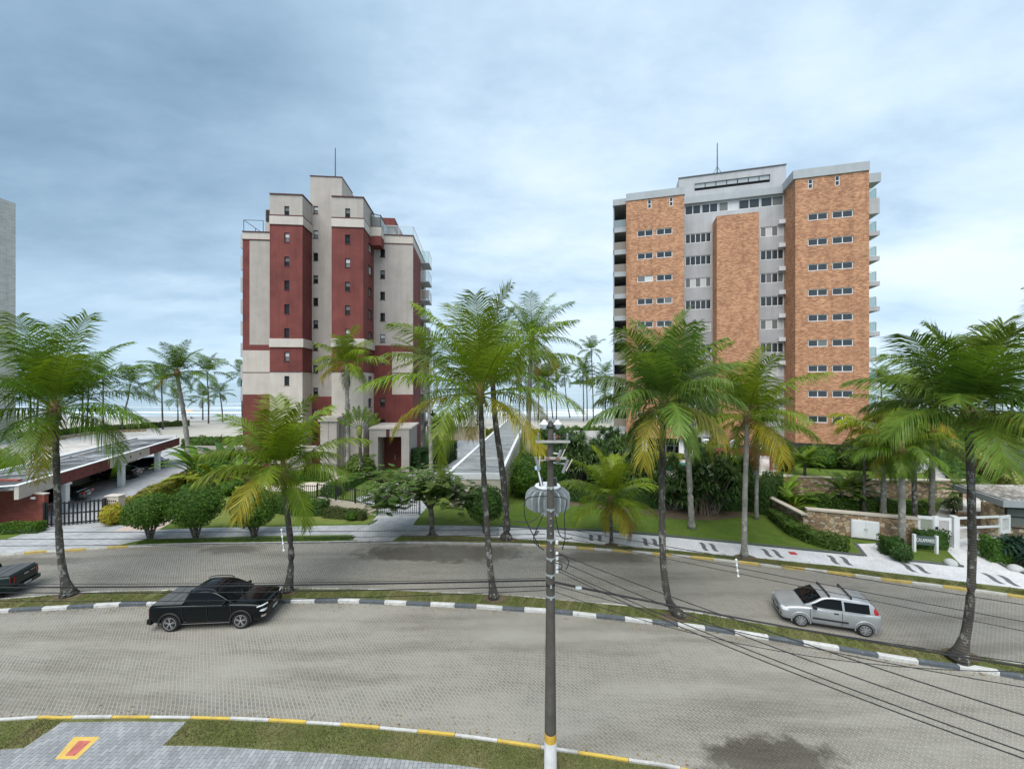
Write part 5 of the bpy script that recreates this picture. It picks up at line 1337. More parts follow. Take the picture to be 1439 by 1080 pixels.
for s in (1, -1):
    hl = decal(hatch, hbody, 'headlight', (1.75,s*.66,.69), (-1,-s*.85,-.25), .19, .075, m_lampw, .006, 'ellipse', skew=-.3*s)
    decal(hatch, hbody, 'fog_light', (1.85,s*.60,.40), (-1,-s*.3,0), .09, .05, m_plast, .006, 'ellipse')
    decal(hatch, hcab, 'tail_light', (-1.66,s*.66,1.10), (.75,-s,0), .10, .15, m_lampr, .010, 'ellipse', skew=.25*s)
    for x in (1.15,-1.226):
        g = MB(); g.tube([V((x+.365*math.cos(a), s*.815, .30+.365*math.sin(a))) for a in [rad(-12+204*i/14) for i in range(15)]], .032, 6); g.build('wheel_arch', silver, hatch, local=True)
    y = s*.828
    seam(hatch, [(.78,y*.985,.88),(.80,y,.55),(.72,y*.99,.25),(-.38,y*.99,.25),(-.40,y,.60),(-.40,y*.985,.90)])
    g = MB(); g.box(-.26,-.10,s*.80,s*.838,.80,.845) if s > 0 else g.box(-.26,-.10,-.838,-.80,.80,.845); g.build('door_handle', m_plast, hatch, local=True)
    g = MB(); g.bar((.70,y*1.005,.50),(-.62,y*1.005,.50), .02, .07); g.build('side_moulding', m_plast, hatch, local=True)
mirror(hatch, .62, .76, .98, m_plast)
decal(hatch, hbody, 'grille', (1.85,0,.42), (-1,0,0), .42, .085, m_plast, .006)
decal(hatch, hbody, 'bonnet_grille', (1.85,0,.63), (-1,0,-.15), .30, .022, m_plast, .006)
decal(hatch, hbody, 'number_plate', (1.85,0,.50), (-1,0,0), .20, .055, m_plate, .016)
decal(hatch, hbody, 'badge', (1.85,0,.66), (-1,0,-.3), .045, .035, m_chrome, .012, 'ellipse')
g = MB(); g.box(-1.90,-1.87,-.25,.25,.55,.67); g.build('number_plate', m_plate, hatch, local=True)
g = MB()
for y in (-.22,.18): g.bar((.99,y,1.0),(.80,y+.38,1.11), .02)
g.build('wiper', m_plast, hatch, local=True)

# pickups
stp = [(2.47,.66,.40,.80,.86),(2.45,.78,.33,.90,.96),(2.34,.88,.28,1.0,1.05),(1.9,.925,.26,1.07,1.13),(1.3,.925,.25,1.10,1.16),(.7,.925,.25,1.12,1.15),(-.4,.925,.25,1.13,1.15),(-1.4,.925,.27,1.14,1.16),(-2.2,.92,.32,1.14,1.16),(-2.40,.90,.34,1.13,1.15),(-2.46,.86,.36,1.08,1.12)]
def pickup(loc, hd, label, col, name='pickup_truck'):
    pm = col
    t, sd, body = vehicle(name, loc, hd, label, 'pickup truck', stp, (1.47,-1.52), ([(1.24,1.10),(1.02,1.21),(.66,1.43),(.34,1.585),(.05,1.655),(-.35,1.68),(-.70,1.655),(-.90,1.58),(-1.02,1.36),(-1.08,1.12)], 1.09, .875, .66), pm,
        {'side_windows': [(.86,.06,1.56),(-.0,-.86,1.54)], 'windscreen': (1.17,.36), 'rear': (-.90,-1.05), 'wheel': dict(spokes=5)}, wr=.372, ww=.235, track=.80)
    tz, ty, tcab, tpane = t_top[t.name]
    g = MB(); g.box(-2.33,-1.08,-.80,.80,1.145,1.185); tc = g.build('tonneau_cover', M('grey_vinyl_cover', (.085,.09,.095), .7, .15, 5), t, local=True)
    g = MB()
    for x in (-1.45,-1.85): g.box(x-.012,x+.012,-.80,.80,1.187,1.193)
    g.build('cover_seam', m_plast, tc, local=True)
    for s in (1,-1):
        g = MB(); ra = [V((x, s*ty(x, tz(x)-.05)*.93, tz(x)+(.045 if 0 < i < 7 else -.01))) for i, x in enumerate((.28,.18,.0,-.2,-.4,-.6,-.78,-.86))]; g.tube(ra, .022, 6); g.build('roof_rail', m_plast, t, local=True)
        y = s*.93
        seam(t, [(1.05,y,1.06),(1.08,y*1.004,.7),(1.0,y,.36),(.10,y,.36),(.05,y*1.004,.7),(.05,y,1.08)]); seam(t, [(.05,y,.36),(-.85,y,.36),(-1.0,y*1.004,.75),(-1.02,y,1.08)])
        g = MB()
        for x in (.25,-.72): g.bar((x-.09,y*1.006,.98),(x+.09,y*1.006,.98), .02, .035)
        g.build('door_handle', pm, t, local=True)
        g = MB(); g.bar((1.0,y*.995,.345),(-1.0,y*.995,.345), .02, .018); g.build('side_trim', m_chrome, t, local=True)
        decal(t, body, 'headlight', (2.3,s*.70,.76), (-1,-s*.8,-.1), .16, .055, m_lampw, .006, 'ellipse')
        decal(t, body, 'running_light', (2.3,s*.70,.945), (-1,-s*.7,-.35), .24, .022, m_lampw, .006)
        decal(t, body, 'bumper_trim', (2.3,s*.72,.52), (-1,-s*.7,0), .10, .05, m_chrome, .006)
        lamp(t, 'tail_light', [(-2.40,s*.88,.74),(-2.44,s*.66,.74),(-2.44,s*.66,1.06),(-2.38,s*.88,1.07)], m_lampr, -.015)
        for x in (1.47,-1.52):                # dark arch lips
            g = MB(); g.tube([V((x+.455*math.cos(a), s*.925, .38+.455*math.sin(a))) for a in [rad(-8+196*i/14) for i in range(15)]], .035, 6); g.build('wheel_arch', m_plast, t, local=True)
    mirror(t, .80, .86, 1.19, pm)
    decal(t, body, 'grille', (2.4,0,.74), (-1,0,0), .52, .10, m_plast, .006)
    decal(t, body, 'lower_grille', (2.4,0,.50), (-1,0,0), .55, .06, m_plast, .006)
    decal(t, body, 'number_plate', (2.4,0,.56), (-1,0,0), .20, .06, m_plate, .018)
    decal(t, body, 'badge', (2.4,0,.80), (-1,0,0), .10, .025, m_chrome, .012)
    g = MB(); g.loft([[(-2.30,y,z) for y, z in ((-.90,.34),(.90,.34),(.90,.56),(-.90,.56))],[(-2.53,y,z) for y, z in ((-.84,.36),(.84,.36),(.84,.55),(-.84,.55))]]); bm_ = g.build('rear_bumper', pm, t, local=True)
    g = MB(); g.box(-2.535,-2.522,-.22,.22,.41,.52); g.build('number_plate', m_plate, t, local=True)
    g = MB(); g.box(-2.455,-2.425,-.62,.62,.62,1.10); tg = g.build('tailgate', pm, t, local=True)
    g = MB(); g.box(-2.475,-2.457,-.14,.14,.92,.99); g.build('badge', m_chrome, tg, local=True)
    g = MB(); g.box(-2.47,-2.457,-.58,-.28,.96,1.0); g.build('tailgate_trim', m_chrome, tg, local=True)
    g = MB()
    for y in (-.3,.25): g.bar((1.18,y,1.16),(.95,y+.40,1.28), .02)
    g.build('wiper', m_plast, t, local=True)
    return t, sd
rwp, fwp = G(239.5, 887), G(339.5, 882.5)
hd = heading(rwp, fwp); ux = V((math.cos(hd), math.sin(hd), 0)); uy = V((-ux.y, ux.x, 0))
truck, sdt = pickup((rwp+fwp)/2+uy*.86+ux*.02, hd, 'glossy black double cab pickup with a grey bed cover driving in the near lane', paint('black_paint', (.002,.004,.005), 0, .10, .12, .22))
t_top[truck.name][3]('roof_glass', .22, -.66, .72, None, .006)
c = G(16, 842)
hx = V((-.945,-.327,0)); hy = V((-hx.y, hx.x, 0))   # heading away to the left
pickup(c+hx*2.5-hy*.95+V((0,0,0)), math.atan2(hx.y, hx.x), 'dark green pickup leaving the photo at the left edge, tailgate in view', paint('dark_green_paint', (.006,.016,.015), 0, .2, .2, .25))
# cars under the left carport
stc = [(2.05,.52,.34,.58,.64),(2.0,.70,.26,.66,.74),(1.8,.82,.22,.78,.86),(1.3,.87,.20,.88,.95),(.6,.875,.20,.92,.96),(-.6,.875,.20,.94,.97),(-1.5,.86,.22,.96,1.0),(-1.9,.80,.28,.94,1.0),(-2.03,.66,.36,.86,.92)]
def sedan(loc, hd, label, col):
    t, sd, body = vehicle('parked_car', loc, hd, label, 'car', stc, (1.28,-1.28), ([(1.12,.96),(.8,1.13),(.4,1.36),(.1,1.43),(-.4,1.45),(-.9,1.40),(-1.2,1.28),(-1.5,1.08),(-1.62,.97)], .93, .83, .60), col,
        {'side_windows': [(.8,0,1.34),(-.06,-1.1,1.32)], 'windscreen': (1.05,.42), 'rear': (-.95,-1.5)}, wr=.31, ww=.2, track=.74, sub=1, group='cars under the left carport')
    for s in (1,-1):
        lamp(t, 'tail_light', [(-2.02,s*.80,.78),(-2.05,s*.40,.78),(-1.99,s*.40,.92),(-1.94,s*.80,.94)], m_lampr, -.03)
        lamp(t, 'headlight', [(1.9,s*.76,.64),(2.02,s*.5,.62),(1.98,s*.5,.76),(1.84,s*.76,.8)], m_lampw, .03)
    g = MB(); g.box(-2.09,-2.06,-.25,.25,.58,.70); g.build('number_plate', m_plate, t, local=True)
    return t
def inbay(u, v): q = cf(u, v, KZ+.004); return V(q)
hb = cf.a+math.pi
sedan(inbay(-2.2, 8.2), hb, 'dark green car under the carport behind the white column nearest the gate', paint('bottle_green_paint', (.010,.020,.018), 0, .25, .9))
sedan(inbay(-2.3, 17.6), hb, 'black car in the shade of the carport behind the middle white column', paint('deep_black_paint', (.006,.006,.007), 0, .25, .9))
sedan(inbay(-2.2, 23.8), hb, 'dark blue car in the farthest bay of the carport', paint('dark_blue_paint', (.010,.014,.03), 0, .25, .9))
# ------------------------------------------------------------------ vegetation
GREEN = (.095,.178,.014); DARK = (.045,.105,.018); LIME = (.27,.30,.020); YEL = (.42,.31,.030); DRY = (.24,.14,.045); BLUE = (.085,.145,.055); OLIVE = (.10,.125,.035)
def jit(c, r, a=.25): k = 1+r.uniform(-a, a); return (c[0]*k*(1+r.uniform(-.1,.1)), c[1]*k, c[2]*k)
def lerpc(a, b, t): return tuple(x+(y-x)*t for x, y in zip(a, b))

def frond(g, o, az, e0, L, r, droop=1.4, n=46, ll=.85, col=GREEN, tip=None, hang=.6, w=.06, seg=9, stem=.10, twist=0., lead=.34):
    """one feather leaf: a curved midrib with a row of two-piece leaflets on each side"""
    pts = []; p = V(o); pitch = e0; h = V((math.cos(az), math.sin(az), 0)); tans = []
    ds = L/seg; side0 = V((-h.y, h.x, 0)); bend = r.uniform(-.12, .12)
    for i in range(seg+1):
        t = i/seg; a = pitch-droop*t**1.5
        hh = (h+side0*bend*t*1.5).normalized()
        d = hh*math.cos(a)+V((0,0,math.sin(a))); pts.append(p.copy()); tans.append(d); p = p+d*ds
    g.col = lerpc(col, LIME, .5); 
    g.tube(pts, [max(.008, .035*L/4*(1-i/(seg+.5))) for i in range(seg+1)], 3, cap=False)
    tip = tip or lerpc(col, LIME, .25)
    for k in range(n):
        t = stem+(1-stem)*(k+.5)/n; f = t*seg; i = min(seg-1, int(f)); q = pts[i].lerp(pts[i+1], f-i); d = tans[i].lerp(tans[i+1], f-i).normalized()
        s0 = d.cross(V((0,0,1)))
        if s0.length < .1: s0 = side0.copy()
        s0.normalize(); up = s0.cross(d).normalized()
        prof = ll*(.50+.85*math.sin(math.pi*min(1, t*.80+.10)))*(1 if t < .9 else .75)
        for s in (-1, 1):
            l = prof*r.uniform(.82, 1.1); ld = lead*r.uniform(.8, 1.25)+t*.55
            v = (s0*s*math.cos(ld)+d*math.sin(ld)+up*(.28-twist)).normalized()
            hg = hang*r.uniform(.8, 1.7)
            v1 = (v+V((0,0,-hg*.45))).normalized(); v2 = (v+V((0,0,-hg*1.55))).normalized()
            b = q+v*.01; m = b+v1*l*.5; e = m+v2*l*.5
            wv = d*w*.5*r.uniform(.8, 1.1)
            g.col = jit(lerpc(col, tip, r.random()*t), r, .2)
            g.poly([b-wv*.7, b+wv*.7, m+wv, m-wv]); g.poly([m-wv, m+wv, e])
LEAFN = [0]
def crown_mesh(seed, L=4., n=24, col=GREEN, hang=.6, emax=84, emin=-35, leaflets=44, ll=.8, droop=1.3, yellow=.18, dry=.05, w=.066, wind=(0.,0.), stem=.17, up_bias=1.0, husk=True):
    r = random.Random(seed); g = MB()
    n = int(n*.86); ll *= 1.15
    for i in range(n):
        t = (i+.5)/n; az = i*2.39996+r.uniform(-.25,.25)
        e = rad(emax+(emin-emax)*t**(1.08*up_bias))+r.uniform(-.10,.10)
        l = L*(.92+.22*math.sin(math.pi*min(1, .25+t*.75)))*r.uniform(.88,1.08)
        c = lerpc(col, LIME, max(0, .35-t)*.9*r.random())
        c = jit(c, r, .32); tp = None; x = r.random()
        if t > .74 and x < yellow*2.2: c = lerpc(c, YEL, r.uniform(.2,.6)); tp = lerpc(YEL, DRY, r.uniform(0,.4))
        if t > .85 and dry > .08 and x < dry*4: c = DRY; tp = DRY
        dr = droop*(.42+.72*t)*r.uniform(.75,1.3)
        a = az
        if wind[0]: a = az+wind[0]*math.sin(wind[1]-az)
        frond(g, (0,0,0), a, e, l, r, dr, int(leaflets*1.15), ll*l/L, c, tp, hang*(.45+.8*t)*r.uniform(.7,1.3), w, stem=stem, twist=.0)
    return g
def merge_mb(g, me_name, mat, loc): pass
def palm(name, label, path, rads, crown, mat_t=None, group=None, cz=None, coconuts=0, seed=1, cat='palm tree', husk=True, flare=1.8, crown_off=(0,0,0), **kw):
    """path: world points of the trunk from the ground up; the crown sits on the last one"""
    t = thing(name, path[0], label, cat, group)
    l = spline(path, .35); n = len(l); g = MB(); r = random.Random(seed)
    rs = []
    for i in range(n):
        s = i/(n-1); q = rads[0]+(rads[1]-rads[0])*s
        zrel = (l[i]-l[0]).length
        q *= 1+(flare-1)*math.exp(-zrel/.38)
        rs.append(q*(1+.05*math.sin(i*2.1)+r.uniform(-.03,.03)))
    g.tube(l, rs, 12); g.build('trunk', mat_t or m_trunk, t, smooth=True)
    if husk:
        g = MB(); top_ = l[-1]; rr_ = rads[1]
        g.lathe([(rr_*1.0,-.55),(rr_*1.45,-.30),(rr_*1.7,.05),(rr_*1.2,.35),(rr_*.4,.7)], (top_.x,top_.y,top_.z), 'Z', 10)
        for i in range(16):
            a = r.uniform(0,6.28); p = top_+V((math.cos(a)*rr_*1.4, math.sin(a)*rr_*1.4, r.uniform(-.3,.2))); q = p+V((math.cos(a)*.25, math.sin(a)*.25, -r.uniform(.3,.8)))
            g.bar(p, q, .05, .02)
        g.build('husk', m_husk, t)
    if isinstance(crown, MB):
        o = crown.build('crown', m_leaf, t, local=True); o.location = l[-1]-V(path[0])+V(crown_off)
    else:
        o = crown.copy(); C.objects.link(o); o.parent = t; o.location = l[-1]-V(path[0])+V(crown_off)
    if coconuts:
        g = MB()
        for i in range(coconuts):
            a = r.uniform(0,6.28); c_ = l[-1]+V((math.cos(a)*rads[1]*2.0, math.sin(a)*rads[1]*2.0, -.15-r.random()*.3))
            g.lathe([(.02,-.13),(.09,-.08),(.11,0),(.08,.09),(.02,.13)], c_, 'Z', 8)
        g.build('coconuts', M('coconut_husk', (.16,.13,.05), .7, .25, 4), t)
    return t, o
def ptrunk(px, Y, z0=KZ, lift=0.):            # trunk path through photo pixels at depth Y
    l = [P(x, y, Y) for x, y in px]; l[0] = V((l[0].x, l[0].y, z0)); return l

def base(px, py, z=.115): return G(px, py, z).y
street = 'coconut palms along the street'
# P1 left big
Y = base(97, 836); palm('palm_tree', 'large coconut palm with a flared leaning trunk on the median at far left', ptrunk([(97,836),(89,805),(84,765),(81,705),(79,645),(77,576)], Y), (.150,.125),
     crown_mesh(11, 4.5, 28, lerpc(GREEN, DARK, .3), .75, emin=-34, yellow=.12, leaflets=54, ll=.95), seed=11, group=street, flare=2.6, coconuts=5)
Y = base(405, 831); palm('palm_tree', 'bushy coconut palm with a curved trunk behind the black pickup', ptrunk([(404,831),(408,805),(409,770),(403,715),(399,680),(397,664)], Y), (.155,.125),
     crown_mesh(12, 3.9, 24, lerpc(GREEN, LIME, .25), .7, emin=-16, yellow=.30, leaflets=52, ll=.9, droop=1.4), seed=12, group=street, flare=1.9)
Y = base(694, 840); palm('palm_tree', 'tall coconut palm with a spotted straight trunk on the median left of the pole', ptrunk([(694,840),(689,800),(685,750),(681,690),(678,630),(675,555)], Y), (.165,.13),
     crown_mesh(13, 5.2, 26, lerpc(GREEN, LIME, .28), .65, emin=-26, yellow=.30, leaflets=60, ll=1.0, droop=1.35), seed=13, group=street, flare=1.8)
Y = base(711, 757); palm('palm_tree', 'leaning coconut palm with a thick flared base on the far verge left of the pole', ptrunk([(711,757),(712,735),(709,690),(703,640),(696,590),(692,530)], Y), (.24,.18),
     crown_mesh(14, 4.6, 22, GREEN, .6, emin=-12, yellow=.10, leaflets=50, ll=1.0), seed=14, group=street, flare=2.0)
Y = 39.3; palm('palm_tree', 'very tall palm with a long straight trunk between the two towers', ptrunk([(744,693),(743,640),(743,580),(745,520),(747,478)], Y), (.26,.20),
     crown_mesh(15, 4.9, 28, lerpc(GREEN, DARK, .35), .75, emin=-55, yellow=.12, dry=.25, leaflets=44, ll=1.0), m_trunk2, seed=15, flare=1.5)
Y = base(859, 764); palm('palm_tree', 'short young coconut palm with a thin dark trunk on the white pavement verge', ptrunk([(859,764),(859,740),(858,715),(858,702)], Y), (.11,.11),
     crown_mesh(16, 3.3, 24, lerpc(GREEN, LIME, .3), .6, emin=-30, yellow=.40, dry=.12, leaflets=44, ll=.75, droop=1.3), seed=16, group=street, flare=1.3)
Y = base(950, 866); palm('palm_tree', 'silvery coconut palm with a strongly bent trunk foot on the median right of the pole', ptrunk([(957,866),(942,848),(935,820),(931,770),(930,700),(931,640),(933,568)], Y), (.165,.13),
     crown_mesh(17, 3.8, 28, lerpc(GREEN, BLUE, .45), .85, emin=-28, yellow=.18, leaflets=58, ll=.95), seed=17, group=street, flare=1.7)
Y = base(972, 742, KZ); palm('palm_tree', 'pale trunked coconut palm rooted in the mown lawn before the pandanus bushes', ptrunk([(972,742),(971,715),(968,660),(963,600),(962,540)], Y), (.21,.17),
     crown_mesh(18, 4.3, 26, lerpc(GREEN, DARK, .2), .75, emin=-40, yellow=.2, leaflets=46), m_trunk2, seed=18, flare=1.5)
Y = base(1046, 782); palm('palm_tree', 'coconut palm with a straight grey trunk and wide base at the white pavement edge', ptrunk([(1046,782),(1046,750),(1047,690),(1049,630),(1050,585)], Y), (.165,.135),
     crown_mesh(19, 4.2, 24, lerpc(GREEN, LIME, .22), .7, emin=-34, yellow=.30, leaflets=54, ll=.95), m_trunk2, seed=19, group=street, flare=1.6)
Y = base(1063, 729, KZ); palm('palm_tree', 'slim palm with dry hanging fronds just behind the straight grey trunk', ptrunk([(1063,729),(1063,690),(1065,640),(1067,605)], Y), (.15,.13),
     crown_mesh(20, 3.4, 16, GREEN, .8, emin=-60, yellow=.4, dry=.35, leaflets=40), m_trunk2, seed=20, flare=1.3)
Y = base(1348, 928); palm('palm_tree', 'big dark trunked coconut palm on the median at the right', ptrunk([(1346,928),(1356,895),(1363,850),(1366,780),(1365,700),(1363,640),(1361,582)], Y), (.135,.115),
     crown_mesh(21, 3.45, 26, lerpc(GREEN, BLUE, .3), .6, emin=-12, yellow=.2, leaflets=60, ll=1.0), seed=21, group=street, flare=2.9)
Y = 22.5; palm('palm_tree', 'palm beyond the right edge whose fronds reach into the photo', ptrunk([(1500,800),(1502,700),(1505,600),(1507,505)], Y), (.2,.16),
     crown_mesh(22, 4.4, 24, GREEN, .7, emin=-35, leaflets=50), seed=22)
# garden palms right
gp_ = 'garden palms behind the sandstone wall'
for (bx, by, Yv, z0, tx, tops, sd_, lab, L) in ((1241,718,32.5,KZ,1240,640,31,'drooping garden palm left of its two neighbours behind the sandstone wall',2.7),(1267,771,26.0,KZ,1266,634,32,'drooping garden palm with a speckled grey trunk beside the green sign',2.6),(1309,722,32.0,KZ,1309,606,33,'taller garden palm with a ringed trunk behind the pedestrian gate',3.2)):
    palm('palm_tree', lab, ptrunk([(bx,by),((bx+tx)/2+1,(by+tops)/2),(tx,tops)], Yv, z0), (.21,.16), crown_mesh(sd_, L, 20, lerpc(GREEN, DARK, .15), 1.05, emin=-30, emax=78, yellow=.02, leaflets=50, ll=.75, droop=2.0, w=.05), m_trunk2, seed=sd_, group=gp_, flare=1.3)
Y = 30; palm('palm_tree', 'coconut palm with pale yellowing fronds behind the garden palms', ptrunk([(1286,742),(1284,650),(1280,575)], Y), (.17,.14), crown_mesh(34, 3.7, 24, lerpc(GREEN, LIME, .2), .7, emin=-35, yellow=.4, leaflets=46), seed=34)
Y = 33; palm('palm_tree', 'arching lime green palm right of the brick tower', ptrunk([(1214,716),(1215,640),(1216,600)], Y, KZ), (.12,.10), crown_mesh(35, 2.3, 12, LIME, .9, emin=-10, emax=60, yellow=.0, leaflets=40, droop=2.1), seed=35)
# by the red tower
Y = 44; palm('palm_tree', 'slender royal palm with a smooth pale trunk in front of the red tower', ptrunk([(489,676),(489,620),(488,570),(487,513)], Y), (.24,.19), crown_mesh(36, 4.0, 18, lerpc(GREEN, LIME, .35), .95, emin=-22, emax=86, yellow=.05, leaflets=50, ll=1.05, droop=1.55, w=.07), m_trunk2, seed=36, husk=False, flare=1.3)
Y = 45; palm('palm_tree', 'dusky palm half hidden behind the spotted trunk palm beside the red tower', ptrunk([(606,672),(605,620),(602,560),(600,510)], Y), (.24,.19), crown_mesh(37, 4.3, 26, lerpc(OLIVE, DARK, .3), .8, emin=-55, yellow=.15, dry=.2, leaflets=40), m_trunk2, seed=37, flare=1.4)
Y = 49.6; palm('palm_tree', 'leaning palm with a curved pale trunk at the end of the left carport', ptrunk([(269,662),(264,625),(258,580),(252,545),(249,524)], Y), (.30,.20), crown_mesh(38, 3.9, 24, lerpc(GREEN, DARK, .45), .7, emin=-30, yellow=.03, leaflets=40), m_trunk2, seed=38, flare=1.3, coconuts=4)

# beach palms, small in the photo: a few crowns shared between many trees
fars = [crown_mesh(50+i, 1.0, 17, lerpc(GREEN, DARK, .5), .75, emin=-38, leaflets=22, ll=.24, w=.03, yellow=.02) for i in range(3)]
far_src = []
for f_ in fars: far_src.append(f_)
far_me = [None]*3
bpg = 'slender palms along the beach'
def beach_palm(base_px, base_py, path, L, label, k):
    Y = F*(H-KZ)/(base_py-CY); l = [GX(base_px, Y, KZ)]+[P(x, y, Y) for x, y in path]
    t = thing('palm_tree', l[0], label, 'palm tree', bpg)
    g = MB(); s = spline(l, 1.2); n = len(s); g.tube(s, [.19-.07*i/(n-1) for i in range(n)], 7); g.build('trunk', m_trunk, t, smooth=True)
    if far_me[k] is None: o = far_src[k].build('crown', m_leaf, t, local=True); far_me[k] = o.data
    else: o = bpy.data.objects.new('crown', far_me[k]); C.objects.link(o); o.parent = t
    Lm = L*Y/F; o.scale = (Lm, Lm, Lm); o.rotation_euler = (0, 0, R.uniform(0, 6.28)); o.location = l[-1]-l[0]
    return t
bl = [
 (43,617,[(43,575),(42,528)],40,'leftmost thick trunk in the palm clump on the plaza planter'),
 (49,615,[(53,570),(55,524)],38,'second slanting trunk of the palm clump on the plaza planter'),
 (60,620,[(66,585),(71,545)],34,'right slanting trunk of the palm clump on the plaza planter'),
 (116,606,[(116,575),(117,530)],26,'beach palm half hidden by the big left palm, left of two thin trunks'),
 (122,605,[(123,575),(125,540)],22,'beach palm half hidden by the big left palm, right of two thin trunks'),
 (145,601,[(145,570),(145,528)],24,'thin beach palm seen through the drooping fronds of the big left palm'),
 (171,605,[(173,585),(180,560),(183,540)],28,'beach palm with a trunk curving right, left of the carport roof'),
 (229,603,[(228,575),(227,537)],29,'straight beach palm rising behind the far end of the left carport'),
 (250,592,[(250,578),(249,562)],19,'low dark beach palm behind the leaning pale trunk'),
 (285,590,[(285,575),(285,559)],20,'short beach palm near the beach umbrella'),
 (293,595,[(293,565),(291,524)],30,'tall beach palm with a wide crown right of the beach umbrella'),
 (313,593,[(312,575),(309,553)],18,'small beach palm with a narrow upright crown left of the red tower'),
 (341,600,[(340,570),(339,527)],22,'beach palm half behind the left corner of the red tower'),
 (769,590,[(768,560),(764,532)],24,'dark beach palm just left of the pole top'),
 (777,588,[(774,560),(771,533)],22,'beach palm with a slightly leaning trunk behind the pole top'),
 (782,590,[(782,560),(781,520)],22,'upright beach palm just right of the pole top'),
 (801,587,[(796,560),(793,528)],20,'beach palm leaning left, right of the pole'),
 (820,592,[(820,560),(819,521)],22,'left palm of the touching pair between the towers'),
 (825,590,[(825,560),(824,529)],20,'right palm of the touching pair between the towers'),
 (834,592,[(833,550),(831,492)],21,'tallest thin beach palm standing left of the brick tower'),
 (851,592,[(851,575),(850,526)],20,'upper beach palm beside the left edge of the brick tower'),
 (846,594,[(847,580),(849,553)],18,'lower beach palm beside the left edge of the brick tower'),
 (730,588,[(731,560),(733,530)],26,'beach palm behind the very tall palm, left side'),
 (757,589,[(757,560),(757,540)],24,'beach palm behind the very tall palm, right side'),
 (645,600,[(645,575),(646,545)],22,'beach palm standing behind the peach wall'),
 (671,598,[(671,575),(671,540)],20,'beach palm with a trunk between the two near palm trunks'),
 (1239,600,[(1239,565),(1238,530)],20,'beach palm in the gap right of the brick tower'),
 (1322,600,[(1322,570),(1322,545)],18,'beach palm seen under the fronds of the big right palm'),
 (1398,610,[(1398,580),(1398,545)],22,'beach palm near the right edge above the grey wall'),
 (1420,606,[(1421,580),(1422,552)],20,'rightmost beach palm above the grey wall')]
for i, (bx, by, pth, L, lab) in enumerate(bl): beach_palm(bx, by, pth, L, lab, i % 3)

# traveller's palm
t = thing('travellers_palm', GX(506, 43, KZ), 'fan shaped travellers palm with torn leaves at the foot of the red tower', 'palm')
g = MB(); g.tube([P(507,655,43), P(506,620,43), P(505,598,43)], [.20,.17,.2], 8); g.build('trunk', m_trunk, t)
g = MB(); r = random.Random(3); o = P(505, 604, 43)
for i in range(9):
    a = rad(28+124*i/8); L1, L2 = 1.0, 1.7; d = V((math.cos(a), .06*((i%2)*2-1), math.sin(a))).normalized(); s = V((-d.z, 0, d.x))
    g.col = (.10,.16,.05); g.tube([o, o+d*L1], [.05,.03], 4)
    for k in range(14):
        q = o+d*(L1+L2*k/14); w_ = .34*math.sin(math.pi*(k+1.5)/16)
        for sg_ in (-1, 1):
            g.col = jit(lerpc(GREEN, OLIVE, .5), r, .3); e = q+s*sg_*w_*r.uniform(.7,1.1)+d*.09+V((0,r.uniform(-.08,.08),-.04)); g.poly([q, q+d*.12, e+d*.08, e])
g.build('crown', m_bush, t)
t2 = thing('fruit_bunch', P(505,604,43), 'yellow green flower bunch hanging on the travellers palm trunk', 'flower bunch')
g = MB(); q = P(505,600,42.8); g.lathe([(.05,-1.1),(.28,-.9),(.33,-.5),(.28,-.1),(.1,.1)], q, 'Z', 9); g.build('bracts', M('lime_bract', (.15,.17,.04), .8, .3, 5), t2)

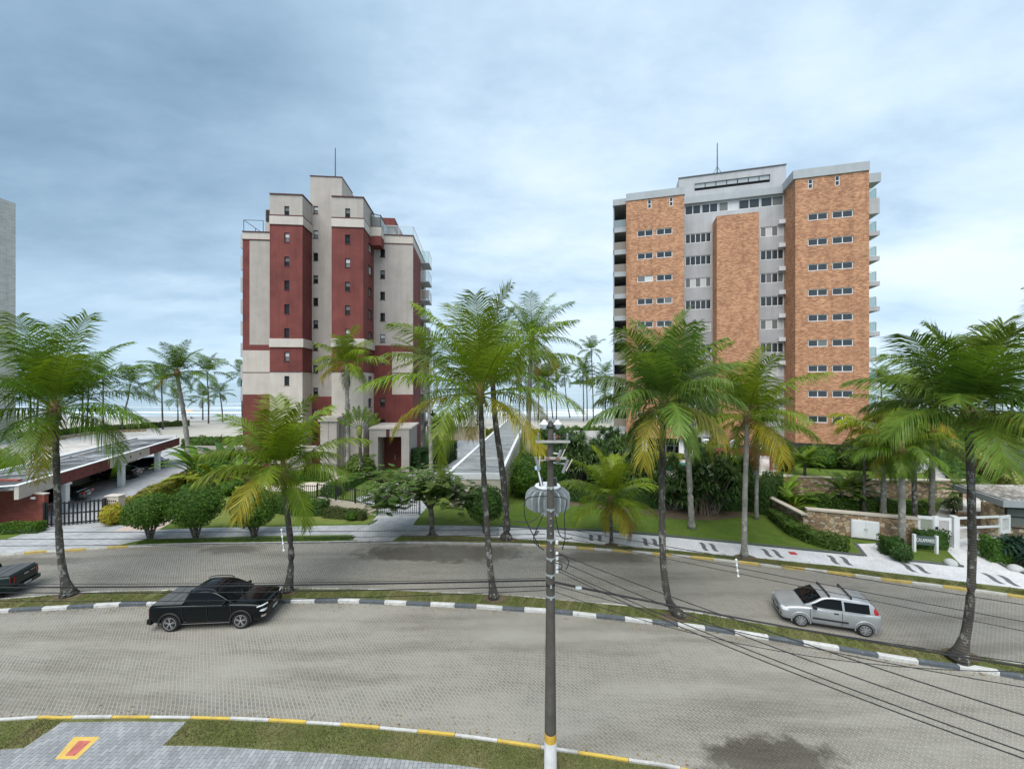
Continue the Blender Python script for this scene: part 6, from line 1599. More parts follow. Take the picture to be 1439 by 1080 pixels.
# leafy shrubs and hedges
def leaf_cloud(g, pts, size, col, r, col2=None, flat=.5, aspect=.5):
    for p, nrm in pts:
        n = (nrm+V((r.uniform(-1,1), r.uniform(-1,1), r.uniform(-.6,1)))*.75).normalized()
        t_ = n.cross(V((r.uniform(-1,1), r.uniform(-1,1), r.uniform(-1,1))))
        if t_.length < .05: continue
        t_.normalize(); b = n.cross(t_); s = size*r.uniform(.6,1.3)
        g.col = jit(lerpc(col, col2 or col, r.random()), r, .25)
        g.poly([p-t_*s, p-b*s*aspect+n*s*.1, p+t_*s, p+b*s*aspect+n*s*.1])
def bumpy(d, seed, amp, f=1.6): return 1+amp*noise.noise(d*f+V((seed*3.1, seed, 0)))+amp*.5*noise.noise(d*f*2.7+V((seed, 0, seed)))
def shrub(name, label, p, w, h, d=None, col=GREEN, col2=None, size=.09, n=None, seed=1, cat='shrub', group=None, trunk=None, zc=None, core=True, amp=.22, dens=1.0):
    """leafy crown of width w, height h centred over p (p is on the ground)"""
    r = random.Random(seed); d = d or w; t = thing(name, p, label, cat, group)
    c = V(p)+V((0,0, h/2 if zc is None else zc)); g = MB()
    n = n or int(min(5200, dens*4.2*(w*h+w*d+h*d)/3/(size*size*.9)))
    pts = []
    for _ in range(n):
        v = V((r.gauss(0,1), r.gauss(0,1), r.gauss(0,1))).normalized(); k = bumpy(v, seed, amp)*(1-.30*r.random()**1.7)
        q = c+V((v.x*w/2*k, v.y*d/2*k, v.z*h/2*k))
        if q.z < .03+p[2]: q.z = p[2]+r.random()*.1
        pts.append((q, v))
    leaf_cloud(g, pts, size, col, r, col2)
    if core:
        g.col = lerpc(col, col2 or col, .3); bm = bmesh.new(); bmesh.ops.create_icosphere(bm, subdivisions=3, radius=1)
        ids = {}
        for v in bm.verts:
            k = bumpy(v.co.normalized(), seed, amp)*.80; ids[v.index] = g.vert((c.x+v.co.x*w/2*k, c.y+v.co.y*d/2*k, max(p[2]-.02, c.z+v.co.z*h/2*k)))
        for f in bm.faces: g.face([ids[v.index] for v in f.verts])
        bm.free()
    g.build('foliage', m_bush, t)
    if trunk:
        g = MB(); r0, nst = trunk
        for i in range(nst):
            a = 6.28*i/nst+.4; sp = w*.22 if nst > 1 else 0
            g.tube([V(p)+V((math.cos(a)*.06*(nst > 1), math.sin(a)*.06*(nst > 1), -.03)), V(p)+V((math.cos(a)*sp*.35, math.sin(a)*sp*.35, (c.z-p[2]-h*.38)*.6)), c+V((math.cos(a)*sp, math.sin(a)*sp, -h*.15))], [r0*1.25, r0, r0*.6], 7)
        g.build('trunk', m_bark, t, smooth=True)
    return t
def hedge(name, label, path, w, h, col=GREEN, col2=None, size=.08, seed=1, z=KZ, cat='hedge', dens=1.0, ragged=.12, group=None, nmax=9000):
    r = random.Random(seed); path = [V(p).to_3d() for p in path]; t = thing(name, (path[0].x, path[0].y, z), label, cat, group); g = MB()
    Ls = [(b-a).length for a, b in zip(path, path[1:])]; tot = sum(Ls)
    n = int(min(nmax, dens*2.6*tot*(2*h+w)/(size*size*2.0))); pts = []
    for _ in range(n):
        x = r.random()*tot; i = 0
        while i < len(Ls)-1 and x > Ls[i]: x -= Ls[i]; i += 1
        d = (path[i+1]-path[i])/max(Ls[i],1e-6); q = path[i]+d*min(x, Ls[i]); s = V((-d.y, d.x, 0)); k = r.random()*(2*h+w)
        bz = 1+ragged*2.2*noise.noise(V((q.x*.9, q.y*.9, seed)))+ragged*noise.noise(V((q.x*2.9, q.y*2.9, seed+5)))
        if k < h: off, zz, nr = -w/2, k, -s
        elif k < 2*h: off, zz, nr = w/2, k-h, s
        else: off, zz, nr = (k-2*h)-w/2, h, V((0,0,1))
        bw_ = 1+ragged*1.5*noise.noise(V((q.x*1.7, zz*2, seed+9)))
        pts.append((V((q.x, q.y, z))+s*off*bw_*(1-.2*r.random())+V((0,0,zz*bz*(1-.12*r.random()))), nr))
    for q0, d0 in ((path[0], path[0]-path[1]), (path[-1], path[-1]-path[-2])):
        d0 = d0.normalized(); s0 = V((-d0.y, d0.x, 0))
        for _ in range(int(dens*1.6*w*h/(size*size))): pts.append((V((q0.x, q0.y, z))+s0*r.uniform(-w/2, w/2)+V((0,0,r.uniform(0, h)))+d0*r.uniform(-.05,.18), d0))
    leaf_cloud(g, pts, size, col, r, col2)
    g.col = lerpc(col, col2 or col, .3); o1, o2 = offset(path, w*.40), offset(path, -w*.40)
    g.loft([[(a.x,a.y,z-.02),(a.x,a.y,z+h*.84),(b.x,b.y,z+h*.84),(b.x,b.y,z-.02)] for a, b in zip(o1, o2)])
    g.build('foliage', m_bush, t); return t
# three clipped round trees and relatives
tg = 'round clipped trees on the bright verge'
for (bx, by, cy, wpx, hpx, sd_, lab) in ((211,757,717,68,50,61,'leftmost and smallest of the three round clipped trees'),(275,756,709,76,66,62,'densest of the three round clipped trees, standing in the middle'),(357,754,712,66,60,63,'round clipped tree right of the other two, beside the curved trunk palm')):
    p = G(bx, by, KZ); k = p.y/F
    shrub('clipped_tree', lab, p, wpx*k*.92, hpx*k*.95, wpx*k*.88, (.055,.125,.016), (.12,.215,.028), .085, seed=sd_, cat='tree', group=tg, trunk=(.075, 4), zc=(by-cy)*k, amp=.12, dens=1.2)
p = G(681, 748, KZ); k = p.y/F; shrub('small_tree', 'small dense round tree between the two trunks left of the pole', p, 56*k, 52*k, 52*k, (.04,.10,.02), (.10,.19,.035), .09, seed=64, cat='tree', trunk=(.07, 3), zc=42*k, amp=.2)
# feathery flat crowned tree
p = G(607, 751, KZ); k = p.y/F; t = thing('feathery_tree', p, 'wide flat crowned feathery tree with white flowers over the middle gate', 'tree'); r = random.Random(9)
g = MB(); g.tube([p, p+V((.0,0,1.0)), p+V((-.1,0,1.9))], [.26,.2,.17], 9); tips = []
for i in range(9):
    a = 6.28*i/9+r.uniform(-.3,.3); L = r.uniform(2.2,4.4); e = p+V((math.cos(a)*L*(1.12)-.9, math.sin(a)*L*.8, 3.9+r.uniform(-.9,1.6)-.30*L)); m_ = p+V((math.cos(a)*L*.35-.2, math.sin(a)*L*.3, 3.5)); g.tube([p+V((-.1,0,1.8)), m_, e], [.11,.07,.02], 6); tips.append((m_, e))
g.build('trunk', m_bark, t, smooth=True)
g = MB(); gf = MB()
for i in range(1000):
    m_, e = r.choice(tips); c_ = m_.lerp(e, r.random()**.6)+V((r.gauss(0,.55), r.gauss(0,.55), r.gauss(.1,.5)))
    az = r.uniform(0, 6.28); d = V((math.cos(az), math.sin(az), r.uniform(-.45,.15))).normalized(); s = d.cross(V((0,0,1))).normalized(); base_c = lerpc((.055,.12,.022), (.125,.18,.045), r.random())
    L = r.uniform(.5,.9)
    for k_ in range(9):
        q = c_+d*L*k_/9; ll_ = .24*math.sin(math.pi*(k_+2)/12)
        for sg_ in (-1, 1):
            g.col = jit(base_c, r, .25); e_ = q+s*sg_*ll_+d*.06+V((0,0,-.05)); g.poly([q-d*.025, q+d*.035, e_+d*.03, e_-d*.03])
    if r.random() < .18:
        for _ in range(4):
            q = c_+V((r.gauss(0,.2), r.gauss(0,.2), .18)); n_ = V((r.uniform(-.05,.05), r.uniform(-.05,.05), 0)); gf.poly([q+V((-.05,0,0)), q+V((0,-.05,.02)), q+V((.05,0,0)), q+V((0,.05,.02))])
g.build('foliage', m_bush, t); gf.build('blossom', M('cream_blossom', (.50,.44,.36), .9, .1, 4), t)

def rosette(g, o, n, L, r, col, col2, w=.05, up=.5, droop=.8):
    for i in range(n):
        a = r.uniform(0, 6.28); e = rad(r.uniform(-15, 85)); l = L*r.uniform(.7,1.15); d = V((math.cos(a)*math.cos(e), math.sin(a)*math.cos(e), math.sin(e))); s = d.cross(V((0,0,1)))
        if s.length < .05: s = V((1,0,0))
        s.normalize(); g.col = jit(lerpc(col, col2, r.random()), r, .25)
        m_ = o+d*l*.55; q = m_+(d+V((0,0,-droop))).normalized()*l*.5
        g.poly([o-s*w*.5, o+s*w*.5, m_+s*w*.5, m_-s*w*.5]); g.poly([m_-s*w*.5, m_+s*w*.5, q])
def spiky(name, label, p, w, h, heads, L, col, col2, seed, cat='shrub', group=None, stems=True, wl=.09):
    r = random.Random(seed); t = thing(name, p, label, cat, group); g = MB(); gs = MB()
    for i in range(heads):
        v = V((r.gauss(0,1), r.gauss(0,1), r.gauss(.2,.8))).normalized(); k = r.uniform(.55, 1)
        o = V(p)+V((v.x*w/2*k, v.y*w*.4*k, h*.5+v.z*h*.42*k)); o.z = max(o.z, p[2]+.45)
        rosette(g, o, 52, L*1.1, r, col, col2, wl)
        if stems and i%3 == 0: gs.tube([V(p)+V((r.uniform(-.25,.25)*w*.6, r.uniform(-.2,.2), 0)), o], [.06,.035], 5)
    g.build('foliage', m_bush, t)
    if stems: gs.build('stem', m_bark, t)
    return t
def PZ(px, py, z=KZ): return G(px, py, z)
def sh(px, py, w, h, lab, col=GREEN, col2=None, name='shrub', z=KZ, Y=None, size=.09, seed=None, **kw):
    p = G(px, py, z) if Y is None else GX(px, Y, z); k = p.y/F
    return shrub(name, lab, p, w*k, h*k, min(w*k, 3.2), col, col2, size*max(1, p.y/30), seed=seed or (px*7+py) % 997, **kw)
# pandanus mass in front of the pool
pg = 'dark pandanus bushes in front of the pool'
for i, (px, py, w, h, lab) in enumerate(((945,716,70,78,'dark pandanus bush left of the pale palm trunk in front of the pool'),(1000,722,72,100,'largest dark pandanus bush between two palm trunks before the pergola'),(1033,712,50,80,'narrow pandanus bush beside the straight grey palm trunk'),(905,706,60,70,'pandanus bush behind the short young palm'),(868,696,74,90,'dark tall pandanus bush left of the pool near the garage'),(818,692,66,86,'dark spiky bush beside the utility pole')  )):
    p = PZ(px, py); k = p.y/F; spiky('pandanus', lab, p, w*k, h*k, 66, .95, (.06,.12,.035), (.12,.19,.055), 70+i, group=pg, wl=.11)
p = PZ(985, 720); k = p.y/F; t = thing('prop_roots', p, 'bundle of pale brown prop roots under the largest pandanus bush', 'roots'); g = MB(); r = random.Random(2)
for i in range(26): x = r.uniform(-.9,1.1); g.tube([p+V((x*.5,-.3+r.uniform(-.2,.2),1.7)), p+V((x,-.5+r.uniform(-.3,.3),0))], .03, 5)
g.build('root', M('root_bark', (.22,.16,.11), .9, .25, 4), t)
hedge('hedge', 'dark clipped hedge wall between the pandanus bushes and the sandstone wall', [PZ(1068,722), PZ(1088,700)], 1.4, 2.5, (.04,.09,.02), (.075,.14,.032), .09, 81)
hedge('hedge', 'long dark hedge behind the mown lawn from the garage to the pandanus', [PZ(722,692), PZ(800,702), PZ(900,712), PZ(1060,716)], 1.2, 1.5, (.04,.09,.02), (.075,.14,.032), .09, 82, nmax=12000)
sh(745,690,62,66,'tall dark shrub right of the garage wall', DARK, GREEN, Y=37)
sh(775,688,50,60,'dark shrub behind the transformer', DARK, (.05,.10,.03), Y=38)
sh(798,670,48,62,'dense dark bush with fine leaves beside the beach pergola', (.022,.055,.02), (.05,.10,.035), Y=46)
spiky('dracaena', 'tall spiky dracaena cluster left of the brick tower base', GX(826, 47, KZ), 4.6, 5.6, 40, 1.1, DARK, (.06,.11,.04), 91)
spiky('dracaena', 'dark spiky tree against the lower left corner of the brick tower', GX(868, 48, KZ), 4.6, 6.2, 40, 1.1, DARK, (.05,.09,.035), 92)
sh(755,640,40,36,'yellow croton bush along the right side of the garage roof', (.30,.27,.04), (.42,.36,.06), Y=50)
sh(738,655,26,30,'small yellow flowering bush beside the garage parapet', (.34,.32,.05), LIME, Y=42)
# red tower garden
hedge('hedge', 'clipped dark hedge along the brick red boundary wall at far left', [PZ(-30,750), PZ(57,747)], .7, .75, DARK, GREEN, .07, 101)
sh(158,737,28,30,'yellow green croton below the cream gate pillar', LIME, YEL, seed=7)
hedge('hedge', 'yellow green hedge along the brown picket fence', [PZ(186,722), PZ(222,702), PZ(262,680)], 1.2, 1.35, (.13,.16,.03), (.34,.31,.05), .09, 102)
sh(284,682,34,26,'yellow leaved shrub beside the red brick post', (.30,.30,.04), LIME)
sh(325,694,34,20,'low dark green shrub in front of the red gate post', DARK, GREEN)
sh(342,700,26,18,'lime green shrub between the two round trees on the right', LIME, (.22,.28,.05))
hedge('hedge', 'dark flowering hedge in front of the black picket fence', [PZ(378,716), PZ(420,722), PZ(458,722)], 1.3, 1.15, DARK, (.07,.13,.03), .09, 103)
hedge('hedge', 'ivy hedge hiding the low cream wall left of the middle gate', [PZ(458,726), PZ(512,730)], .7, .75, (.06,.08,.025), OLIVE, .07, 104)
sh(495,730,20,14,'small dark bush at the foot of the ivy hedge', DARK, GREEN)
hedge('hedge', 'green hedge bordering the middle driveway up to the portico', [PZ(462,698), PZ(492,682), PZ(520,668)], 1.6, 1.1, (.06,.13,.025), (.11,.20,.04), .10, 105)
hedge('hedge', 'low hedge in front of the stone porch', [PZ(386,676), PZ(420,674), PZ(458,676)], 1.2, .9, DARK, GREEN, .09, 106)
sh(505,662,44,34,'mixed shrub around the foot of the travellers palm', GREEN, OLIVE, Y=44.5)
hedge('hedge', 'tall dark hedge at the right foot of the red tower', [GX(583,50), GX(602,48), GX(632,56)], 2.2, 2.6, (.02,.055,.016), (.04,.09,.022), .12, 107)
sheet('hedge_lawn', [tuple(G(x, y, KZ+.004)) for x, y in ((600,651),(625,650),(638,634),(625,628),(606,640))], m_hot)
sheet('garden_lawn', [tuple(G(x, y, KZ+.004)) for x, y in ((290,738),(520,735),(528,728),(440,705),(366,702),(300,700),(255,715))], grassmat('sunny_lawn', (.11,.16,.035), (.19,.22,.06), (.24,.22,.08), .5))
sheet('porch_lawn', [tuple(G(x, y, KZ+.004)) for x, y in ((360,680),(420,677),(480,664),(520,652),(500,650),(440,660),(370,666))], m_hot)
# big leaved plants by the carport end
def bigleaf(name, label, p, h, n, seed, col=GREEN, lw=.38, cat='plant', group=None):
    r = random.Random(seed); t = thing(name, p, label, cat, group); g = MB()
    for i in range(n):
        a = r.uniform(0,6.28); e = rad(r.uniform(40,85)); l = h*r.uniform(.6,1.0); h_ = V((math.cos(a), math.sin(a), 0)); pts = [V(p)]; pit = e
        for k in range(7): pts.append(pts[-1]+(h_*math.cos(pit)+V((0,0,math.sin(pit))))*(l/7)); pit -= .16+.05*k*r.random()
        s = V((-h_.y, h_.x, 0)); c_ = jit(col, r, .3)
        for k in range(2, 7):
            w0, w1 = lw*math.sin(math.pi*(k-1.6)/5.6), lw*max(0, math.sin(math.pi*(k-.6)/5.6))
            for sg_ in (-1, 1):
                g.col = jit(c_, r, .12); g.poly([pts[k], pts[k+1], pts[k+1]+s*sg_*w1*.5+V((0,0,-.06)), pts[k]+s*sg_*w0*.5+V((0,0,-.06))])
        g.col = lerpc(c_, LIME, .4); g.tube(pts[:4], [.04,.035,.03,.02], 4)
    g.build('foliage', m_bush, t); return t
bg = 'banana plants by the carport end'
bigleaf('banana_plant', 'tall banana plant right of the leaning pale palm trunk', GX(279, 44, KZ), 7.4, 20, 3, GREEN, .8, group=bg)
bigleaf('banana_plant', 'shorter banana plant behind the yellow leaved shrub', GX(297, 41, KZ), 5.2, 16, 4, lerpc(GREEN, LIME, .3), .7, group=bg)
bigleaf('banana_plant', 'dark banana plant between the carport and the red tower', GX(316, 46, KZ), 7.4, 18, 5, DARK, .8, group=bg)
bigleaf('banana_plant', 'banana plant beside the curved trunk palm crown', GX(335, 42, KZ), 5.4, 16, 6, GREEN, .7, group=bg)
sh(300,660,60,40,'dense shrub bed under the banana plants', DARK, GREEN, Y=42)
ow = thing('garden_wall', GX(288, 47, KZ), 'cream garden wall behind the banana plants', 'wall'); g = MB(); a, b = GX(266, 50), GX(345, 49); wallseg(g, a, b, KZ, 3.0, .25); g.build('wall', m_cream, ow)
spiky('red_cordyline', 'dark red leaved cordyline at the foot of the pale left tower', GX(5, 44, KZ), 3.2, 3.0, 22, .8, (.16,.05,.04), (.22,.09,.06), 95)
sh(24,655,14,14,'small reddish shrub right of the dark red cordyline', (.18,.07,.05), (.16,.10,.06))
palm('palm_tree', 'low feathery palm in front of the pale left tower', [GX(-4, 40, KZ), GX(-3, 40, 1.6)], (.14,.12), crown_mesh(96, 2.6, 14, lerpc(GREEN, LIME, .2), .6, emin=5, leaflets=34), seed=96)
wh = thing('garden_shed', GX(1287, 42, zt_), 'small white garden shed half hidden behind the drooping garden palms', 'shed')
g = MB(); x = GX(1286, 42).x; g.box(x, x+1.6, 42, 43.4, zt_, zt_+1.9); g.build('wall', m_wpaint, wh); g = MB(); g.box(x-.15, x+1.75, 41.85, 43.5, zt_+1.903, zt_+2.05); g.build('roof', m_pgrey, wh)
ac = thing('air_conditioner', GX(1286, 40.5, zt_), 'white outdoor air conditioner unit on the terrace behind the garden palms', 'air conditioner')
g = MB(); x = GX(1285, 40.5).x; g.box(x, x+.95, 40.5, 40.85, zt_+.05, zt_+.7); g.build('case', m_wpaint, ac); g = MB(); g.lathe([(.24,0),(.26,.02),(.26,.03)], (x+.4, 40.46, zt_+.38), 'Y', 16); g.build('fan_grille', m_edge, ac)
hedge('hedge', 'ragged green hedge on the sand between the carport and the red tower', [GX(258,66), GX(300,68), GX(348,70)], 2.4, 1.5, DARK, GREEN, .16, 171)
sh(283,1,34,26,'round bush behind the leaning palm near the beach', DARK, GREEN, Y=60, size=.1)
spiky('agave_clump', 'spiky clump on the sand right of the leaning palm', GX(312, 58, KZ), 4.0, 2.6, 18, 1.2, GREEN, OLIVE, 172)
# bare soil discs added round the trunks, dark to stand in for contact shadow
for k, (px, py, rx) in enumerate(((99,836,.7),(405,832,.55),(695,841,.6),(711,758,.8),(951,866,.75),(1046,783,.7),(1350,920,.7),(859,765,.45),(607,752,.5))):
    c_ = G(px, py, .12); g = MB(); g.poly([(c_.x+rx*math.cos(a)*(1+.22*noise.noise(V((math.cos(a)*1.5, math.sin(a)*1.5, k)))), c_.y+min(.42, rx*.6)*math.sin(a)*(1+.22*noise.noise(V((math.cos(a)*2, k, math.sin(a)*2)))), .134) for a in [6.283*i/22 for i in range(22)]]); struct(g, 'contact_shade_soil', m_soil)
# beach side hedges
hedge('hedge', 'long clipped hedge on the planter beside the beach at left', [PZ(27,615), PZ(80,612), PZ(125,606), PZ(205,602)], 2.0, 1.2, DARK, (.13,.16,.03), .16, 111)
hedge('hedge', 'low wild hedge behind the far end of the left carport', [PZ(205,601), PZ(265,598)], 1.8, 1.4, DARK, OLIVE, .16, 112)
hedge('hedge', 'olive hedge on the sea wall between the towers', [GX(640, 82), GX(720, 82), GX(800, 80)], 1.6, 1.3, OLIVE, LIME, .18, 113)
hedge('hedge', 'dark hedge on the sea wall left of the brick tower', [GX(800, 78), GX(870, 77)], 2.2, 2.2, DARK, GREEN, .18, 114)
sh(780,600,44,30,'low bushy palm scrub behind the lanterns', DARK, BLUE, Y=70, size=.12)
spiky('agave_clump', 'blue green spiky clump behind the lanterns by the beach', GX(795, 66, KZ), 5.0, 3.8, 22, 1.2, BLUE, GREEN, 97)
spiky('scrub_palm', 'dark fan palm scrub beside the beach behind the red tower', GX(618, 66, KZ), 5.4, 6.5, 26, 1.5, DARK, BLUE, 98)
# terrace and right hand gardens
for i, (px, py, s, lab) in enumerate(((1131,671,1.6,'small sago palm on the terrace lawn beside the left retaining wall'),(1183,714,1.75,'small dark palm in the sunken garden in front of the stone retaining wall'),(1206,714,1.6,'second small dark palm in the sunken garden, right of its twin'),(1350,716,1.8,'feathery small palm behind the big right palm trunk'))):
    z = zt_ if py < 680 else KZ; p = G(px, py, z)
    palm('small_palm', lab, [p, p+V((0,0,.9 if i else .8)), p+V((0,0,1.5))], (.13,.12), crown_mesh(120+i, s, 18, DARK if i in (1,2) else lerpc(GREEN, DARK, .3), .3, emin=-10, emax=70, leaflets=30, ll=.32, droop=1.0, yellow=0), seed=i, group='small garden palms near the retaining wall', husk=False, flare=1.1)
for i, (px, Y_, w, h, c1, c2, lab) in enumerate(((1150,43.5,90,30,DARK,GREEN,'dark shrubbery under the right corner of the brick tower'),(1205,42,60,44,(.04,.09,.025),OLIVE,'bushy green shrub on the terrace right of the brick tower'),(1255,41,70,40,DARK,OLIVE,'dark shrub behind the drooping garden palms'),(1104,41.5,30,40,OLIVE,GREEN,'loose shrub left of the small sago palm'),(1160,43,60,26,DARK,GREEN,'low flowering shrub along the foot of the brick tower'))):
    p = GX(px, Y_, zt_); k = Y_/F; shrub('shrub', lab, p, w*k, h*k, 2.4, c1, c2, .13, seed=130+i)
p = G(1095, 700, KZ)
bigleaf('banana_plant', 'broad leaved plant against the left end of the retaining wall', GX(1102, 36.5, KZ), 3.4, 20, 21, lerpc(GREEN, LIME, .15), .55, group='broad leaved plants by the retaining wall')
bigleaf('banana_plant', 'broad leaved plant leaning over the sandstone wall corner', GX(1116, 34.0, KZ), 3.0, 20, 22, GREEN, .5, group='broad leaved plants by the retaining wall')
bigleaf('banana_plant', 'broad leaved plant below the pergola behind the slim palm', GX(1086, 38, KZ), 3.2, 18, 23, lerpc(GREEN, LIME, .3), .5, group='broad leaved plants by the retaining wall')
hedge('hedge', 'dark hedge row in the sunken garden behind the sandstone wall', [PZ(1140,712), PZ(1240,717), PZ(1300,722)], 1.3, 1.0, (.02,.05,.016), GREEN, .09, 141)
hedge('hedge', 'leafy border climbing along the foot of the sandstone wall', [PZ(1092,729), PZ(1120,752), PZ(1150,764), PZ(1188,773)], 1.3, .8, DARK, (.11,.16,.03), .085, 142)
hedge('hedge', 'clipped box hedge right of the white cabinet doors', [PZ(1240,776), PZ(1266,780)], 1.0, 1.1, (.03,.08,.016), (.06,.13,.025), .07, 143)
sh(1266,788,26,26,'rounded bush in front of the speckled garden palm trunk', (.035,.085,.02), (.07,.14,.03), size=.07)
hedge('hedge', 'clipped hedge behind the green sign board', [PZ(1288,769), PZ(1328,771)], .5, 1.25, (.035,.09,.018), (.08,.16,.03), .07, 144)
hedge('hedge', 'bright clipped hedge at the guard house corner', [PZ(1386,785), PZ(1412,788)], 1.2, 1.3, (.04,.11,.018), (.10,.20,.03), .07, 145)
spiky('agave_clump', 'dark glossy spiky shrub in front of the guard house window', G(1432,793,KZ), 2.2, 1.5, 24, .6, (.018,.05,.035), (.05,.10,.07), 146)
spiky('agave_clump', 'white striped spiky plant below the retaining wall by the gate', G(1343,722,KZ), 1.4, 1.3, 12, .6, GREEN, (.35,.38,.28), 147)
hedge('hedge', 'long yellow green hedge running back from the guard house', [PZ(1470,722), PZ(1400,672), PZ(1362,645), PZ(1330,626)], 1.8, 1.9, (.15,.19,.035), (.36,.37,.10), .13, 148, dens=.9)
hedge('hedge', 'dark hedge along the entrance court behind the garden palms', [PZ(1362,690), PZ(1340,668), PZ(1322,650)], 1.6, 1.5, DARK, GREEN, .11, 149)
for i, (px, Y_, w, h, lab) in enumerate(((1255,72,60,46,'mid green tree behind the garden palms by the beach'),(1300,70,46,40,'bushy tree right of the brick tower near the sea'),(1345,66,50,34,'dark bushy tree behind the big right palm'),(1425,70,70,38,'leafy tree above the grey side wall'),(1385,78,44,30,'distant bush by the beach right of the big palm'))):
    p = GX(px, Y_, KZ); k = Y_/F; shrub('tree', lab, p, w*k, h*k, 4, DARK, OLIVE, .22, seed=150+i, cat='tree', trunk=(.2,1), zc=h*k*.75, amp=.3)
spiky('bromeliad_bed', 'red flowering plants below the grey side wall', GX(1385, 47, KZ), 3.4, 1.2, 14, .6, (.25,.05,.06), GREEN, 160, stems=False)
hedge('hedge', 'low shrubs on the pool deck in front of the glass ground floor', [GX(896, 49), GX(960, 47.8)], .9, .7, OLIVE, LIME, .12, 161, z=zt_)
sh(1000,1,40,30,'round shrub beside the white ground floor column', GREEN, OLIVE, Y=46, z=zt_)
# litter blown against the kerbs
def litter(line, n, spread, seed, name):
    r = random.Random(seed); g = MB()
    for _ in range(n):
        i = r.randrange(len(line)-1); p = line[i].lerp(line[i+1], r.random()); d = (line[i+1]-line[i]).normalized(); q = p+V((d.y, -d.x, 0))*spread*abs(r.gauss(.03,.5)); q.z = .012
        a = r.uniform(0,6.28); u = V((math.cos(a), math.sin(a), r.uniform(-.1,.1)))*r.uniform(.02,.06); v = V((-u.y, u.x, 0))*r.uniform(.25,.6)
        g.col = jit(lerpc((.20,.12,.05), (.34,.27,.12), r.random()), r, .3); g.poly([q-u, q-v+V((0,0,.01)), q+u, q+v+V((0,0,.006))])
    g.build(name, m_blade, kind='stuff')
litter([p for p in medn if -26 < p.x < 20], 700, .5, 1, 'fallen_leaves_median')
litter([p for p in farl if -33 < p.x < 27], 700, .6, 2, 'fallen_leaves_far_kerb')
litter([p for p in reversed(nearl) if -20 < p.x < 10], 350, .5, 3, 'fallen_leaves_near_kerb')
# grass blades on the verges nearest the camera
def blades(poly_fn, n, name, h, cols, seed):
    r = random.Random(seed); g = MB()
    while len(g.f) < n:
        p = poly_fn(r)
        if p is None: continue
        a = r.uniform(0,6.28); s = V((math.cos(a), math.sin(a), 0))*.012; hh = h*r.uniform(.5,1.3); ln = V((r.gauss(0,.5), r.gauss(0,.5), 1)).normalized()*hh
        g.col = jit(lerpc(cols[0], cols[1], min(1, max(0, .5+1.2*noise.noise(V((p.x*.8,p.y*.8,seed)))+r.uniform(-.25,.25)))), r, .25); g.poly([p-s, p+s, p+ln])
    g.build(name, m_blade, kind='stuff')
NL = nearl
def near_pt(r):
    i = r.randrange(len(NL)-1); p = NL[i].lerp(NL[i+1], r.random())
    if not (-22 < p.x < 8): return None
    q = V((p.x, p.y-.16-r.random()*1.25, KZ)); px = CX+F*q.x/q.y; py = CY+F*(H-KZ)/q.y
    # leave the driveway open
    xl = 86-(py-1014.5)*(53/36); xr = 262-(py-1013.5)*(33/33.5)
    if xl < px < xr: return None
    e = [(0,1052.5),(33,1050.5),(229,1047),(300,1048),(380,1053),(470,1058.5),(560,1066),(640,1074),(720,1085),(800,1098),(1000,1130)]
    for a, b in zip(e, e[1:]):
        if a[0] <= px <= b[0] and py > a[1]+(b[1]-a[1])*(px-a[0])/(b[0]-a[0])-1: return None
    return q
blades(near_pt, 26000, 'verge_grass_blades', .055, ((.10,.125,.035), (.22,.185,.10)), 5)
def verge_pt(x0, x1, ya, yb):
    ln = [p for p in offset(farl, .16) if G(x0, 766).x < p.x < G(x1, 800 if x1 > 900 else 766).x]
    def f(r):
        p = ln[r.randrange(len(ln))]; q = p+V((r.uniform(-.4,.4), r.uniform(.02, ya+(yb-ya)*r.random()), 0)); q.z = KZ+.004; return q
    return f
blades(verge_pt(190, 482, .55, .75), 12000, 'bright_verge_grass_blades', .14, ((.05,.11,.02), (.10,.17,.03)), 8)
blades(verge_pt(572, 1430, .35, .8), 16000, 'dry_verge_grass_blades', .07, ((.08,.12,.03), (.19,.17,.07)), 9)
mA, mB_ = offset(medn, .22), medf
def med_pt(r):
    t = r.random(); a = mA[min(len(mA)-1, int(t*(len(mA)-1)))]; i = min(range(max(0, int(t*len(mB_))-8), min(len(mB_), int(t*len(mB_))+8)), key=lambda j: (mB_[j]-a).length); b = mB_[i]
    if not (-27 < a.x < 21): return None
    q = a.lerp(b, r.uniform(.02,.92))+V((r.uniform(-.25,.25), 0, 0)); q.z = .115; return q
blades(med_pt, 26000, 'median_grass_blades', .07, ((.09,.12,.03), (.21,.19,.08)), 6)
# ------------------------------------------------------------------ sky, sun, camera
sc = bpy.context.scene
SUN_EL, SUN_AZ = 58, 200                      # overcast: a wide soft sun high behind the camera
w = bpy.data.worlds.new('World'); sc.world = w; w.use_nodes = True
nt = w.node_tree; n = N(nt); bgn = nt.nodes['Background']
sky = n.n('ShaderNodeTexSky', sky_type='NISHITA', sun_disc=False); sky.sun_elevation = rad(SUN_EL); sky.sun_rotation = rad(SUN_AZ); sky.air_density = 1.2; sky.dust_density = 2.0
tc = n.n('ShaderNodeTexCoord').outputs['Generated']
sp = n.n('ShaderNodeSeparateXYZ'); n.l(tc, sp.inputs[0])
zz = n.math('ADD', n.math('MAXIMUM', sp.outputs[2], 0.0), .22)
cv = n.n('ShaderNodeCombineXYZ'); n.l(n.math('DIVIDE', sp.outputs[0], zz), cv.inputs[0]); n.l(n.math('DIVIDE', sp.outputs[1], zz), cv.inputs[1])
f1 = n.noise(n.map(cv.outputs[0], (.55,.95,1), (0,0,rad(-28)), (2.3,.4,0)), 1.0, 7, .55)
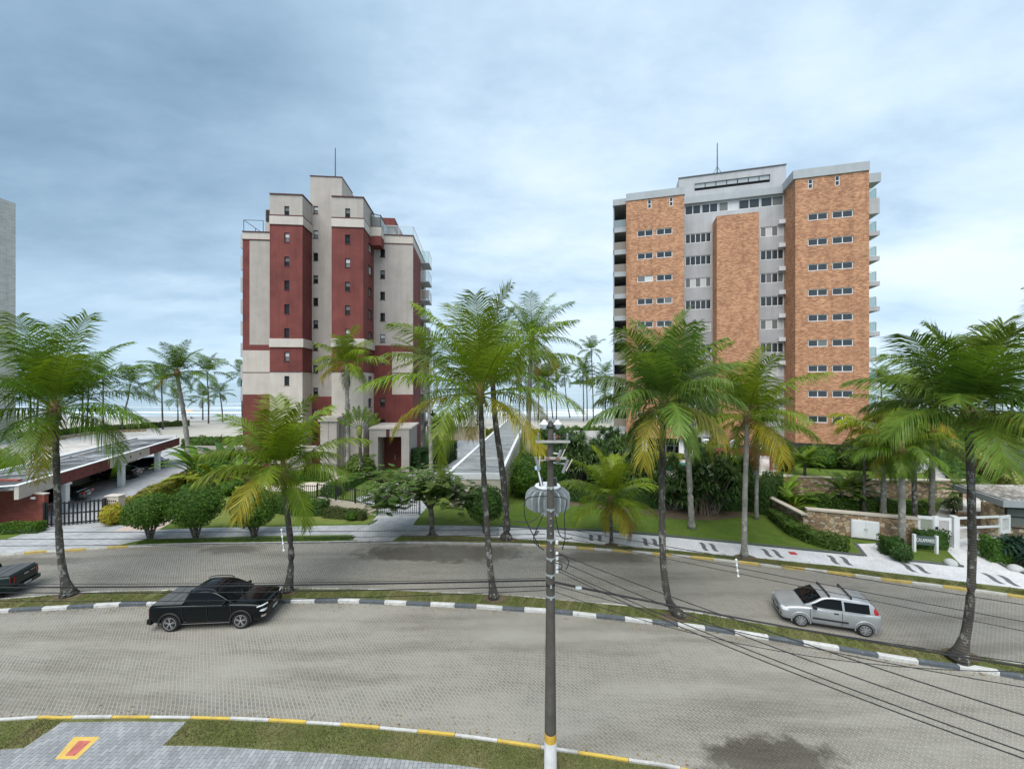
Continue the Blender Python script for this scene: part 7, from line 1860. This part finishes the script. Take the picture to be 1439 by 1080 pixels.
f2 = n.noise(n.map(cv.outputs[0], (1.6,2.4,1), (0,0,rad(-20)), (7,3,0)), 1.0, 6, .6)
left = n.n('ShaderNodeMapRange', i_From_Min=-.75, i_From_Max=.25, i_To_Min=.15, i_To_Max=-.14); n.l(sp.outputs[0], left.inputs[0])
lowf = n.n('ShaderNodeMapRange', i_From_Min=.0, i_From_Max=.5, i_To_Min=-.10, i_To_Max=.05); n.l(sp.outputs[2], lowf.inputs[0])
dk = n.math('ADD', n.math('ADD', n.math('MULTIPLY', f1, .72), n.math('MULTIPLY', f2, .42)), n.math('ADD', left.outputs[0], lowf.outputs[0]))
CL = .92/.10
cloud = n.ramp(dk, [(.31, (.365*CL,.41*CL,.455*CL)), (.46, (.275*CL,.345*CL,.41*CL)), (.60, (.175*CL,.245*CL,.315*CL)), (.86, (.085*CL,.137*CL,.19*CL))])
hz = n.n('ShaderNodeMapRange', i_From_Min=.0, i_From_Max=.22, i_To_Min=.75, i_To_Max=.0); n.l(sp.outputs[2], hz.inputs[0])
cloud = n.mix(hz.outputs[0], cloud, (.235*CL,.33*CL,.42*CL))
col = n.mix(.93, sky.outputs[0], cloud)
n.l(col, bgn.inputs[0]); bgn.inputs[1].default_value = .10
sl = bpy.data.lights.new('Sun', 'SUN'); sl.energy = 1.5; sl.angle = rad(50); sl.color = (1, .965, .91)
so = bpy.data.objects.new('Sun', sl); C.objects.link(so)
az = rad(SUN_AZ); d = V((math.sin(az)*math.cos(rad(SUN_EL)), math.cos(az)*math.cos(rad(SUN_EL)), math.sin(rad(SUN_EL))))
so.rotation_euler = d.to_track_quat('Z', 'Y').to_euler(); so.location = d*60
cam = bpy.data.cameras.new('Camera'); cam.sensor_width = 36; cam.lens = F/1439*36; cam.clip_end = 30000; cam.clip_start = .1
cam.shift_y = -2/1439
co = bpy.data.objects.new('Camera', cam); C.objects.link(co); co.location = (0, 0, H); co.rotation_euler = (rad(90), 0, 0); sc.camera = co
sc.view_settings.view_transform = 'Standard'; sc.view_settings.look = 'None'; sc.view_settings.exposure = 1.5; sc.view_settings.gamma = 1
sc.cycles.max_bounces = 6; sc.cycles.transparent_max_bounces = 8; sc.cycles.use_denoising = True
